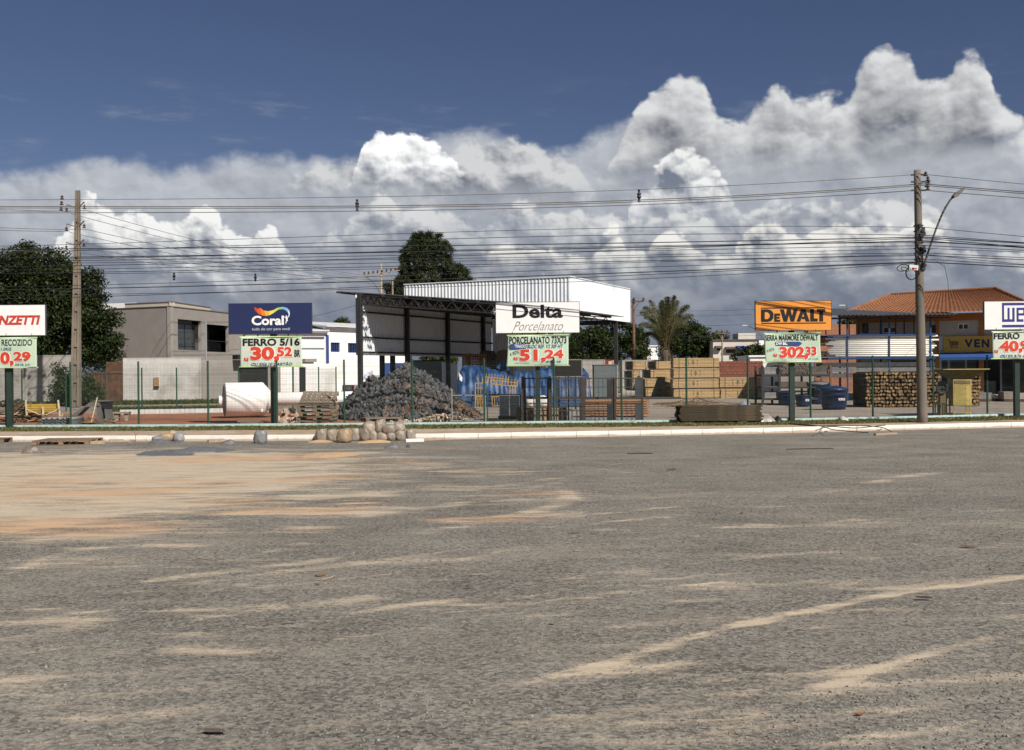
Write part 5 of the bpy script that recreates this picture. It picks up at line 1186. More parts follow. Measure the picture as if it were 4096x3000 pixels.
# hip roof with tile ribs
tile_m = mat('clay_tile', (.255, .112, .054), .9, .22, 3, .3, 30, col2=(.21, .085, .045), c2scale=.9, c2lo=.5, c2hi=.75)
R0, R1 = at(3560, 1183, 70.0), at(3980, 1153, 65.0); rz_ = (R0.z + R1.z) / 2; R0.z = R1.z = rz_
E0 = Vector((P0.x, P0.y, 0)) + fsx.n * 1.7 - fsx.d * .8; E1 = Vector((P0.x, P0.y, 0)) + fsx.d * fsx.u(4165) + fsx.n * 1.7; E0.z = E1.z = ez
mid = lambda R_: Vector((R_.x, R_.y, ez)); B0 = E0 + (mid(R0) - E0).project(fsx.n) * 2; B1 = E1 + (mid(R1) - E1).project(fsx.n) * 2
def tiled(a, b, c, d):
    """tiles on a quad slope: eave a->b, ridge d->c"""
    o = Vector(shop.location); Le = (b - a).length; Ls = ((d + c) / 2 - (a + b) / 2).length; nx, ns = max(6, int(Le / .062)), max(3, int(Ls / .38)); nrm = (b - a).cross(d - a).normalized(); mb = MB(); vs = []
    for j in range(ns):
        for e in (0, 1):
            t = (j + e) / ns; lift = .0 if e else .035
            for i in range(nx + 1):
                s = i / nx; p = (a * (1 - s) + b * s) * (1 - t) + (d * (1 - s) + c * s) * t; vs.append(p + nrm * (.028 * math.sin(2 * math.pi * (a.lerp(b, s) - a).length / .25) + lift) - o)
    W_ = nx + 1; fs = []
    for r in range(2 * ns - 1): fs += [(r * W_ + i, r * W_ + i + 1, (r + 1) * W_ + i + 1, (r + 1) * W_ + i) for i in range(nx)]
    mb.add(vs, fs); o_ = mb.build('roof_tiles', tile_m, shop); o_['kind'] = 'stuff'
tiled(E0, E1, R1, R0); tiled(E1, B1, R1, R1 + Vector((.01, 0, 0))); tiled(B0, E0, R0, R0 + Vector((.01, 0, 0)))
for a, b in ((R0, R1), (E1, R1), (E0, R0)):
    o = Vector(shop.location); n = max(3, int((b - a).length / .45))
    for i in range(n):
        p, q = a.lerp(b, i / n) - o, a.lerp(b, (i + 1.12) / n) - o; mb = MB(); mb.tube([p + Vector((0, 0, .03)), q + Vector((0, 0, .045))], .1, 8, radii=[.12, .095]); mb.build('ridge_tile', tile_m, shop)
mb = MB(); o = Vector(shop.location); mb.add([E0 - o - Vector((0, 0, .05)), E1 - o - Vector((0, 0, .05)), B1 - o - Vector((0, 0, .05)), B0 - o - Vector((0, 0, .05))], [(3, 2, 1, 0)]); mb.build('soffit', orange_m, shop)
# neighbour with an orange roof seen through the rack
nb = empty('neighbour_house', (at(3330, 1500, 84).x, 84, ZY), 0, 'low brick house with an orange tiled roof behind the pipe rack', 'house')
fn = Face(nb, (at(3260, 1500, 84).x, 84), (at(3470, 1500, 84).x, 84)); fn.wall('wall', 0, fn.L, ZY - .2, fn.z(3380, 1345), [(1.4, 2.4, 1.4, 2.4)], mat('brick_plain', (.28, .13, .075), .9, .2, 4), .25)
mb = MB(); za = fn.z(3380, 1345); pts = [fn.loc(-.4, za + .002, .5), fn.loc(fn.L + .4, za + .002, .5), fn.loc(fn.L + .4, za + 1.0, -4), fn.loc(-.4, za + 1.0, -4)]; mb.add(pts + [p + Vector((0, 0, .12)) for p in pts], [(3, 2, 1, 0), (4, 5, 6, 7), (0, 1, 5, 4), (1, 2, 6, 5), (2, 3, 7, 6), (3, 0, 4, 7)]); mb.build('roof', tile_m, nb)
# ------------------------------------------------------------------ goods in the yard
wood_grey = mat('pallet_wood', (.22, .175, .125), .9, .25, 4, .3, 30, rnd=.12, stretch=(1, 6, 6)); wood_tan = mat('pine_tan', (.43, .295, .15), .85, .15, 5, .2, 30, col2=(.33, .22, .11), c2scale=2, island=.10, stretch=(.6, 4, 4))
wood_end = mat('pine_end_shade', (.105, .095, .075), .9, .25, 6, .3, 30, island=.2); wood_dark = mat('treated_wood', (.055, .044, .028), .9, .25, 4, .3, 30, col2=(.10, .075, .045), c2scale=1.5, island=.25)  # pine ends: shade of the left-facing ends painted as dark grey
wood_red = mat('sawn_red', (.29, .155, .085), .9, .2, 5, .2, 30, island=.22); wood_pale = mat('lath_pale', (.62, .52, .36), .85, .15, 5)
def pallet_parts(root, L=1.2, W=1.0, z0=0.0, m=wood_grey, jit=.01):
    for i in range(7):
        bw_ = L / 7; x = -L / 2 + bw_ * (i + .5); mb = MB(); mb.box((0, 0, 0), (bw_ * .86, W, .022)); mb.build('deck_board', m, root, (x + random.uniform(-jit, jit), 0, z0 + .133))
    for y in (-W / 2 + .05, 0, W / 2 - .05):
        for x in (-L / 2 + .07, 0, L / 2 - .07):
            mb = MB(); mb.box((0, 0, 0), (.13, .09, .085)); mb.build('block', m, root, (x, y, z0 + .0645))
        mb = MB(); mb.box((0, 0, 0), (L, .1, .018)); mb.build('skid', m, root, (0, y, z0 + .012)); mb = MB(); mb.box((0, 0, 0), (L, .1, .014)); mb.build('stringer', m, root, (0, y, z0 + .1145))
def pallet(loc, rz, label, group=None, L=1.2, W=1.0, rot=None, m=wood_grey):
    r = empty('pallet', loc, rz, label, 'pallet', group); pallet_parts(r, L, W, 0, m)
    if rot: r.rotation_euler = rot
    return r
# stack of pallets beside the stone heap
p = g(1258, 1699); base_p = None
PL = [.0, .147, .294, .441, .588, .735]
for i, z in enumerate(PL):
    lab = ['bottom pallet of the stack beside the stone heap', 'second pallet from the bottom of the stack', 'third pallet from the bottom of the stack', 'fourth pallet from the bottom of the stack', 'pallet just under the tilted top one of the stack'] + ['topmost pallet of the stack, tilted to show its deck']
    if i == 0 or i == 5:
        o = pallet((p.x + random.uniform(-.05, .05), p.y + .6, ZY + z), R(random.uniform(-4, 4)), lab[i], 'stack of pallets', 1.32, 1.1)
        if i == 0: base_p = o
    else:
        o = dup(base_p); o['label'] = lab[i]
        o.location = (p.x + random.uniform(-.08, .08), p.y + .6 + random.uniform(-.04, .04), ZY + z)
    o.rotation_euler = (R(0), 0, R(random.uniform(-5, 5)))
    if i == 5: o.location.z += .12; o.location.y += .1; o.rotation_euler = (R(21), R(1), R(2))
p = g(1530, 1688); o = dup(base_p); o.location = (p.x, p.y + .7, ZY); o.rotation_euler = (0, 0, R(3)); o['label'] = 'pallet lying flat at the foot of the stone heap'
p = g(1468, 1686); o = dup(base_p); o.location = (p.x, p.y + .6, ZY); o.rotation_euler = (0, 0, R(38)); o.scale = (.42, .42, .9); o['label'] = 'short broken pallet piece beside the flat pallet'
# red brick block pile on the red earth
p = g(983, 1704); r = empty('plank_pile', (p.x, p.y + .75, ZY), R(5), 'small pile of weathered boards on the red earth before the tank', 'timber')
for i in range(9):
    mb = MB(); mb.box((0, 0, 0), (random.uniform(.6, .85), .16, .05)); mb.build('board', wood_grey, r, (random.uniform(-.06, .06), -.2 + .19 * (i % 3), .03 + .055 * (i // 3)), (0, 0, R(random.uniform(-7, 7))))

# white tower tank lying on its side: body, cone and long column on one axis, running away to the right
TY = 44.6; TA = R(21); tank_m = mat('tank_white', (.82, .80, .77), .5, .03, 1.5, spec=.4, col2=(.74, .68, .61), c2scale=1.1, c2lo=.60, c2hi=.85)
tX0 = at(898, 1500, TY).x
def along(px):
    t = (px - 2048) / F; return (t * TY - tX0) / (math.cos(TA) - t * math.sin(TA))
tank = empty('tower_tank', (tX0, TY, ZY), TA, 'white steel tower tank with long column lying on the red earth', 'tank'); MX = Matrix.Rotation(math.pi / 2, 3, 'Y'); RT = .735; RP = .29
tzz = RT + .02; L1, L2, L3 = along(1050), along(1078), along(1530)
mb = MB(); mb.lathe([(RT - .02, 0), (RT, .02), (RT, L1), (RT - .03, L1 + .03)], 48, (0, 0, tzz), MX, cap=False); mb.build('tank_body', tank_m, tank, smooth=True)
mb = MB(); mb.lathe([(RT - .03, L1 + .03), (RP + .01, L2 + .10)], 48, (0, 0, tzz), MX, cap=False); mb.build('tank_cone', tank_m, tank, smooth=True)
mb = MB(); mb.lathe([(0.001, -.10), (RT * .5, -.08), (RT * .85, -.04), (RT - .03, 0), (RT - .03, .02)], 48, (0, 0, tzz), MX, cap=False); mb.build('tank_end', mat('tank_end_shade', (.28, .26, .24), .7, .1, 2), tank, smooth=True)  # end turned from the sun: its shade is put into the colour
mb = MB(); mb.lathe([(.24, -.26), (.24, -.08)], 24, (0, 0, tzz - .05), MX); mb.build('manhole', tank_m, tank)
mb = MB(); mb.lathe([(RP, L2 + .05), (RP, L3)], 32, (0, 0, tzz), MX); mb.build('column', tank_m, tank, smooth=True)
mb = MB(); mb.box((L1 - .12, -RT * .80, tzz - RT * .62), (.09, .07, .11)); mb.build('pipe_stub', tank_m, tank)
for x in (L2 + 1.6, L3 - .6):
    mb = MB(); mb.box((x, 0, (tzz - RP) / 2), (.3, .5, tzz - RP)); mb.build('support_block', pl_conc, tank)
# broken concrete slabs behind the sign post
rub = mat('rubble_tan', (.40, .30, .22), .95, .25, 4, .4, 25, rnd=.2); sm = [stone_mesh(i) for i in range(10)]
for m_ in sm: m_.materials.append(rub)
for i in range(26):
    px, py = random.uniform(1108, 1190), random.uniform(1650, 1700); p = g(px, py); s = random.uniform(.06, .2)
    o = obj('concrete_lump', sm[i % 10], None, None, (p.x, p.y, ZY + s * .35), (random.random(), random.random(), 6 * random.random())); o.scale = (s * 1.5, s, s * .8); tag(o, 'broken tan concrete lump between the tank and the pallet stack', 'rubble', 'broken concrete lumps')

# heap of dark stone ------------------------------------------------------
stone_m = mat('dark_stone', (.074, .073, .074), .85, .25, 3, .5, 12, col2=(.24, .235, .22), c2scale=1.2, c2lo=.58, c2hi=.8, rnd=.5); stone_b = mat('brown_stone', (.135, .085, .06), .9, .25, 3, .5, 12, rnd=.25)
HX0, HX1 = at(1345, 1500, 43).x, at(1965, 1500, 43).x; hcx, hcy = at(1618, 1500, 43.5).x, 43.6
def heap_h(x, y):
    dx = (x - hcx); rx = np.where(dx < 0, hcx - HX0, (HX1 - hcx) * .92); d = np.sqrt((dx / rx) ** 2 + ((y - hcy) / 3.1) ** 2)
    h = 2.2 * np.clip(1 - d, 0, 1) ** .92 * (1 + .18 * (vnoise(x, y, .8, 3, 12) - .5)); d2 = np.sqrt(((x - hcx + 1.35) / 1.5) ** 2 + ((y - hcy) / 2.0) ** 2)
    return np.maximum(h, 1.62 * np.clip(1 - d2, 0, 1) ** .7 * (1 + .2 * (vnoise(x, y, 1.1, 3, 2) - .5))) - .03
heap = empty('stone_heap', (hcx, hcy, ZY), 0, 'large heap of dark grey quarry stone behind the fence', 'stone heap')
X, Y = np.meshgrid(np.linspace(HX0 - .3, HX1 + .5, 70), np.linspace(hcy - 3.3, hcy + 3.3, 60)); Z = heap_h(X, Y) + (vnoise(X, Y, 3.5, 3, 1) - .5) * .15
core = obj('stone_fines', grid_mesh('stone_fines', X - hcx, Y - hcy, np.where(heap_h(X, Y) < .0, -.15, Z - .06)), mat('stone_fines', (.10, .097, .095), .95, .3, 8, .8, 20, col2=(.20, .105, .06), c2scale=.5, c2lo=.52, c2hi=.66), heap); core['kind'] = 'stuff'
prot = [stone_mesh(40 + i, 1, .28, .62) for i in range(8)]
N = 4200; xs_ = rng.uniform(HX0 - .1, HX1 + .2, N * 3); ys_ = rng.uniform(hcy - 3.2, hcy + 1.6, N * 3); hh = heap_h(xs_, ys_); ok = (hh > .02) & ((xs_ < hcx + 2.0) | (rng.random(N * 3) < .35)); xs_, ys_, hh = xs_[ok][:N], ys_[ok][:N], hh[ok][:N]; N = len(xs_)
sz = .035 + .115 * rng.random(N) ** 2.2; sz = np.where(xs_ > hcx + 2.2, sz * .5, sz)
brown = (vnoise(xs_, ys_, .9, 3, 21) > .50) & (xs_ > hcx - .8) & (hh < 1.5) & (rng.random(N) < .30)
pos = np.stack([xs_ - hcx, ys_ - hcy, hh + sz * .35], -1); rot = np.stack([rng.random(N) * 6, rng.random(N) * 6, rng.random(N) * 6], -1); scl = np.stack([sz * rng.uniform(1, 1.7, N), sz * rng.uniform(.8, 1.2, N), sz * rng.uniform(.7, 1.1, N)], -1)
vis = np.argsort(-(sz * (ys_ < hcy + .2)))[:290]
pm = [p_.copy() for p_ in prot]; pmb = [p_.copy() for p_ in prot]
for m_ in pm: m_.materials.append(stone_m)
for m_ in pmb: m_.materials.append(stone_b)
for k, i in enumerate(vis):
    o = obj('stone', (pmb if brown[i] else pm)[k % 8], None, heap, pos[i], rot[i]); o.scale = scl[i]
rest = np.setdiff1d(np.arange(N), vis)
me = scatter_mesh('small_stones', prot, pos[rest], scl[rest], rot[rest], [int(b) for b in brown[rest]]); me.materials.append(mat('dark_stone_small', (.074, .073, .074), .85, .2, 3, .5, 12, col2=(.22, .21, .19), c2scale=1.2, c2lo=.58, c2hi=.8, island=.6)); me.materials.append(mat('brown_stone_small', (.135, .085, .06), .9, .2, 3, island=.3)); o = obj('small_stones', me, None, heap); o['kind'] = 'stuff'
# pale stones spread before the heap
N = 700; a = rng.normal(0, 1, (N, 2)); p = g(1765, 1692); xs_, ys_ = p.x + a[:, 0] * .72, p.y + .45 + np.abs(a[:, 1]) * .35; sz = .025 + .05 * rng.random(N) ** 1.5
hh = .26 * np.exp(-((xs_ - p.x) / .8) ** 2) * rng.random(N)
me = scatter_mesh('pale_stones', prot, np.stack([xs_ - p.x, ys_ - p.y, hh + sz * .4], -1), np.stack([sz * 1.3, sz, sz * .8], -1), np.stack([rng.random(N) * 6] * 3, -1)); o = obj('pale_stones', me, mat('pale_stone', (.46, .37, .27), .9, .2, 4, island=.3), None, (p.x, p.y, ZY)); tag(o, 'spill of small tan stones at the right foot of the dark heap', 'stones', kind='stuff')

# timber, yellow formwork and scrap at the left ----------------------------------
yel = mat('formwork_yellow', (.42, .27, .045), .7, .2, 4, .2, 20, rnd=.15, col2=(.22, .13, .04), c2scale=1.5)
p = g(170, 1690); fr_ = empty('beam_rack', (p.x, p.y + .5, ZY), R(2), 'rack of yellow beams between white lath posts', 'rack')
def lp_(px, py, Y): return at(px, py, Y) - Vector(fr_.location)
YK = p.y + .4
for a, b in (((104, 1600), (108, 1664)), ((170, 1625), (175, 1682)), ((231, 1600), (239, 1667))):
    mb = MB(); mb.bar(lp_(*a, YK - .1), lp_(*b, YK - .1), .06, .04); mb.build('post', wood_pale, fr_)
for a, b in (((108, 1637), (172, 1664)), ((172, 1664), (236, 1634)), ((46, 1665), (72, 1650)), ((0, 1663), (25, 1664)), ((205, 1680), (245, 1668)), ((245, 1668), (250, 1655))):
    mb = MB(); mb.bar(lp_(*a, YK - .16), lp_(*b, YK - .16), .035, .03); mb.build('brace', wood_pale, fr_)
for r0 in range(4):
    for c0 in range(4):
        y_ = YK + .08 + .17 * c0; a = lp_(104 + random.uniform(-2, 5), 1656 - 8.5 * r0, y_); b = lp_(232 + random.uniform(-8, 6), 1652 - 8.5 * r0, y_); a.z = b.z = .42 + .085 * r0
        mb = MB(); mb.bar(a, b, .15, .075); mb.build('beam', yel, fr_)
scrap_m = mat('scrap_wood', (.20, .145, .085), .9, .3, 6, .3, 20, rnd=.45)
for i in range(58):
    px, py = (random.uniform(0, 300), random.uniform(1668, 1703)) if i < 42 else (random.uniform(300, 440), random.uniform(1685, 1702)); p = g(px, py); L = random.uniform(.35, 1.1)
    mb = MB(); mb.box((0, 0, 0), (L, random.uniform(.05, .12), random.uniform(.025, .05))); o = mb.build('scrap_board', scrap_m, None, (p.x, p.y + .25, ZY + .03 + (random.uniform(.0, .32) if px < 160 else random.uniform(0, .08))), (random.uniform(-.15, .15), random.uniform(-.25, .25), random.uniform(-.7, .7))); tag(o, 'loose scrap board in the litter around the yellow beams', 'board', 'scrap boards')
for i in range(34):
    px = random.uniform(-20, 105); p = g(px, 1690); L = random.uniform(.5, 1.3); mb = MB(); mb.box((0, 0, 0), (L, random.uniform(.05, .12), random.uniform(.03, .06))); o = mb.build('scrap_board', scrap_m, None, (p.x, p.y + random.uniform(.5, 1.6), ZY + random.uniform(.1, .62)), (random.uniform(-.3, .3), random.uniform(-.55, .55), random.uniform(-.7, .7))); tag(o, 'scrap board jutting from the tangle left of the yellow beams', 'board', 'tangled scrap boards')
for i in range(7):
    p = g(10 + i * 14, 1640); o = obj('scrap_lump', sm[i], None, None, (p.x, p.y, ZY + .35), (i, i * 2, i)); o.scale = (.3, .25, .25 + .05 * (i % 3)); tag(o, 'dark scrap lump behind the yellow beams', 'scrap', 'dark scrap lumps'); o.data = o.data.copy(); o.data.materials.clear(); o.data.materials.append(mat('scrap_dark', (.05, .04, .03), .9, .3, 6))
# corrugated fibre cement sheets
p = g(223, 1706); rs = empty('roof_sheet_stack', (p.x, p.y + .55, ZY), 0, 'stack of wavy grey roofing sheets against the fence foot', 'roof sheets')
fc = mat('fibre_cement', (.25, .25, .25), .9, .15, 5, rnd=.15)
xw = np.linspace(-.54, .54, 60)
for i in range(11):
    z = .03 + .026 * i + .028 * np.sin(xw * 2 * math.pi / .2); XX = np.stack([xw, xw]); YY = np.stack([np.full(60, -.5 + random.uniform(-.03, .03)), np.full(60, .7)]); me = grid_mesh('sheet', XX, YY, np.stack([z, z])); o = obj('sheet', me, fc, rs); md = o.modifiers.new('thickness', 'SOLIDIFY'); md.thickness = .008
# grey steel stand with sloping leg, planks
p = g(400, 1692); st = empty('steel_stand', (p.x, p.y + .7, ZY), 0, 'grey steel stand with a sloping chute leg among the scrap', 'stand'); YS = p.y + .7; sm_ = mat('stand_grey', (.13, .128, .12), .8, .15, 3)
def sp(px, py, Y=YS): return at(px, py, Y) - Vector(st.location)
def slabp(name, q, d, m):
    mb = MB(); mb.prism([(sp(*a).x, sp(*a).z) for a in q], -d / 2, d / 2); return mb.build(name, m, st, fix=True)
slabp('chute', [(303, 1655), (372, 1607), (410, 1610), (408, 1622), (352, 1628), (318, 1662)], .5, sm_); slabp('leg', [(395, 1622), (414, 1618), (414, 1690), (394, 1690)], .4, sm_); slabp('leg', [(424, 1632), (440, 1626), (446, 1676), (430, 1678)], .4, sm_); slabp('hopper', [(414, 1606), (442, 1604), (443, 1634), (414, 1630)], .45, blackf); slabp('table_top', [(386, 1601), (444, 1600), (444, 1605), (386, 1606)], .55, sm_)
mb = MB(); mb.bar(sp(388, 1590, YS - .4), sp(362, 1698, YS - .55), .075, .03); o = mb.build('leaning_plank', wood_pale, None, st.location); tag(o, 'pale plank leaning on the grey steel stand', 'plank')
p = g(478, 1685); tb = empty('slab_bench', (p.x, p.y + .3, ZY), 0, 'small stone slab bench on two legs at the edge of the red earth', 'bench')
mb = MB(); mb.box((0, 0, .33), (.62, .35, .07)); mb.build('slab', mat('slab_grey', (.30, .26, .21), .9, .2, 5), tb)
for x in (-.2, .2):
    mb = MB(); mb.prism([(-.1, .29), (.1, .29), (.05, 0), (-.05, 0)], -.12, .12); mb.build('leg', mat('slab_grey', (.3, .26, .21)), tb, (x, 0, 0), fix=True)
# white kerb with stones and grass beyond the red earth
bk = empty('yard_kerb', (0, 0, 0)); bk['kind'] = 'structure'
for i in range(30):
    px0, px1 = 480 + i * 20, 480 + (i + 1) * 20 - 1.2; a, b = g(px0, 1657 - i * .35), g(px1, 1657 - (i + 1) * .35); mb = MB(); mb.bar(a + Vector((0, 0, .10)), b + Vector((0, 0, .10)), .15, .22); mb.build('kerb_stone', mat('whitewash_old', (.52, .52, .50), .9, .1, 3), bk)
def patch_grass(name, quad, n, label, h=.25):
    a = rng.random((n, 2)); P = [g(*q) for q in quad]; X = (P[0].x * (1 - a[:, 0]) + P[1].x * a[:, 0]) * (1 - a[:, 1]) + (P[3].x * (1 - a[:, 0]) + P[2].x * a[:, 0]) * a[:, 1]; Y = (P[0].y * (1 - a[:, 0]) + P[1].y * a[:, 0]) * (1 - a[:, 1]) + (P[3].y * (1 - a[:, 0]) + P[2].y * a[:, 0]) * a[:, 1]
    hh = rng.uniform(.4, 1.2, n) * h; w = rng.uniform(.02, .05, n); t = rng.random(n) * 6.28; dx, dy = np.cos(t) * w, np.sin(t) * w; l = rng.normal(0, .08, (n, 2)); z = np.full(n, ZY)
    V4 = np.stack([np.stack([X - dx, Y - dy, z], -1), np.stack([X + dx, Y + dy, z], -1), np.stack([X + l[:, 0] + dx * .2, Y + l[:, 1], z + hh], -1), np.stack([X + l[:, 0] - dx * .2, Y + l[:, 1], z + hh], -1)], 1)
    o = obj(name, quads_mesh(name, V4), leaf_mat('grass_rank', (.055, .075, .022), .4, .25)); tag(o, label, 'grass', kind='stuff')
patch_grass('grass_strip', [(440, 1648), (900, 1640), (900, 1628), (440, 1634)], 3500, 'green grass strip behind the white yard kerb', .13); patch_grass('grass_strip', [(0, 1628), (900, 1614), (900, 1606), (0, 1618)], 6000, 'rank grass along the foot of the grey boundary walls', .22)
for i, px in enumerate((640, 712, 1090, 1175)):
    p = g(px, 1652); o = obj('kerb_tuft', sm[i], None, None, (p.x, p.y - .2, ZY + .12), (0, 0, i)); o.data = o.data.copy(); o.data.materials.clear(); o.data.materials.append(mat('scrap_dark', (.05, .04, .03))); o.scale = (.2, .16, .2); tag(o, 'dark round lump resting against the white yard kerb', 'stone', 'lumps along the yard kerb')

# silver pickup behind the tank column -----------------------------------------
pk = empty('pickup', (at(1388, 1500, 74).x, 74.5, ZY), R(-52), 'silver double cab pickup seen from behind beyond the white tank', 'pickup'); body = mat('car_silver', (.32, .33, .345), .35, .05, 3, metal=.4, spec=.6)
# local: x to the right of the car, y forward
mb = MB(); mb.prism([(-.86, .45), (.86, .45), (.88, .75), (.84, 1.02), (-.84, 1.02), (-.88, .75)], 0, 5.0); mb.build('body', body, pk, fix=True)
mb = MB(); vs = [(-.80, 1.75, 1.021), (.80, 1.75, 1.021), (.80, 4.0, 1.021), (-.80, 4.0, 1.021), (-.64, 1.98, 1.60), (.64, 1.98, 1.60), (.62, 3.2, 1.62), (-.62, 3.2, 1.62)]; mb.add(vs, [(0, 1, 5, 4), (1, 2, 6, 5), (2, 3, 7, 6), (3, 0, 4, 7), (4, 5, 6, 7)]); mb.build('cab', body, pk)
cg = glass_mat('car_glass', (.015, .017, .02), .1)
mb = MB(); mb.add([(-.66, 1.80, 1.10), (.66, 1.80, 1.10), (.57, 1.945, 1.52), (-.57, 1.945, 1.52)], [(0, 1, 2, 3)]); mb.build('rear_window', cg, pk, (0, -.012, 0))
for s in (-1, 1):
    for y0, y1 in ((1.98, 2.72), (2.82, 3.55)):
        mb = MB(); k = .03; mb.add([(s * .795, y0, 1.09), (s * .795, y1, 1.09), (s * .665, y1 - .12, 1.53), (s * .665, y0 + .06, 1.53)], [(0, 1, 2, 3)]); mb.build('side_window', cg, pk, (s * .012, 0, 0))
    mb = MB(); mb.span((s * .70 - .10, -.03, .70), (s * .70 + .10, .0, .98)); mb.build('tail_light', mat('lamp_red', (.32, .02, .015), .3), pk)
    mb = MB(); mb.tube([(s * .66, 2.05, 1.66), (s * .64, 3.2, 1.67)], .02, 6); mb.build('roof_rail', alu_m, pk)
    for y in (.95, 4.1):
        mb = MB(); mb.lathe([(.0, -.11), (.30, -.11), (.35, -.08), (.35, .08), (.30, .11), (.0, .11)], 18, (0, 0, 0), Matrix.Rotation(math.pi / 2, 3, 'Y')); w = mb.build('wheel', mat('rubber', (.02, .02, .02)), pk, (s * .80, y, .35)); mb = MB(); mb.lathe([(0, -.02), (.19, -.02), (.19, .02), (0, .02)], 12, (s * .11, 0, 0), Matrix.Rotation(math.pi / 2, 3, 'Y')); mb.build('rim', alu_m, w)
mb = MB(); mb.span((-.58, -.02, .62), (.58, .0, .99)); mb.build('tailgate', body, pk); mb = MB(); mb.span((-.82, -.14, .42), (.82, -.02, .58)); mb.build('bumper', blackf, pk); mb = MB(); mb.span((-.22, -.035, .70), (.22, -.021, .82)); mb.build('number_plate', mat('plate_grey', (.5, .5, .5), .5), pk)

# blue tarpaulin over a heap ---------------------------------------------------
tarp_m = mat('tarp_blue', (.012, .043, .125), .5, .35, 2, .35, 12, spec=.4, col2=(.024, .08, .20), c2scale=1.2); HYt = 56.0
tx = [at(px, 1500, HYt).x for px in (1822, 2362)]; to = Vector(((tx[0] + tx[1]) / 2, HYt + 1.2, ZY))
prof_px = [(1822, 1590), (1832, 1500), (1846, 1474), (1900, 1466), (1960, 1474), (2040, 1490), (2100, 1488), (2150, 1482), (2230, 1470), (2300, 1476), (2338, 1472), (2355, 1490), (2366, 1590)]
ppx = np.array([at(a, b, HYt).x for a, b in prof_px]); ppz = np.array([at(a, b, HYt).z - ZY for a, b in prof_px])
X, Y = np.meshgrid(np.linspace(tx[0], tx[1], 130), np.linspace(HYt - .9, HYt + 3.0, 60)); top = np.interp(X, ppx, ppz)
fr0 = np.clip((Y - (HYt - .9)) / .9, 0, 1); bk0 = np.clip((HYt + 3.0 - Y) / .7, 0, 1); fold = vnoise(X + Y * .9, Y * 1.1 - X * .35, 1.3, 3, 31) - .5; fold2 = np.abs(vnoise(X * 1.0, Y * .4 + X * .5, 4.0, 2, 33) - .5)
hem = .55 * vnoise(X, Y * 0, .9, 2, 40)
Z = np.clip(top * (fr0 ** .45) * (bk0 ** .4) + fold * .5 * np.clip(fr0 * 3, 0, 1) - fold2 * .55, .02, 9); Yw = Y + fold * .3 * (1 - fr0)
tarp = empty('tarp_heap', to, 0, 'crumpled blue tarpaulin thrown over stored goods behind the railings', 'tarpaulin'); o = obj('tarpaulin', grid_mesh('tarpaulin', X - to.x, Yw - to.y, Z), tarp_m, tarp)
for i in range(5):                                   # cords and weights on top
    x = tx[0] + 1.2 + i * 1.3; mb = MB(); mb.box((0, 0, 0), (random.uniform(.6, 1.4), .12, .05)); mb.build('weight_board', wood_dark, tarp, (x - to.x, -.4 + .2 * i % 1, float(np.interp(x, ppx, ppz)) - .02), (0, random.uniform(-.2, .2), random.uniform(-.5, .5)))
mb = MB(); a = [at(px, py, HYt - 1.0) - to for px, py in ((1836, 1490), (1850, 1510), (1848, 1527), (1839, 1520))]; mb.add(a, [(0, 1, 2, 3)]); mb.build('white_patch', pl_white, tarp)
mb = MB(); mb.add([at(px, py, HYt + .6) - to for px, py in ((1985, 1470), (2012, 1440), (2030, 1452), (2040, 1478), (2010, 1484))], [(0, 1, 2, 3, 4)]); mb.build('tarpaulin', tarp_m, tarp)
# yellow railing panels leaning on the tarp
ym = mat('railing_yellow', (.37, .225, .04), .6, .15, 6)
def railing(label, px0, py0, px1, py1, rise, Y, n, ball=True, m=ym, bar=.022, frame=.04, mid=None):
    a, b = at(px0, py1, Y), at(px1, py1 + rise, Y); root = empty('garden_railing', (a.x, Y, a.z), 0, label, 'railing'); H = (py1 - py0) * Y / F; L = (b - a).length; M = math.atan2(b.z - a.z, b.x - a.x); root.rotation_euler = (R(-14), -M, 0)
    for z in ([0, H] + ([mid * H] if mid else [])):
        mb = MB(); mb.bar((0, 0, z), (L, 0, z), frame, frame); mb.build('rail', m, root)
    for i in range(n + 1):
        x = L * i / n; mb = MB(); mb.bar((x, 0, -.02), (x, 0, H + (.12 if ball else 0)), bar if 0 < i < n else frame, bar if 0 < i < n else frame)
        if ball: mb.lathe([(.0, 0), (.035, .02), (.035, .05), (0, .07)], 6, (x, 0, H + .11))
        mb.build('bar', m, root)
railing('yellow railing with knobbed bars lying tilted on the blue tarp', 1930, 1506, 2030, 1530, 12, 54.4, 9); railing('second yellow railing under the first, sloping to the right', 1962, 1520, 2068, 1535, 12, 54.2, 9)
railing('tall yellow railing standing before the tarp, ending in a square frame', 1901, 1530, 1934, 1632, 0, 54.0, 3, False, mid=.8); railing('yellow railing standing upright beside the block pallet', 1970, 1585, 2056, 1625, -4, 53.0, 9, False); railing('narrow yellow railing leaning at the right of the tarp front', 2040, 1540, 2062, 1592, 0, 53.8, 2, False); railing('low yellow railing in front of the blue tarp folds', 1900, 1584, 1934, 1630, 4, 52.6, 5, False)
railing('thin yellow frame leaning at the far right end of the tarp', 2350, 1520, 2358, 1590, 0, 53.5, 1, False)
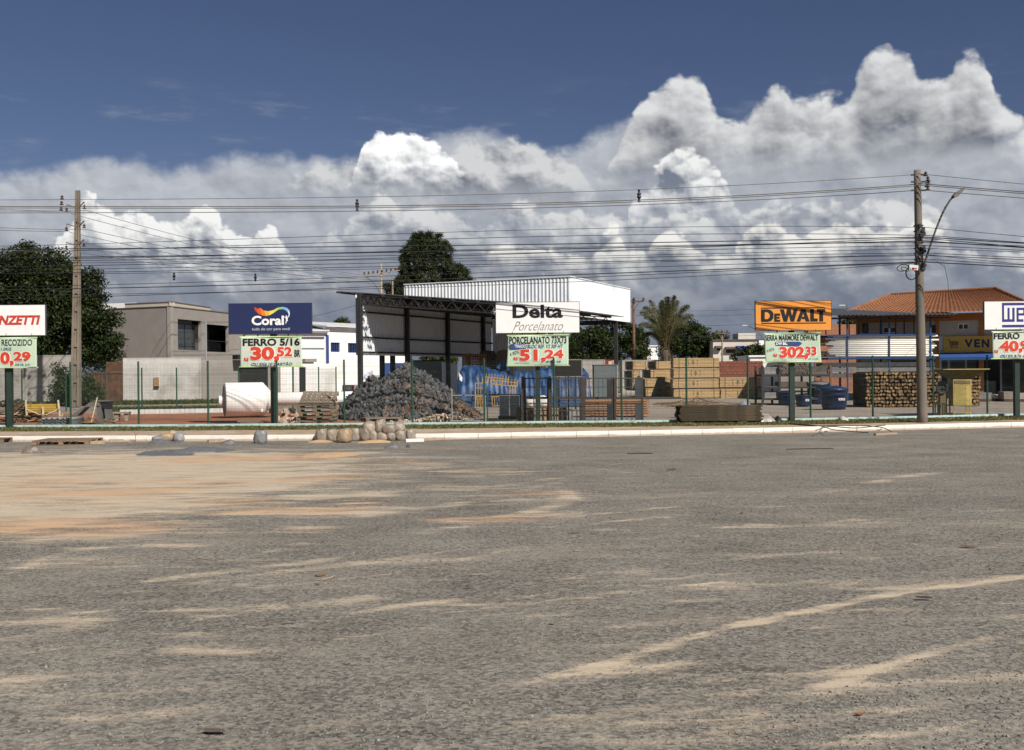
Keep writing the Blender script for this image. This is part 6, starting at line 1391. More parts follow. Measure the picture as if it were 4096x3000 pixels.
# brown roof tiles stacked behind the tarp
tl = mat('clay_hollow', (.30, .15, .07), .9, .2, 6, rnd=.25); a = at(1848, 1470, 62); r = empty('tile_stack', (a.x, 62, ZY), 0, 'stack of orange hollow clay bricks rising behind the blue tarp', 'bricks')
bx = MB(); bx.span((0, 0, 0), (.128, .4, .085)); bm_ = bx.mesh('hollow_brick', [tl]); hx = MB(); hx.span((.02, -.004, .018), (.108, .0, .067)); hm = hx.mesh('brick_hole', [mat('hole_dark', (.05, .03, .02), .9)])
H0 = at(1848, 1412, 62).z - ZY; nrow = int(H0 / .094)
for i in range(max(0, nrow - 11), nrow):
    for j in range(10): b = obj('hollow_brick', bm_, None, r, (.145 * j, random.uniform(-.01, .01), .094 * i)); obj('hole', hm, None, b)
mb = MB(); mb.span((0, .02, 0), (1.43, .38, .094 * max(0, nrow - 11) - .004)); mb.build('lower_bricks', tl, r)
# draped crates behind
for px0, px1, pt, Y, lab, c in ((1915, 1985, 1402, 66, 'dark draped crate behind the clay bricks', (.05, .045, .045)), (1985, 2062, 1398, 68, 'grey-brown covered crate beside the dark draped crate', (.16, .13, .11))):
    a, b = at(px0, pt, Y), at(px1, pt, Y); r = empty('covered_crate', (a.x, Y, ZY), 0, lab, 'crate'); W, H = b.x - a.x, a.z - ZY; m = mat('cover_' + lab[:4].strip().replace('-', '_'), c, .9, .2, 2, .3, 10)
    mb = MB(); mb.prism([(0, 0), (W, 0), (W, H - .25), (W - .15, H - .03), (W * .4, H), (.12, H - .06), (0, H - .3)], 0, 1.4); mb.build('cover', m, r, fix=True); mb = MB(); mb.span((.05, -.03, H * .55), (W - .05, -.002, H * .6)); mb.build('strap', blackf, r)
# railing gates stored along the fence --------------------------------------------
gate_m = mat('gate_brown', (.062, .047, .037), .75, .2, 5); gate_s = mat('gate_slate', (.055, .062, .07), .7, .15, 4)
GYd = float(fence_y(2)) + 1.0
def gpos(px, py, root, Y=GYd): return at(px, py, Y) - Vector(root.location)
def gate_panel(label, px0, px1, plate, Y, n):
    a = at(px0, 1690, Y); root = empty('railing_gate', (a.x, Y, ZY), 0, label, 'gate', 'railing gates stored behind the fence'); W = at(px1, 1690, Y).x - a.x; z = lambda py: at((px0 + px1) / 2, py, Y).z - ZY
    for x, w in ((0, .08), (W, .08)):
        mb = MB(); mb.span((x - w / 2, -.04, 0), (x + w / 2, .04, z(1510))); mb.build('post', gate_m, root)
    for py, h, m in ((1513, .045, gate_s), (1592, .085, gate_m), (1613, .04, gate_s), (1690, .05, gate_s), (1642, .03, gate_s), (1548, .03, gate_s)):
        mb = MB(); mb.span((.04, -.02, z(py) - h / 2), (W - .04, .02, z(py) + h / 2)); mb.build('rail', m, root)
    for i in range(1, n):
        x = .04 + (W - .08) * i / n
        for pa, pb in ((1515, 1588), (1615, 1688)):
            mb = MB(); mb.bar((x, 0, z(pb)), (x, 0, z(pa)), .022, .022); mb.build('bar', gate_s, root)
    for i in range(2 * n):
        x = .06 + (W - .12) * (i + .5) / (2 * n)
        if i % 2 == 0:
            mb = MB(); mb.bar((x, .012, z(1688)), (x, .012, z(1643)), .02, .02); mb.build('bar', gate_s, root)
    if plate:
        a_, b_ = ((p - px0) * Y / F for p in plate)
        for pa, pb in ((1517, 1588), (1616, 1687)):
            mb = MB(); mb.span((a_, -.03, z(pb)), (b_, -.022, z(pa))); mb.build('lock_plate', mat('plate_dark', (.03, .032, .036), .6) if plate[1] < 2500 else gate_s, root)
gate_panel('railing gate beside the wire mesh gate, before white sacks', 2100, 2194, None, GYd + .15, 5); gate_panel('railing gate with a narrow lock plate before the blue tarp end', 2204, 2330, (2318, 2330), GYd, 6)
gate_panel('railing gate between two brown posts before the sawn planks', 2338, 2452, (2428, 2449), GYd + .05, 6); gate_panel('end railing gate with a wide slate plate', 2461, 2569, (2540, 2565), GYd, 5)
for px, w, lab in ((2092, .10, 'dark square post beside the wire mesh gate'), (2199, .07, 'brown square post between two railing gates')):
    a = at(px, 1690, GYd - .1); mb = MB(); mb.span((-w / 2, -w / 2, 0), (w / 2, w / 2, 1.64)); mb.span((-w / 2 - .02, -w / 2 - .02, 1.642), (w / 2 + .02, w / 2 + .02, 1.67)); o = mb.build('gate_post', gate_m, None, (a.x, a.y, ZY)); tag(o, lab, 'post')
def mesh_gate(label, px0, px1, pt, Y, m, wood=False):
    a = at(px0, 1695, Y); W = at(px1, 1695, Y).x - a.x; H = at(px0, pt, Y).z - ZY; root = empty('mesh_gate', (a.x, Y, ZY), 0, label, 'gate')
    for x in (0, W): mb = MB(); mb.tube([(x, 0, 0), (x, 0, H + .25 * (x == 0))], .025, 8); mb.build('post', m, root)
    for z in (.06, H): mb = MB(); mb.tube([(0, 0, z), (W, 0, z)], .022, 6); mb.build('rail', m, root)
    w = obj('wire_mesh', wire_panel(W, H - .05, .06, .12, .003), None, root, (0, 0, 0)); w['kind'] = 'stuff'
    if wood: mb = MB(); mb.span((0, -.06, 0), (W, -.03, .09)); mb.build('kick_board', wood_dark, root)
galv = mat('galvanised_dull', (.30, .28, .25), .7, .15, 5)
mesh_gate('galvanised wire mesh gate leaning at the stone heap end', 1808, 1942, 1582, GYd, galv); mesh_gate('dark framed wire mesh gate before the block pallet', 1950, 2082, 1579, GYd + .1, gate_s, True)
# block pallet, sacks and bricks behind the gates
p = g(2039, 1678); r = empty('block_pallet', (p.x, p.y + .5, ZY), 0, 'pallet of pale grey blocks behind the wire mesh gate', 'blocks'); bm2 = mat('block_pale', (.46, .43, .40), .9, .12, 5, rnd=.12)
bx = MB(); bx.span((-.195, -.1, 0), (.185, .1, .125)); bme = bx.mesh('block', [bm2])
for k in range(6):
    for i in range(2):
        for j in range(2): obj('block', bme, None, r, (-.205 + .41 * i, -.2 + .23 * j, .13 + .135 * k))
mb = MB(); mb.box((0, 0, .06), (.9, .8, .12)); mb.build('pallet_base', wood_dark, r)
def sack_mesh(seed, w=.40, d=.3, h=.42, neck=True):
    """a filled plastic sack standing on its bottom"""
    r = random.Random(seed); n, m = 24, 12; prof = [(.0, 0), (.86, .0), (1.02, .07), (1.10, .25), (1.10, .45), (1.06, .62), (.98, .78), (.86, .90), (.70, .96), (.78, 1.02), (.62, 1.0), (.40, .93), (.0, .91)]
    if not neck: prof = [(.0, 0), (.84, .0), (1.03, .10), (1.12, .30), (1.11, .55), (1.0, .76), (.78, .92), (.42, .985), (.0, 1.0)]
    mb = MB(); vs = []; ph = [r.uniform(0, 6) for _ in range(4)]
    for a, z in prof:
        for k in range(n):
            t = 2 * math.pi * k / n; cx = abs(math.cos(t)) ** .8 * (1 if math.cos(t) >= 0 else -1); sy = abs(math.sin(t)) ** .8 * (1 if math.sin(t) >= 0 else -1)
            q = a * (1 + .05 * math.sin(2 * t + ph[0]) + .06 * math.sin(5 * t + 7 * z + ph[1]) + .045 * math.sin(8 * t - 9 * z + ph[2])); vs.append((q * cx * w / 2 + .04 * z * math.sin(ph[2]), q * sy * d / 2 + .04 * z * math.cos(ph[2]), h * (z + .03 * math.sin(2 * t + ph[3]) * z)))
    K = len(prof); fs = [(i * n + k, i * n + (k + 1) % n, (i + 1) * n + (k + 1) % n, (i + 1) * n + k) for i in range(K - 1) for k in range(n)]; mb.add(vs, fs); me = mb.mesh('sack'); me.polygons.foreach_set('use_smooth', [True] * len(me.polygons)); return me
sackw = mat('sack_white', (.66, .65, .62), .6, .08, 4)
for i, (px, lab) in enumerate(((2127, 'white sack on bricks, nearest the dark gate post'), (2153, 'white sack on bricks between two others'), (2178, 'white sack on bricks beside the green sign post'))):
    p = g(px, 1690); me = sack_mesh(80 + i, .30, .3, .42, False); o = obj('sack', me, sackw, None, (p.x, p.y + 1.9, ZY + .52)); tag(o, lab, 'sack', 'white sacks behind the gates')
p = g(2170, 1690); r = empty('brick_pile', (p.x, p.y + 1.6, ZY), 0, 'low pile of tan bricks under the white sacks', 'bricks'); bx = MB(); bx.span((-.1, -.2, 0), (.095, .2, .095)); bme = bx.mesh('brick', [mat('brick_tan', (.35, .23, .14), .9, .15, 5, rnd=.25)])
for k in range(5):
    for i in range(10): obj('brick', bme, None, r, (-.85 + .2 * i + random.uniform(-.01, .01), .1, .10 * k))
mb = MB(); mb.box((0, 0, 0), (.05, .03, 2.0)); p = at(2274, 1600, GYd + .6); o = mb.build('angle_post', blackf, None, (p.x, p.y, ZY + 1.0)); tag(o, 'thin dark post standing between the railing gates and the tarp', 'post')
# dark board with a white edge beside the banner
a, b = at(2210, 1441, 51), at(2326, 1441, 51); r = empty('dark_board', (a.x, 51, ZY), 0, 'black framed board with a pale edge beside the green price banner', 'board'); W = b.x - a.x; z0, z1 = at(2270, 1505, 51).z - ZY, a.z - ZY
mb = MB(); mb.span((0, 0, z0), (W, .05, z1)); mb.build('board', mat('board_black', (.018, .014, .012), .6), r)
for q in (((-.02, -.01, z1), (W + .02, .06, z1 + .03)), ((W, -.01, z0), (W + .03, .06, z1)), ((-.02, -.01, z0 - .03), (W + .02, .06, z0))): mb = MB(); mb.span(*q); mb.build('frame', galv, r)
for x in (.3, W - .3): mb = MB(); mb.span((x - .04, .06, 0), (x + .04, .12, z1)); mb.build('leg', blackf, r)
def diag_grille():
    a = at(2225, 1650, 50); r = empty('diagonal_grille', (a.x, 50, ZY), 0, 'dark grille with slanting bars leaning on the blue tarp', 'grille'); W, H = at(2345, 1650, 50).x - a.x, 1.2
    for x in (0, W * .33, W * .66, W): mb = MB(); mb.bar((x, 0, .45), (x, .1, .45 + H), .03, .03); mb.build('frame', blackf, r)
    for z in (.45, .45 + H): mb = MB(); mb.bar((0, .0, z), (W, .0, z), .03, .03); mb.build('frame', blackf, r)
    for i in range(20):
        x = -H + i * (W + H) / 20; s, e = max(0, -x), min(H, W - x)
        if e > s: mb = MB(); mb.bar((x + s, .05, .45 + H - s), (x + e, .05, .45 + H - e), .06, .015); mb.build('bar', gate_s, r)
diag_grille()
# grey container wall
a, b = at(2376, 1462, 64), at(2466, 1462, 64); r = empty('steel_container', (a.x, 64, ZY), R(-2), 'grey-green steel container with plain side behind the gates', 'container'); W = b.x - a.x; H = a.z - ZY
mb = MB(); mb.span((0, 0, .05), (W, 2.4, H)); mb.build('body', mat('container_grey', (.12, .14, .14), .7, .1, 1.5), r); mb = MB(); mb.span((-.03, -.03, H), (W + .03, 2.43, H + .06)); mb.build('roof_edge', mat('container_grey', (.12, .14, .14)), r); mb = MB(); mb.span((W, -.04, 0), (W + .08, .06, H)); mb.build('corner_post', galv, r)

# sawn timber ----------------------------------------------------------------------
def plank_layers(mb, L, D, H, n, w=.12, jit=.02, ends=0):
    h = H / n; rows = max(1, int(D / w))
    for k in range(n):
        for j in range(rows):
            if 0 < j < rows - 1 and k < n - 1: continue
            d = D / rows; mb.box((random.uniform(-jit, jit), -D / 2 + d * (j + .5), h * (k + .5)), (L, d * .97, h * .90))
    mb.box((0, 0, H / 2 - .01), (L - .12, D - .06, H - .06))
stamp = ink('stamp_ink', (.16, .125, .085))
def stamp_parts(root, L, D, H, x=0.0):
    y = -D / 2 - .006; s = H * .52; z = H * .5
    P = [[(-.06 + a, b) for a, b in ()]]
    tri = [[(x - .32 * s, z - .25 * s), (x + .32 * s, z - .25 * s), (x, z + .25 * s)], [(x - .25 * s, z + .12 * s), (x + .25 * s, z + .12 * s), (x, z + .62 * s)], [(x - .07 * s, z - .6 * s), (x + .07 * s, z - .6 * s), (x + .07 * s, z - .24 * s), (x - .07 * s, z - .24 * s)]]
    for t in tri: mb = MB(); mb.prism(t, y, y - .003); mb.build('stamp', stamp, root, fix=True)
    for sg_ in (-1, 1):
        pts = [(x + sg_ * (.75 + .22 * math.cos(a)) * s, y - .002, z + .62 * s * math.sin(a)) for a in np.linspace(-1.2, 1.2, 7)]; mb = MB(); mb.tube(pts, .013, 4); mb.build('stamp', stamp, root)
def timber_pack(loc, rz, L, D, H, label, m=wood_tan, group='timber packs in the yard', marks=True, n=6, xo=0.0, cap=None):
    r = empty('timber_pack', loc, rz, label, 'timber pack', group); mb = MB(); plank_layers(mb, L, D, H, n); o = mb.build('planks', m, r); o['kind'] = 'stuff'
    if cap is not None:
        mb = MB(); h = H / n
        for k in range(n):
            for j in range(8): mb.box((-L / 2 - .03, -D / 2 + D * (j + .5) / 8, h * (k + .5)), (.05, D / 8 * .93, h * .86))
        o = mb.build('plank_ends', cap, r); o['kind'] = 'stuff'
    for x in (-L * .38, L * .38): mb = MB(); mb.span((x - .012, -D / 2 - .012, -.002), (x + .012, -D / 2 - .004, H)); mb.build('strap', blackf, r)
    for x in (-L * .35, 0, L * .35): mb = MB(); mb.span((x - .05, -D / 2 + .02, -.075), (x + .05, D / 2 - .02, -.003)); mb.build('bearer', wood_dark, r)
    mb = MB(); mb.span((-L / 2 + .02, -D / 2 + .03, -.066), (L / 2 - .02, D / 2 - .1, -.002)); mb.build('gap_shade_board', blackf, r)  # black board added to stand for the shade between packs
    if marks: stamp_parts(r, L, D, H, xo)
    return r
def packrow(px0, px1, pys, Y, rz, labs, D=1.1, marks=True, m=wood_tan, cap=None, n=6):
    a, b = at(px0, 1500, Y), at(px1, 1500, Y); L = b.x - a.x; k = Y / F
    for (y0, y1), lab in zip(pys, labs):
        z = at((px0 + px1) / 2, y1, Y).z; timber_pack(((a.x + b.x) / 2 + random.uniform(-.03, .03), Y + D / 2, z + .03), rz, L, D, (y1 - y0) * k - .055, lab, m, marks=marks, cap=cap, n=n, xo=random.uniform(-.25, .1) if marks else 0)
packrow(2692, 2876, ((1430, 1470), (1472, 1512), (1514, 1553), (1555, 1593)), 68.5, R(1.5), ['topmost stamped timber pack of the tall four-pack stack', 'second stamped timber pack from the top of the tall stack', 'third stamped timber pack from the top of the tall stack', 'bottom stamped timber pack of the tall four-pack stack'])
packrow(2882, 3046, ((1507, 1550), (1553, 1594)), 68.8, R(-1), ['upper stamped timber pack of the two-pack stack', 'lower stamped timber pack of the two-pack stack'])
packrow(2520, 2578, ((1443, 1479),), 76, R(14), ['small timber pack on top at the shed column'], 1.6, False, wood_tan, wood_end); packrow(2612, 2684, ((1443, 1476),), 75, R(14), ['top timber pack beside the tall stamped stack'], 1.6, False, wood_tan, wood_end)
packrow(2520, 2552, ((1481, 1512), (1514, 1560)), 75.2, R(14), ['narrow timber pack below the topmost one at the shed column', 'narrow dark-ended timber pack low at the shed column'], 1.6, False, wood_tan, wood_end); packrow(2592, 2686, ((1477, 1511),), 73.5, R(14), ['wide timber pack resting on two darker packs'], 1.6, False, wood_tan, wood_end)
packrow(2570, 2622, ((1513, 1549), (1551, 1586)), 72, R(14), ['dark-ended timber pack under the wide pack', 'lowest dark-ended timber pack at the gap'], 1.6, False, wood_tan, wood_end); packrow(2650, 2692, ((1505, 1549), (1551, 1586)), 71, R(14), ['dark-ended timber pack against the tall stamped stack', 'bottom timber pack against the tall stamped stack'], 1.6, False, wood_tan, wood_end)
a = g(2600, 1597); mb = MB(); mb.span((-1.9, 0, 0), (1.2, .8, .12)); o = mb.build('timber_plinth', mat('plinth_dark', (.06, .055, .05), .9), None, (a.x + .9, a.y + .6, ZY)); tag(o, 'dark plinth beam beneath the dark-ended timber packs', 'beam')
# dark bundle of boards near the fence
p = g(2890, 1692); r = empty('board_bundle', (p.x, p.y + .75, ZY), R(-1), 'long dark bundle of weathered boards just inside the fence', 'boards'); L = (3050 - 2722) * p.y / F
for k in range(9):
    for j in range(5):
        mb = MB(); mb.box((0, 0, 0), (L + random.uniform(-.08, .12), .165, .052)); mb.build('board', wood_dark, r, (random.uniform(-.04, .06), -.36 + .18 * j, .09 + .06 * k))
for x in (-L * .36, L * .3): mb = MB(); mb.span((x - .25, -.42, 0), (x + .1, .42, .055)); mb.build('bearer', wood_dark, r)
# sawn planks behind the gates
p = g(2465, 1668); r = empty('plank_stack', (p.x, p.y + .5, ZY), R(0), 'stack of reddish sawn planks behind the end gates', 'planks'); L = (2592 - 2335) * p.y / F
for k in range(7):
    for j in range(5): mb = MB(); mb.box((0, 0, 0), (L + random.uniform(-.15, .12), .2, .062)); mb.build('plank', wood_red, r, (random.uniform(-.06, .06), -.44 + .22 * j, .10 + .092 * k))
for x in (-L * .36, 0, L * .33): mb = MB(); mb.span((x - .05, -.5, 0), (x + .05, .5, .065)); mb.build('bearer', wood_dark, r)
# bent reinforcing bars and sticks
for i in range(34):
    px, py = random.uniform(2685, 2880), random.uniform(1612, 1630); p = g(px, py); L = random.uniform(.8, 2.4); a0 = random.uniform(-.3, .3); z = random.uniform(.03, .3) * max(.2, 1 - abs(px - 2800) / 120)
    mb = MB(); mb.tube([(-L / 2 * math.cos(a0), -L / 2 * math.sin(a0), -z * .8), (0, 0, z), (L / 2 * math.cos(a0), L / 2 * math.sin(a0), -z * .5)], .018, 5); o = mb.build('steel_bar', scrap_m if i % 3 else rust_m, None, (p.x, p.y, ZY + max(.06, z))); tag(o, 'bent rusty bar in the tangle behind the dark board bundle', 'bar', 'tangle of bent bars')
def wrapped(px0, px1, py1, h, label, m, seed):
    p0, p1 = g(px0, py1), g(px1, py1); W = p1.x - p0.x; n = 40; X = np.linspace(0, W, n); Y = np.linspace(0, .7, 14); XX, YY = np.meshgrid(X, Y); e = np.clip(np.minimum(XX, W - XX) / .25, 0, 1) ** .5 * np.sin(np.pi * YY / .7) ** .6
    Z = e * (h * (.55 + .8 * vnoise(XX, YY, 2.2, 3, seed))) ; o = obj('wrapped_bundle', grid_mesh('wrapped_bundle', XX, YY, Z), m, None, (p0.x, p0.y, ZY - .005)); tag(o, label, 'bundle'); return o
plastic = mat('plastic_wrap', (.34, .32, .29), .3, .25, 6, .3, 12, spec=.6, col2=(.16, .13, .11), c2scale=3)
wrapped(2985, 3112, 1688, .30, 'creased plastic wrapped bundle at the fence beside the orange sign', plastic, 5); wrapped(3105, 3135, 1686, .28, 'black end of a rolled sheet at the wrapped bundle', mat('plastic_black', (.02, .02, .02), .5), 9); wrapped(3368, 3402, 1682, .22, 'small pale plastic bag caught at the fence foot', mat('bag_pale', (.55, .53, .5), .4, .1, 5), 7); wrapped(2960, 3015, 1628, .3, 'blue-grey sheet lying behind the dark boards', mat('sheet_bluegrey', (.25, .29, .34), .5), 3)

# storage rack -------------------------------------------------------------------------
RY = 55.0; a = at(3046, 1500, RY); rk = empty('storage_rack', (a.x, RY, ZY), 0, 'dark steel storage rack with sheets behind the orange sign post', 'rack'); rx = lambda px: at(px, 1500, RY).x - a.x; rz2 = lambda py: at(3180, py, RY).z - ZY
for px in (3050, 3118, 3240, 3322):
    for y in (0, 1.6): mb = MB(); mb.span((rx(px) - .05, y - .05, 0), (rx(px) + .05, y + .05, rz2(1462))); mb.build('upright', steel if px < 3300 else mat('upright_brown', (.15, .10, .07), .8), rk)
for py in (1502, 1550, 1596):
    for y in (0, 1.6): mb = MB(); mb.span((rx(3050), y - .04, rz2(py) - .05), (rx(3322), y + .04, rz2(py) + .05)); mb.build('beam', steel, rk)
    mb = MB(); mb.span((rx(3052), .05, rz2(py) + .052), (rx(3320), 1.55, rz2(py) + .075)); mb.build('shelf', mat('shelf_wood', (.16, .13, .10), .9, .2, 3), rk)
for px0, px1, py0, py1, c, lab in ((3060, 3116, 1470, 1498, (.25, .24, .23), 'grey sheets on the top shelf of the storage rack'), (3060, 3170, 1570, 1594, (.42, .38, .32), 'pale boards on the lower shelf of the storage rack'), (3125, 3235, 1527, 1548, (.13, .10, .08), 'dark boards on the middle shelf of the storage rack'), (3245, 3315, 1530, 1548, (.2, .19, .18), 'grey stock on the middle shelf near the brown upright'), (3250, 3318, 1466, 1500, (.11, .10, .09), 'dark stock on the top shelf near the brown upright')):
    z0, z1 = rz2(py1), rz2(py0); r = empty('sheet_stack', (a.x + rx(px0), RY + .1, ZY + z0 - .02), 0, lab, 'sheets'); n = max(2, int((z1 - z0) / .06)); m = mat('stock_%d' % px0, c, .85, .2, 4, rnd=.2)
    for k in range(n): mb = MB(); mb.span((0, 0, .06 * k + .06), (rx(px1) - rx(px0) + random.uniform(-.06, .04), 1.3, .06 * k + .112)); mb.build('sheet', m, r)
tubep = mat('pipe_tan', (.36, .31, .25), .7, .15, 6, rnd=.25); mb = MB(); rr = .062
n = 10; vs = []; fs = []
for (rad, y) in ((rr, 0), (rr, 1.7), (rr * .78, 1.7), (rr * .78, 0)):
    vs += [(rad * math.cos(2 * math.pi * k / n), y, rad * math.sin(2 * math.pi * k / n)) for k in range(n)]
for i in range(4): fs += [(i * n + k, i * n + (k + 1) % n, ((i + 1) % 4) * n + (k + 1) % n, ((i + 1) % 4) * n + k) for k in range(n)]
mb.add(vs, fs); pme = mb.mesh('pipe', [tubep])
zb = rz2(1498); cnt = 0
for row in range(7):
    for i in range(14):
        x = rx(3122) + .125 * i + (.0625 if row % 2 else 0); z = zb + .07 + .108 * row
        if row > 2 + 5 * math.sin(max(0, min(1, (i + 1) / 12)) * 2.6) or x > rx(3240): continue
        o = obj('pipe', pme, None, None, (a.x + x, RY - .05 + random.uniform(-.05, .05), ZY + z)); tag(o, 'tan plastic pipe, open end showing, in the bundle on the rack', 'pipe', 'tan pipes bundled on the rack')
# blue water tanks ----------------------------------------------------------------------
tb_m = mat('tank_blue', (.008, .019, .058), .45, .12, 2, spec=.45)
def water_tank(px0, px1, pt, pb, label, lid, Y=None, text=None):
    c = g((px0 + px1) / 2, pb); Y = Y or c.y; k = Y / F; R1_ = (px1 - px0) * k / 2; H = (pb - pt) * k; x = at((px0 + px1) / 2, 1500, Y).x
    r = empty('water_tank', (x, Y + R1_, ZY), 0, label, 'water tank', 'blue plastic water tanks'); r0 = R1_ * .80
    prof = [(r0 * .95, 0), (r0, .03)]
    for i in range(1, 5):
        z = H * .80 * i / 5; q = r0 + (R1_ * .93 - r0) * i / 5; prof += [(q - .012, z - .03), (q + .012, z), (q - .004, z + .03)]
    prof += [(R1_ * .93, H * .80), (R1_, H * .82), (R1_, H * .87), (R1_ * .97, H * .88), (R1_ * .90, H * .88), (R1_ * .86, H * .1)]
    mb = MB(); mb.lathe(prof, 36, cap=False); mb.add([(R1_ * .86 * math.cos(2 * math.pi * i / 24), R1_ * .86 * math.sin(2 * math.pi * i / 24), H * .1) for i in range(24)], [tuple(range(24))]); mb.build('shell', tb_m, r, smooth=True)
    if lid: mb = MB(); mb.lathe([(R1_ * .99, H * .885), (R1_ * .97, H * .92), (R1_ * .6, H * .98), (.12, H * 1.03), (.0, H * 1.03)], 36, cap=False); mb.build('lid', lid, r, smooth=True)
    if text:
        v, f3 = text_geo(text, .03, 1.0); lo, hi = v.min(0), v.max(0); t = (v - lo) / (hi - lo); a0 = R(-90 + 20); me = bpy.data.meshes.new('lettering')
        me.from_pydata([((R1_ * .90 + .02) * math.cos(a0 + (a - .5) * .6), (R1_ * .90 + .02) * math.sin(a0 + (a - .5) * .6), H * .40 + b * .11) for a, b in t], [], f3); obj('lettering', me, K_WHITE, r)
    return r
lidm = mat('lid_blue', (.014, .034, .10), .4, .1, 2); lidg = mat('lid_grey', (.14, .13, .14), .6, .2, 2)
water_tank(3296, 3409, 1546, 1640, 'front blue water tank with blue lid and white lettering', lidm, text='FORTLEV'); water_tank(3238, 3332, 1526, 1618, 'tall blue water tank with a dull grey lid', lidg); water_tank(3188, 3252, 1574, 1626, 'low open blue water tank with lettering beside the lidded one', None, text='FORTLEV'); water_tank(3118, 3192, 1562, 1622, 'open blue water tank right behind the green sign post', None)
# pipe rack with corrugated canopy ----------------------------------------------------------
QY = 61.0; a = at(3390, 1500, QY); prk = empty('pipe_rack', (a.x, QY, ZY), 0, 'blue pipe rack under a grey corrugated canopy', 'rack'); qx = lambda px: at(px, 1500, QY).x - a.x; qz = lambda py: at(3550, py, QY).z - ZY; rackblue = mat('rack_blue', (.016, .048, .14), .6, .12, 4)
for px in (3390, 3558, 3723):
    mb = MB(); mb.span((qx(px) - .04, -.04, 0), (qx(px) + .04, .04, qz(1268))); mb.build('upright', rackblue, prk); mb = MB(); mb.span((qx(px) - .05, 1.35, 0), (qx(px) + .05, 1.45, qz(1255))); mb.build('upright', rackblue, prk)
for py in (1341, 1432):
    for y in (-.1, 1.4): mb = MB(); mb.span((qx(3310), y - .04, qz(py) - .055), (qx(3740), y + .04, qz(py) + .055)); mb.build('beam', rackblue, prk)
for px in (3330, 3425, 3462, 3495, 3590, 3615, 3650, 3690): mb = MB(); mb.span((qx(px) - .03, 1.2, qz(1335)), (qx(px) + .03, 1.26, qz(1262))); mb.build('hanger', steel, prk)
for s in (-1, 1):
    for px in (3470, 3640): mb = MB(); mb.bar((qx(px), 1.2, qz(1272)), (qx(px) + s * .7, 1.2, qz(1262) + .25), .05, .05); mb.build('brace', steel, prk)
mb = MB(); mb.bar((qx(3318), .0, qz(1272)), (qx(3800), 0, qz(1272)), .08, .10); mb.build('eaves_beam', steel, prk)
x0_, x1_ = qx(3300), qx(3812); cm = mat('canopy_grey', (.20, .205, .215), .55, .12, 2, spec=.4)
d = Vector((0, 6.0, .72)); dn = d.normalized(); corrugated('canopy_sheet', cm, prk, (x0_, -.7, qz(1264) + .02), (1, 0, 0), x1_ - x0_, dn, d.length, d.length, .23, .045, Vector((1, 0, 0)).cross(dn), 1.15)
mb = MB(); pm_ = mat('pvc_white', (.76, .74, .67), .4, .05, 4, spec=.5); mb.tube([(0, 0, 0), (6.0, 0, 0)], .052, 12); pvc = mb.mesh('pipe', [pm_]); pvc.polygons.foreach_set('use_smooth', [len(p.vertices) == 4 for p in pvc.polygons])
for row in range(11):
    for j in range(2):
        z = qz(1428) + .075 + .114 * row; o = obj('pvc_pipe', pvc, None, None, (a.x + qx(3320) + random.uniform(-.25, .35), QY + .08 + .2 * j, ZY + z), (0, random.uniform(-.004, .004), random.uniform(-.006, .006))); tag(o, 'long white plastic pipe lying in the blue pipe rack', 'pipe', 'white pipes in the blue rack')
dk = mat('bundle_dark', (.03, .03, .03), .7); mb = MB(); mb.tube([(0, 0, 0), (.9, 0, 0)], .05, 8); dme = mb.mesh('rod', [dk])
for i in range(12):
    o = obj('dark_pipe', dme, None, None, (a.x + qx(3262) + random.uniform(-.1, .1), QY + .3 + .11 * (i % 3), ZY + qz(1428) + .1 + .115 * (i // 3) + (.3 if i > 8 else 0))); tag(o, 'short dark pipe butted against the left ends of the white pipes', 'pipe', 'dark pipe ends')
for py, c in ((1458, (.05, .05, .05)), (1478, (.16, .16, .17)), (1500, (.10, .09, .08))):
    mb = MB(); mb.span((qx(3290), .0, qz(py) - .12), (qx(3740), 1.3, qz(py) + .12)); mb.build('lower_shelf', mat('shelf_%d' % py, c, .8, .2, 3), prk)
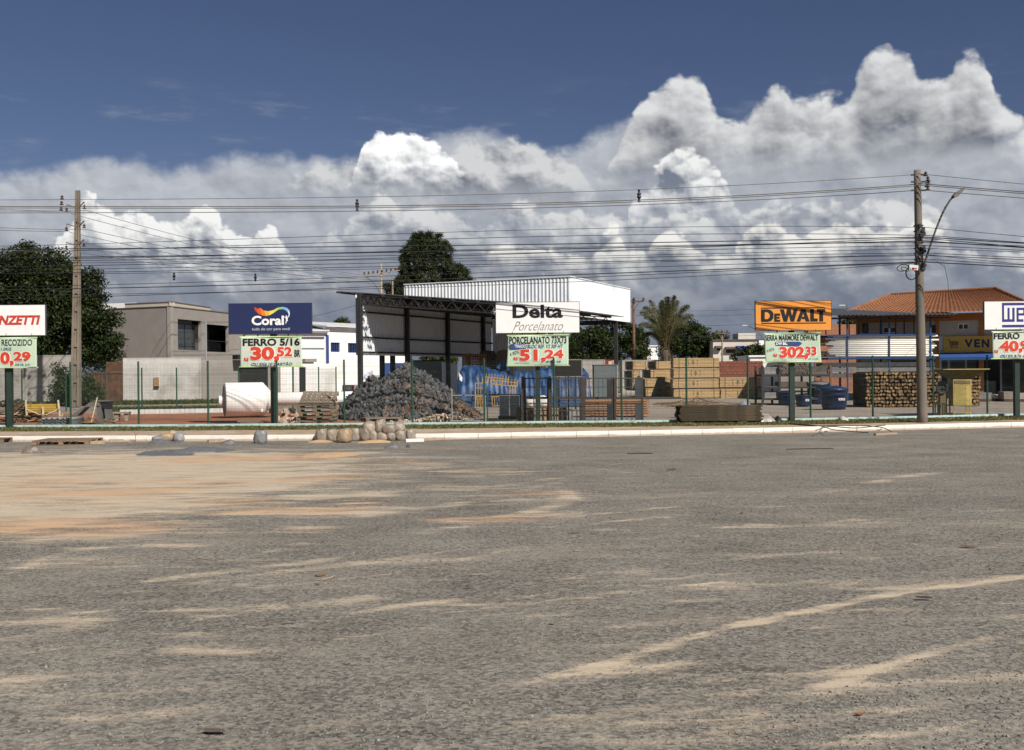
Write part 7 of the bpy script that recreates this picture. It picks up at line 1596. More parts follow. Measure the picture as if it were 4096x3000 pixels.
# log stacks ---------------------------------------------------------------------------------
bark = mat('bark', (.075, .05, .033), .95, .3, 6, .5, 20, rnd=.3); cut = mat('log_end', (.215, .135, .066), .9, .35, 14, rnd=.6)
lm = []
for s_ in range(4):
    mb = MB(); n = 8; r_s = random.Random(s_); rad = [.072 * r_s.uniform(.85, 1.12) for _ in range(n)]; vs = [(rad[k] * math.cos(2 * math.pi * k / n), y, rad[k] * math.sin(2 * math.pi * k / n)) for y in (0, 2.2) for k in range(n)]
    mb.add(vs, [(k, (k + 1) % n, n + (k + 1) % n, n + k) for k in range(n)]); mb.add([], []); mb.f.append(tuple(range(n))[::-1]); mb.mi.append(1); mb.f.append(tuple(n + k for k in range(n))); mb.mi.append(1); me = mb.mesh('log', [bark, cut]); lm.append(me)
def log_stack(px0, px1, py0, py1, Y, rows, cols_, label, group, rz=0.0):
    x0, x1 = at(px0, 1500, Y).x, at(px1, 1500, Y).x; H = (py1 - py0) * Y / F
    for k in range(rows):
        for i in range(cols_):
            x = x0 + (x1 - x0) * (i + .5 + random.uniform(-.22, .22)) / cols_; z = .08 + (H - .14) * k / (rows - 1) + random.uniform(-.03, .02)
            o = obj('log', random.choice(lm), None, None, (x, Y + random.uniform(-.12, .08), ZY + z), (random.uniform(-.01, .01), random.uniform(0, 6), rz + random.uniform(-.015, .015))); o.scale = (random.uniform(.7, 1.15),) * 2 + (random.uniform(.7, 1.1),); o.scale.y = 1; tag(o, label, 'log', group)
    for k in range(rows - 1):
        for yy in (.25, 1.9): mb = MB(); z = .07 + (H - .12) * (k + .5) / (rows - 1); mb.bar((x0, Y + yy, ZY + z), (x1, Y + yy, ZY + z), .05, .035); o = mb.build('spacer_stick', bark); tag(o, 'thin spacer stick between layers of ' + label.split(' in ')[-1], 'stick', 'spacer sticks')
pl_ = g(3560, 1628).y; log_stack(3462, 3762, 1487, 1626, pl_, 10, 26, 'round cut pole with pale end in the long log stack', 'poles of the long log stack', R(-4)); log_stack(3882, 3922, 1487, 1622, pl_ + .3, 10, 4, 'round cut pole with pale end in the narrow log stack behind the yellow hopper', 'poles of the narrow log stack')
mb = MB(); mb.span((at(3466, 1500, pl_).x, pl_ + .35, ZY), (at(3758, 1500, pl_).x, pl_ + 2.0, ZY + 1.6)); o = mb.build('log_core', bark); tag(o, 'shadowed inner poles of the long log stack', 'logs', kind='stuff')
mb = MB(); mb.bar((at(3440, 1485, pl_).x, pl_ + .3, ZY + 1.83), (at(3770, 1485, pl_).x, pl_ + .3, ZY + 1.80), .25, .04); o = mb.build('cover_board', wood_grey); tag(o, 'grey cover board on top of the long log stack', 'board')
# yellow hopper and stand at the fence
p = g(3842, 1667); hp = empty('yellow_hopper', (p.x, p.y + .3, ZY), 0, 'yellow steel box on legs under a wide dull hopper tray', 'machine'); hy = p.y + .3; hxp = lambda px: at(px, 1500, hy).x - p.x; hzp = lambda py: at(3842, py, hy).z - ZY; hm = mat('hopper_yellow', (.40, .31, .10), .6, .15, 3, .1, 20, col2=(.30, .22, .09), c2scale=2); hb_ = mat('hopper_brown', (.16, .125, .06), .8, .2, 3)
mb = MB(); mb.span((hxp(3804), -.2, hzp(1622)), (hxp(3877), .25, hzp(1517))); mb.build('box', hm, hp); mb = MB(); mb.span((hxp(3804) + .03, -.215, hzp(1534)), (hxp(3877) - .05, -.202, hzp(1522))); mb.build('panel_label', hb_, hp)
for px in (3807, 3874):
    for y in (-.16, .2): mb = MB(); mb.span((hxp(px) - .02, y - .02, 0), (hxp(px) + .02, y + .02, hzp(1622))); mb.build('leg', hm, hp)
mb = MB(); mb.span((hxp(3807), -.17, .12), (hxp(3874), -.15, .16)); mb.build('brace', hm, hp)
x0, x1, X0, X1 = hxp(3800), hxp(3880), hxp(3752), hxp(3934); z0, z1 = hzp(1514), hzp(1478); mb = MB(); mb.add([(x0, -.2, z0), (x1, -.2, z0), (x1, .3, z0), (x0, .3, z0), (X0, -.5, z1), (X1, -.5, z1 + .02), (X1, .6, z1 + .02), (X0, .6, z1)], [(3, 2, 1, 0), (0, 1, 5, 4), (1, 2, 6, 5), (2, 3, 7, 6), (3, 0, 4, 7)]); mb.build('tray', hb_, hp)
for A_, B2 in (((X0, -.5), (X1, -.5)), ((X0, .6), (X1, .6)), ((X0, -.5), (X0, .6)), ((X1, -.5), (X1, .6))): mb = MB(); mb.bar((*A_, z1 + .01), (*B2, z1 + .01), .04, .03); mb.build('tray_rim', hm, hp)
mb = MB(); mb.lathe([(.0, -.03), (.20, -.03), (.23, -.02), (.23, .02), (.20, .03), (.17, .02), (.17, -.02)], 20, (hxp(3767), .0, hzp(1551)), Matrix.Rotation(math.pi / 2, 3, 'X'), cap=False); mb.build('flywheel', dark_metal, hp); mb = MB(); mb.bar((hxp(3767), .0, hzp(1551)), (hxp(3806), .0, hzp(1551)), .04, .04); mb.build('axle', dark_metal, hp)
mb = MB(); mb.span((hxp(3762), .05, .06), (hxp(3790), .25, hzp(1525))); mb.build('motor_housing', hb_, hp)
p2 = g(3770, 1668); sn = empty('small_table', (p2.x, p2.y + .2, ZY), 0, 'small dark steel table beside the yellow hopper', 'table'); mb = MB(); mb.box((0, 0, .50), (.36, .3, .03)); mb.build('table_top', dark_metal, sn)
for x in (-.14, .14):
    for y in (-.11, .11): mb = MB(); mb.span((x - .015, y - .015, 0), (x + .015, y + .015, .484)); mb.build('leg', dark_metal, sn)
mb = MB(); mb.span((-.3, -.13, .10), (.3, -.11, .13)); mb.build('foot_rail', dark_metal, sn)
p3 = g(3805, 1664); me = sack_mesh(5, .38, .3, .08, False); o = obj('flat_bag', me, mat('bag_pale', (.55, .53, .5)), None, (p3.x, p3.y, ZY)); tag(o, 'flat pale bag on the ground by the small table', 'bag')
# stock outside the shop
for i, (px, py, w, h, c, lab) in enumerate(((3945, 1606, 50, 36, (.17, .165, .16), 'grey wrapped pallet load beside the narrow logs'), (4003, 1604, 22, 26, (.60, .59, .56), 'white carton between the pallet loads at the shop'), (4042, 1606, 40, 40, (.24, .19, .16), 'brown wrapped pallet load before the shop door'), (4105, 1606, 50, 34, (.33, .29, .25), 'tan pallet load at the shop sign post'))):
    c0 = g(px, py); k = c0.y / F; W, H = w * k, h * k; r = empty('pallet_load', (c0.x, c0.y + .5, ZY), R(random.uniform(-3, 3)), lab, 'pallet load'); m = mat('load_%d' % i, c, .6, .2, 3, .3, 10)
    n = 3
    for q in range(n): mb = MB(); mb.span((-W / 2 + random.uniform(-.03, .03), -.4, .13 + (H - .13) * q / n), (W / 2 + random.uniform(-.03, .03), .4, .13 + (H - .13) * (q + .93) / n)); mb.build('layer', m, r)
    mb = MB(); mb.span((-W / 2, -.4, 0), (W / 2, .4, .12)); mb.build('pallet_base', wood_dark, r)
wrapped(3925, 4005, 1572, .25, 'crumpled grey sheet thrown over the pallet load by the shop', plastic, 17)
# ------------------------------------------------------------------ trees
bark_t = mat('tree_bark', (.09, .07, .05), .95, .3, 5, .5, 20)
def leaves(centres, radii, n_per, size, squash=.8, droop=0.0, aspect=.45, up=.35):
    out = []
    for c, r, n in zip(centres, radii, n_per):
        d = rng.normal(0, 1, (n, 3)); d /= np.linalg.norm(d, axis=1, keepdims=True); rad = r * rng.random(n) ** .42
        p = c + d * rad[:, None] * np.array([1, 1, squash])
        nrm = d * .6 + rng.normal(0, .7, (n, 3)) + np.array([0, 0, up]); nrm /= np.linalg.norm(nrm, axis=1, keepdims=True)
        a = np.cross(nrm, rng.normal(0, 1, (n, 3))); a /= np.linalg.norm(a, axis=1, keepdims=True); b = np.cross(nrm, a); s = size * rng.uniform(.6, 1.35, n)[:, None]
        out.append(np.stack([p - a * s, p + b * s * aspect - a * s * .1, p + a * s, p - b * s * aspect - a * s * .1], 1))
    return np.concatenate(out)
def broad_tree(name, label, base, blobs, n_cl, n_leaf, leaf, m, trunk_r=.22, cl_r=.55, cat='tree', stems=1, hollow=.55):
    """blobs: (x,y,z,rx,ry,rz) relative to the base; foliage in clumps around their shells"""
    root = empty(name, base, 0, label, cat); vol = np.array([b[3] * b[5] for b in blobs]); pick = rng.choice(len(blobs), n_cl, p=vol / vol.sum()); C = []; Rr = []
    for i in pick:
        b = blobs[i]; d = rng.normal(0, 1, 3); d /= np.linalg.norm(d); t = hollow + (1 - hollow) * rng.random() ** .6
        C.append(np.array(b[:3]) + d * np.array(b[3:]) * t); Rr.append(cl_r * rng.uniform(.55, 1.3))
    C = np.array(C); C[:, 2] = np.maximum(C[:, 2], .15)
    V = leaves(C, Rr, [max(8, int(n_leaf * (r / cl_r) ** 2)) for r in Rr], leaf); o = obj('crown', quads_mesh('crown', V), m, root)
    top = np.mean([b[:3] for b in blobs], 0); mb = MB()
    for s in range(stems):
        q = Vector((random.uniform(-.2, .2) * (stems > 1), 0, -.2)); mb.tube([q, Vector(top) * .35 + Vector((.1, 0, 0)), Vector(top) * .7], trunk_r, 8, radii=[trunk_r, trunk_r * .75, trunk_r * .5])
    mb.build('trunk', bark_t, root, smooth=True)
    for i in range(min(len(blobs) * 2, 14)):
        b = blobs[i % len(blobs)]; mb = MB(); s0 = Vector(top) * random.uniform(.35, .65); e = Vector(b[:3]) + Vector((random.uniform(-.5, .5) * b[3], random.uniform(-.5, .5) * b[4], random.uniform(-.2, .6) * b[5])); mid = (s0 + e) / 2 + Vector((0, 0, -.2)); mb.tube([s0, mid, e], .05, 6, radii=[trunk_r * .4, trunk_r * .22, .015]); mb.build('limb', bark_t, root)
    return root
def rel(px, py, Y, base): return tuple(at(px, py, Y) - Vector(base))
def px_blobs(spec, Y, base, dy=0.0): 
    k = Y / F; out = []
    for px, py, rx, ry in spec: c = at(px, py, Y + dy) - Vector(base); out.append((c.x, c.y, c.z, rx * k, rx * k * .8, ry * k))
    return out
b = (at(180, 1500, 77).x, 77.0, ZY); dk_leaf = leaf_mat('leaf_dark', (.022, .038, .012), .5, .22)
broad_tree('leafy_tree', 'large dark leafy tree rising behind the left wall and sign', b, px_blobs([(90, 1060, 100, 90), (190, 1080, 110, 80), (60, 1200, 150, 130), (220, 1190, 150, 110), (330, 1150, 90, 80), (120, 1330, 190, 110), (320, 1290, 130, 90), (400, 1300, 70, 60), (390, 1400, 95, 70), (-100, 1230, 150, 160), (430, 1370, 55, 50), (90, 1420, 200, 80), (-80, 1400, 150, 110)], 77, b), 820, 125, .13, dk_leaf, .35, .8, hollow=.4)
b = (at(285, 1500, 64).x, 64.0, ZY); broad_tree('bush', 'leafy bush at the foot of the tall square pole', b, px_blobs([(290, 1560, 80, 70), (240, 1500, 30, 45), (330, 1530, 60, 50), (230, 1580, 40, 40), (360, 1570, 40, 45), (290, 1600, 85, 30)], 64, b), 130, 80, .085, leaf_mat('leaf_bush', (.04, .062, .022), .5, .25), .05, .4, 'bush', 4, .3)
# pine: whorls of branches ending in needle tufts
def pine(base, label, profile, Y):
    root = empty('pine_tree', base, 0, label, 'tree'); k = Y / F; axis = base[0]; tuft_c, tuft_r = [], []
    for (px0, px1, py, n) in profile:
        for i in range(n):
            t = random.random(); px = px0 + (px1 - px0) * t; p = at(px, py + random.uniform(-14, 14), Y) - Vector(base); half = (px1 - px0) / 2 * k; p.y += random.uniform(-1, 1) * math.sqrt(max(.05, 1 - (2 * t - 1) ** 2)) * half * .8; tuft_c.append(np.array(p)); tuft_r.append(random.uniform(.5, .85))
    V = []
    for c, r in zip(tuft_c, tuft_r):
        n = 90; d = rng.normal(0, 1, (n, 3)) + np.array([0, 0, .5]); d /= np.linalg.norm(d, axis=1, keepdims=True); L = r * rng.uniform(.6, 1.1, n)[:, None]; s = np.cross(d, rng.normal(0, 1, (n, 3))); s = s / np.linalg.norm(s, axis=1, keepdims=True) * .045; st = c + d * L * .25
        V.append(np.stack([st - s, st + s, c + d * L + s * .4, c + d * L - s * .4], 1))
    obj('crown', quads_mesh('crown', np.concatenate(V)), leaf_mat('needles', (.032, .05, .018), .5, .15, (.065, .082, .03)), root)
    top = max(c[2] for c in tuft_c); mb = MB(); mb.tube([(0, 0, -.2), (0, 0, top * .5), (0, 0, top * .97)], .3, 8, radii=[.42, .3, .06]); mb.build('trunk', bark_t, root, smooth=True)
    for i in range(0, len(tuft_c), 4):
        c = Vector(tuft_c[i]); mb = MB(); mb.tube([(0, 0, max(1, c.z - .6 - c.xy.length * .25)), c], .05, 5, radii=[.1, .03]); mb.build('limb', bark_t, root)
b = (at(1735, 1500, 125).x, 125.0, ZY)
pine(b, 'tall dark pine rising behind the white sheet fascia', [(1650, 1760, 955, 22), (1625, 1800, 985, 34), (1610, 1805, 1015, 36), (1605, 1805, 1045, 36), (1600, 1850, 1075, 42), (1610, 1865, 1100, 42), (1585, 1880, 1130, 52), (1545, 1910, 1152, 58), (1550, 1905, 1178, 50), (1590, 1870, 1208, 40), (1590, 1700, 1235, 18), (1600, 1700, 1265, 14)], 125)
# trees behind the hall and packs
g1 = leaf_mat('leaf_mid', (.03, .05, .018), .5, .22); g2 = leaf_mat('leaf_olive', (.045, .058, .02), .5, .22)
for Y, cx, label, spec, m in ((108, 2440, 'broad green tree under the white hall fascia', [(2350, 1370, 60, 60), (2430, 1345, 80, 70), (2500, 1350, 60, 80), (2460, 1400, 90, 50), (2380, 1420, 70, 40)], g1), (112, 2550, 'rounded dark tree behind the leaning brown pole', [(2550, 1370, 32, 55), (2560, 1410, 30, 40), (2535, 1330, 22, 30)], g1), (118, 2770, 'green tree mass right of the palm', [(2730, 1370, 55, 60), (2790, 1370, 50, 60), (2770, 1330, 35, 40), (2820, 1410, 35, 30), (2700, 1400, 60, 45)], g1), (124, 2870, 'small tree behind the flat-roofed house', [(2870, 1370, 22, 32), (2885, 1355, 14, 20)], g2), (100, 3000, 'dark shrub before the flat-roofed house', [(2980, 1418, 40, 18), (3020, 1412, 25, 20)], dk_leaf), (130, 2290, 'distant tree left of the broad green tree', [(2290, 1400, 40, 50), (2310, 1360, 30, 40)], g1), (112, 3420, 'tree top behind the pipe rack canopy', [(3400, 1300, 22, 26), (3420, 1315, 25, 22)], g2), (140, 1370, 'small tree top above the white works roof', [(1365, 1296, 22, 9)], g2), (105, 1730, 'garden shrub by the far orange roof under the shed', [(1725, 1438, 25, 14), (1790, 1440, 20, 14)], g2)):
    b = (at(cx, 1500, Y).x, Y, ZY); broad_tree('leafy_tree', label, b, px_blobs(spec, Y, b), 26 * len(spec), 95, .16, m, .2, .75, hollow=.45)
# palm
def palm():
    Y = 88.0; base = at(2665, 1500, Y); base = Vector((base.x, Y, ZY)); root = empty('palm_tree', base, 0, 'feathery palm standing behind the timber packs', 'tree'); k = Y / F; hz = at(2665, 1400, Y).z - ZY
    mb = MB(); mb.tube([(0, 0, -.2), (.05, 0, hz * .5), (0, 0, hz)], .3, 10, radii=[.38, .32, .40]); mb.build('trunk', bark_t, root, smooth=True)
    fm = leaf_mat('palm_leaf', (.035, .048, .014), .45, .25, (.11, .11, .035)); dm = leaf_mat('palm_dry', (.12, .085, .045), .4, .2, (.20, .15, .08))
    fr = [(2560, 1250, 0), (2556, 1300, 0), (2580, 1225, .5), (2610, 1195, .7), (2640, 1205, -.6), (2668, 1186, .2), (2690, 1185, -.4), (2715, 1200, .3), (2752, 1225, -.3), (2772, 1262, 0), (2765, 1290, .6), (2600, 1310, -.8), (2580, 1340, .8), (2740, 1320, -.9), (2640, 1230, 1.2), (2700, 1225, 1.2), (2590, 1260, 1.0), (2745, 1255, 1.1), (2655, 1195, -1.2), (2625, 1215, -1.0)]
    for i, (px, py, dy) in enumerate(fr):
        tip = at(px, py, Y) - base; tip.y += dy * 2.2; mid = Vector((tip.x * .55, tip.y * .5, hz + (tip.z - hz) * .72)); mid.z += .35 + .10 * abs(tip.x); N = 34; V = []; st = Vector((0, 0, hz - .1)); spine = []
        if abs(tip.x) > 1.2: mid.z += .7; mid.x *= .85
        for j in range(N + 1):
            t = j / N; spine.append(st * (1 - t) ** 2 + mid * 2 * t * (1 - t) + tip * t * t)
        for j in range(4, N):
            d = (spine[j + 1] - spine[j]).normalized(); t = j / N; L = .56 * math.sin(math.pi * min(1, .10 + t * .88)) ** .6 * random.uniform(.85, 1.1)
            side = d.cross(Vector((0, -1, .25))).normalized()
            for s in (-1, 1):
                for q in range(2):
                    o_ = spine[j].lerp(spine[j + 1], q * .5); tipl = o_ + side * s * L * .62 + d * L * .75 + Vector((random.uniform(-.06, .06), random.uniform(-.25, .25), -.30 * L)); w = d * .035; V.append([o_ - w, o_ + w, tipl + w * .2, tipl - w * .2])
        f_o = obj('frond', quads_mesh('frond', np.array([[tuple(v) for v in qd] for qd in V])), fm, root); mb = MB(); mb.tube(spine[::3], .03, 5, radii=list(np.linspace(.07, .012, len(spine[::3])))); mb.build('rib', dm, f_o)
    V = []
    for i in range(120):
        a = random.uniform(0, 6.28); r = random.uniform(.3, .55); z = hz + random.uniform(-1.6, .3); p = Vector((r * math.cos(a), r * math.sin(a), z)); L = random.uniform(.5, 1.1); t = Vector((p.x * 1.25, p.y * 1.25, z + random.uniform(-1, .7) * L)); w = Vector((-math.sin(a), math.cos(a), 0)) * .06; V.append([p - w, p + w, t + w * .4, t - w * .4])
    obj('dry_skirt', quads_mesh('dry_skirt', np.array([[tuple(v) for v in q] for q in V])), dm, root)
palm()
# ------------------------------------------------------------------ things lying on the lot by the kerb
def gz0(px, py): return g(px, py, 0.0)
def sack_mat(name, c, c2): return mat(name, c, .42, .16, 5, 1.0, 11, spec=.5, col2=c2, c2scale=2.5, rnd=.12)
sk1 = sack_mat('sack_sand', (.255, .21, .168), (.36, .30, .235)); sk2 = sack_mat('sack_orange', (.33, .235, .14), (.27, .215, .16)); sk3 = sack_mat('sack_grey', (.215, .215, .22), (.29, .285, .28))
SM = [sack_mesh(i, .42, .36, .44) for i in range(6)] + [sack_mesh(20 + i, .44, .36, .36, False) for i in range(4)]
KB = .42
bot = [(1285, 1763, 44, 48, 0, 'first sandbag of the row, standing apart at the open end'), (1330, 1762, 38, 46, 1, None), (1377, 1770, 48, 52, 2, 'orange-tinted sandbag in front of the row'), (1416, 1764, 40, 48, 3, None), (1459, 1762, 40, 50, 4, None), (1496, 1758, 34, 40, 5, None), (1533, 1758, 40, 34, 6, None), (1568, 1760, 36, 34, 7, None), (1605, 1761, 36, 40, 1, None), (1640, 1756, 34, 44, 0, 'sandbag at the closed end beside the white plank'), (1392, 1752, 40, 46, 5, None)]
for i, (px, py, w, h, s, lab) in enumerate(bot):
    p = gz0(px, py); k = p.y / F; me = SM[s].copy(); me.materials.append(sk2 if i == 2 else sk1); yy = min(p.y + .16, float(kerb_y(p.x)) - .2); o = obj('sandbag', me, None, None, (p.x * yy / p.y, yy, .0), (0, 0, random.uniform(-.6, .6))); w *= 1.12; o.scale = (w * k / .42, w * k / .40, h * k / (.44 if s < 6 else .36)); tag(o, lab or 'tan plastic sandbag standing in the bottom row against the kerb', 'sandbag', 'sandbags piled at the kerb')
for i, (px, py, w, h, s) in enumerate(((1478, 1727, 44, 48, 8), (1522, 1726, 38, 44, 3), (1561, 1730, 44, 42, 7), (1598, 1722, 38, 40, 9))):
    p = gz0(px, 1758); k = p.y / F; me = SM[s].copy(); me.materials.append(sk1); yy = float(kerb_y(p.x)) - .17; w *= 1.12; o = obj('sandbag', me, None, None, (p.x * yy / p.y, yy, at(px, py, yy).z - .02), (random.uniform(-.12, .12), random.uniform(-.15, .15), random.uniform(-.6, .6))); o.scale = (w * k / .42, w * k / .42, h * k / .40); tag(o, ['tied sandbag leaning on the left of the upper row', 'upright sandbag second in the upper row', 'wide sandbag third in the upper row', 'last sandbag of the upper row beside the verge'][i], 'sandbag', 'sandbags piled at the kerb')
def bag(px, py, w, h, s, m, label, rz=0.0, tilt=0.0):
    p = gz0(px, py); k = p.y / F; me = SM[s].copy(); me.materials.append(m); o = obj('sack', me, None, None, (p.x, p.y + .1, 0), (0, tilt, rz)); o.scale = (w * k / .42, w * k / .42, h * k / (.44 if s < 6 else .36)); tag(o, label, 'sack'); return o
bag(1038, 1774, 46, 52, 4, sk3, 'grey tied sack standing alone on the lot'); bag(712, 1766, 40, 36, 8, sk3, 'smooth grey sack at the right of the small sack heap'); bag(665, 1766, 50, 34, 7, sk2, 'brown sack slumped in the small sack heap', .4); bag(630, 1772, 44, 28, 9, sk3, 'dull grey sack at the left of the small sack heap', .8); bag(690, 1752, 34, 30, 6, sk2, 'tan sack behind the small sack heap', .3)
# fallen sacks
def slump(name, px0, px1, py, hpx, m, label, seed, cat='sack'):
    p0, p1 = gz0(px0, py), gz0(px1, py); k = p0.y / F; W = p1.x - p0.x; H = hpx * k; n = 46; X = np.linspace(0, W, n); Y = np.linspace(0, W * .55, 26); XX, YY = np.meshgrid(X, Y); u = XX / W; v = YY / (W * .55)
    Z = H * np.clip(np.sin(np.pi * u ** .8) * np.sin(np.pi * v), 0, 1) ** .5 * (.35 + 1.3 * vnoise(XX, YY, 6, 3, seed)) * (1 - .35 * u * (seed % 2)); Z[0] = Z[-1] = -.02; Z[:, 0] = Z[:, -1] = -.02
    o = obj(name, grid_mesh(name, XX, YY, Z), m, None, (p0.x, p0.y, 0)); tag(o, label, cat); return o
slump('fallen_sack', 82, 158, 1814, 36, mat('sack_torn', (.16, .125, .10), .7, .25, 6, .4, 12, col2=(.26, .24, .22), c2scale=6), 'torn brown sack lying on the sand near the pallet', 3); sk4 = mat('sack_dull', (.12, .12, .122), .7, .25, 6, .3, 14, col2=(.20, .19, .18), c2scale=5)
slump('fallen_sack', 878, 945, 1780, 16, sk4, 'grey flattened sack on the lot left of the standing sack', 4); slump('gravel_bag', 1535, 1600, 1795, 20, sk4, 'grey slumped bag lying before the sandbag row', 6); slump('stone', 1622, 1640, 1792, 14, mat('stone_dark', (.08, .08, .08), .9, .2, 5), 'dark stone lying right of the slumped bag', 8, 'stone')
# pallets and timbers on the lot
wp_ = mat('pallet_brown', (.20, .14, .09), .9, .25, 5, .3, 30, rnd=.15)
p = gz0(228, 1783); pallet((p.x, p.y + .75, .0), R(3), 'brown pallet lying on the lot before the kerb', None, 1.62, 1.2, None, wp_); p = gz0(-10, 1772); pallet((p.x - .35, p.y + .5, 0), R(-8), 'brown pallet cut by the left edge of view', None, 1.2, 1.0, None, wp_)
def stick(name, px0, py0, px1, py1, w, h, m, label, cat='board', z=0.0):
    a, b = gz0(px0, py0), gz0(px1, py1); mb = MB(); mb.bar((0, 0, 0), Vector((b.x - a.x, b.y - a.y, 0)), w, h); mb.bar((0, 0, h * .55), Vector((b.x - a.x, b.y - a.y, h * .55)) * .97, w * .55, h * .12); o = mb.build(name, m, None, (a.x, a.y, z + h / 2)); tag(o, label, cat)
lt = mat('timber_light', (.37, .275, .18), .9, .2, 5, .3, 30)
stick('timber', 352, 1778, 420, 1776, .1, .09, lt, 'squared timber lying beside the brown pallet'); stick('timber', 350, 1764, 393, 1757, .1, .07, lt, 'short timber propped against the pallet side'); stick('timber', 438, 1768, 494, 1766, .09, .07, lt, 'short squared timber at the kerb between pallet and sacks'); stick('timber', 832, 1770, 894, 1766, .09, .08, lt, 'short timber lying at the kerb left of the grey sack'); stick('timber', 520, 1770, 605, 1750, .07, .05, lt, 'thin timber slanting up to the kerb by the sack heap')
stick('white_plank', 1622, 1768, 1694, 1766, .16, .08, mat('plank_white', (.74, .72, .68), .6, .06, 4), 'white plank at the foot of the last sandbag', 'plank'); stick('kerb_board', 1694, 1763, 1850, 1753, .09, .05, lt, 'long thin board along the kerb right of the white plank'); stick('kerb_board', 3500, 1741, 3585, 1737, .10, .05, lt, 'short board lying on the kerb below the cables')
# heaps of dark grit on the sand
grit_m = mat('grit_heap', (.115, .118, .125), .95, .25, 14, .8, 40)
def grit(px0, px1, py, hpx, seed, label, depth=1.2):
    p0, p1 = gz0(px0, py), gz0(px1, py); W = p1.x - p0.x; H = hpx * p0.y / F; n = 60; XX, YY = np.meshgrid(np.linspace(0, W, n), np.linspace(0, depth, 30)); u, v = XX / W, YY / depth
    Z = H * (np.sin(np.pi * u) * np.sin(np.pi * v)) ** .7 * np.clip(2.2 * (vnoise(XX, YY, 1.6, 3, seed) - .25), 0, 1.3) + .03 * (vnoise(XX, YY, 9, 2, seed) - .5) - .02
    Z[0] = Z[-1] = -.05; Z[:, 0] = Z[:, -1] = -.05; o = obj('grit_heap', grid_mesh('grit_heap', XX, YY, Z), grit_m, None, (p0.x, p0.y, 0)); tag(o, label, 'grit', kind='stuff')
grit(500, 900, 1826, 26, 3, 'low dark grit heap spread over the sand', 2.0); grit(560, 700, 1780, 22, 5, 'dark grit around the small sack heap', .9); grit(860, 960, 1790, 14, 7, 'dark grit beside the flattened sack', .8); grit(1000, 1090, 1782, 10, 8, 'dark grit round the standing grey sack', .6)
# sand heaplets
sand_m = mat('sand_heap', (.48, .325, .19), .95, .15, 9, .5, 40)
def heaplet(px0, px1, py, hpx, seed, label, d=.9):
    p0, p1 = gz0(px0, py), gz0(px1, py); W = p1.x - p0.x; H = hpx * p0.y / F; XX, YY = np.meshgrid(np.linspace(0, W, 40), np.linspace(0, d, 20)); u, v = XX / W, YY / d; Z = H * np.sin(np.pi * u) * np.sin(np.pi * v) * (.6 + .9 * vnoise(XX, YY, 2.2, 3, seed)) - .015; Z[0] = Z[-1] = -.04; Z[:, 0] = Z[:, -1] = -.04
    o = obj('sand_heap', grid_mesh('sand_heap', XX, YY, Z), sand_m, None, (p0.x, p0.y, 0)); tag(o, label, 'sand', kind='stuff')
heaplet(1215, 1320, 1771, 9, 2, 'little sand heap at the open end of the sandbag row'); heaplet(1420, 1560, 1772, 10, 4, 'spilled sand along the foot of the sandbags'); heaplet(1180, 1420, 1832, 12, 6, 'low orange sand heap on the lot', 1.6)
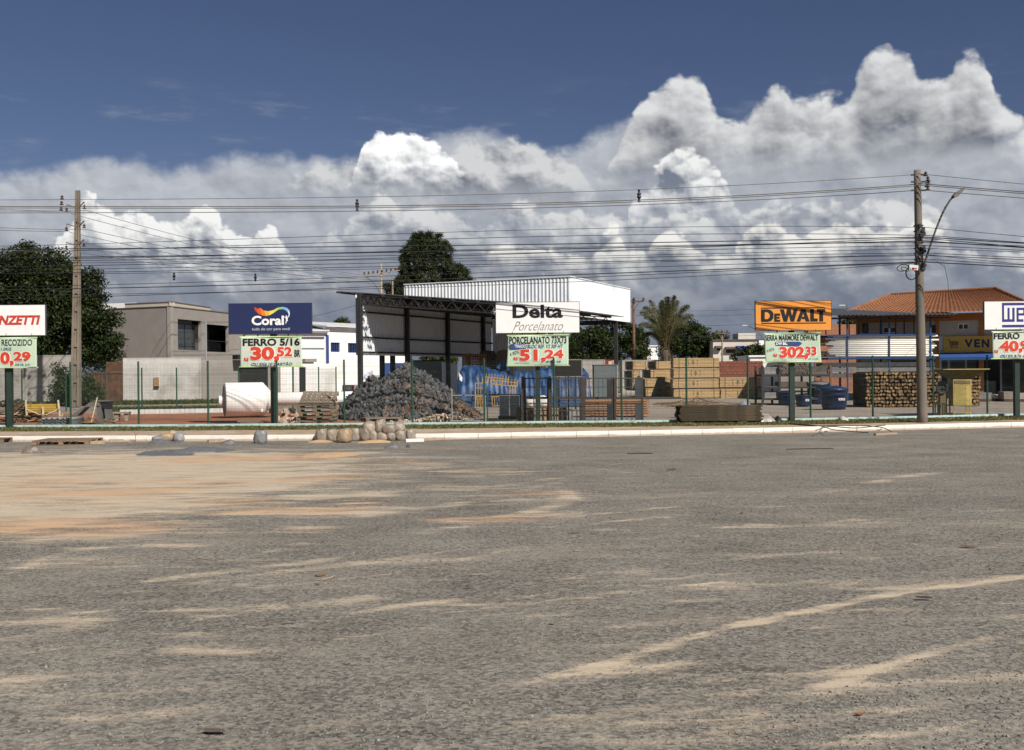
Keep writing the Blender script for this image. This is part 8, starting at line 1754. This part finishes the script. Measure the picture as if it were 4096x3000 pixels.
# litter: stones, chips, bark, a stick or two
lm_d, lm_b, lm_r = mat('litter_dark', (.05, .045, .04), .9, .2, 6), mat('litter_brown', (.14, .085, .05), .9, .2, 6), mat('litter_red', (.30, .10, .05), .8)
for i, (px, py, L, m, lab) in enumerate(((1280, 2308, .16, lm_b, 'brown bark chip on the gravel beside a curled root'), (1268, 2345, .07, lm_b, 'small dark chip beside the curled root'), (2685, 1880, .30, lm_d, 'black scrap of rubber on the far gravel'), (3695, 2398, .17, lm_d, 'black flat scrap lying by the sand track'), (3880, 2192, .24, lm_b, 'bent brown stick lying on the gravel near the right'), (3440, 2868, .07, lm_r, 'rust red splinter on the near gravel'), (2297, 2138, .18, lm_b, 'short brown stick on the middle gravel'), (860, 2935, .16, mat('clod_earth', (.10, .075, .052), .95, .2, 9), 'brown flattened clod on the near gravel'), (2205, 2508, .05, lm_d, 'small black stone on the near gravel'), (2560, 1819, .6, lm_d, 'thin dark branch on the far gravel'), (3240, 1800, 1.2, lm_d, 'long thin dark branch before the kerb'), (2415, 1744, .22, lm_b, 'brown clod at the kerb foot'), (2490, 1743, .16, lm_b, 'smaller brown clod at the kerb foot'))):
    p = gz0(px, py); r = random.Random(i); a = r.uniform(-.5, .5); mb = MB(); d = Vector((math.cos(a), math.sin(a), 0)); nrm = Vector((-d.y, d.x, 0)); w = L * (.22 if L < .5 else .03)
    if L < .5: me = stone_mesh(200 + i, 1, .3, .5).copy(); me.materials.append(m); o = obj('litter_scrap', me, None, None, (p.x, p.y, .02), (0, 0, a)); o.scale = (L / 2, w, .014 if i > 0 else .03)
    else: mb.tube([d * -L / 2, nrm * .06, d * L / 2 + nrm * .03], .012, 5); o = mb.build('litter_branch', m, None, (p.x, p.y, .03))
    if py < 1760: o.scale.z = .1
    tag(o, lab, 'litter')
p = gz0(1285, 2328); mb = MB(); mb.tube([(-.05, 0, 0), (.02, -.02, .01), (.09, .01, .02), (.12, .05, .03)], .006, 5); o = mb.build('curled_root', lt, None, (p.x, p.y, .02)); tag(o, 'pale curled root on the gravel beside bark chips', 'litter')
# slack black cables over the right kerb
def slack(pts, label):
    P = []
    for px, py in pts:
        q = g(px, py, 0.0)
        if q.y > float(kerb_y(q.x)) - .05: q = g(px, py, ZY); q.z = ZY + .03
        else: q.z = .03
        P.append(q)
    S = []
    for i in range(len(P) - 1):
        a, b, c, d = P[max(0, i - 1)], P[i], P[i + 1], P[min(len(P) - 1, i + 2)]
        for t in np.linspace(0, 1, 8, endpoint=False): S.append(.5 * ((2 * b) + (c - a) * t + (2 * a - 5 * b + 4 * c - d) * t * t + (3 * b - a - 3 * c + d) * t ** 3))
    o = S[0].copy(); mb = MB(); mb.tube([q - o for q in S], .014, 5); ob = mb.build('slack_cable', cable_m, None, o, smooth=True); tag(ob, label, 'cable')
slack([(3155, 1697), (3230, 1703), (3290, 1709), (3330, 1722), (3400, 1729), (3480, 1734)], 'slack black cable dropping over the kerb below the pole'); slack([(3160, 1700), (3250, 1707), (3400, 1705), (3520, 1712), (3570, 1733)], 'second slack black cable looped along the kerb top'); slack([(3262, 1726), (3320, 1710), (3420, 1716), (3500, 1708), (3545, 1704)], 'third slack black cable crossing the other two at the kerb')
# small upright twigs at the kerb
p = gz0(540, 1768); mb = MB(); mb.tube([(0, 0, 0), (.02, 0, .2), (-.04, 0, .36)], .008, 5); mb.tube([(.02, 0, .2), (.10, 0, .3)], .006, 5); o = mb.build('dry_twig', lm_b, None, (p.x, p.y, 0)); tag(o, 'dry twig standing at the kerb left of the sack heap', 'twig')
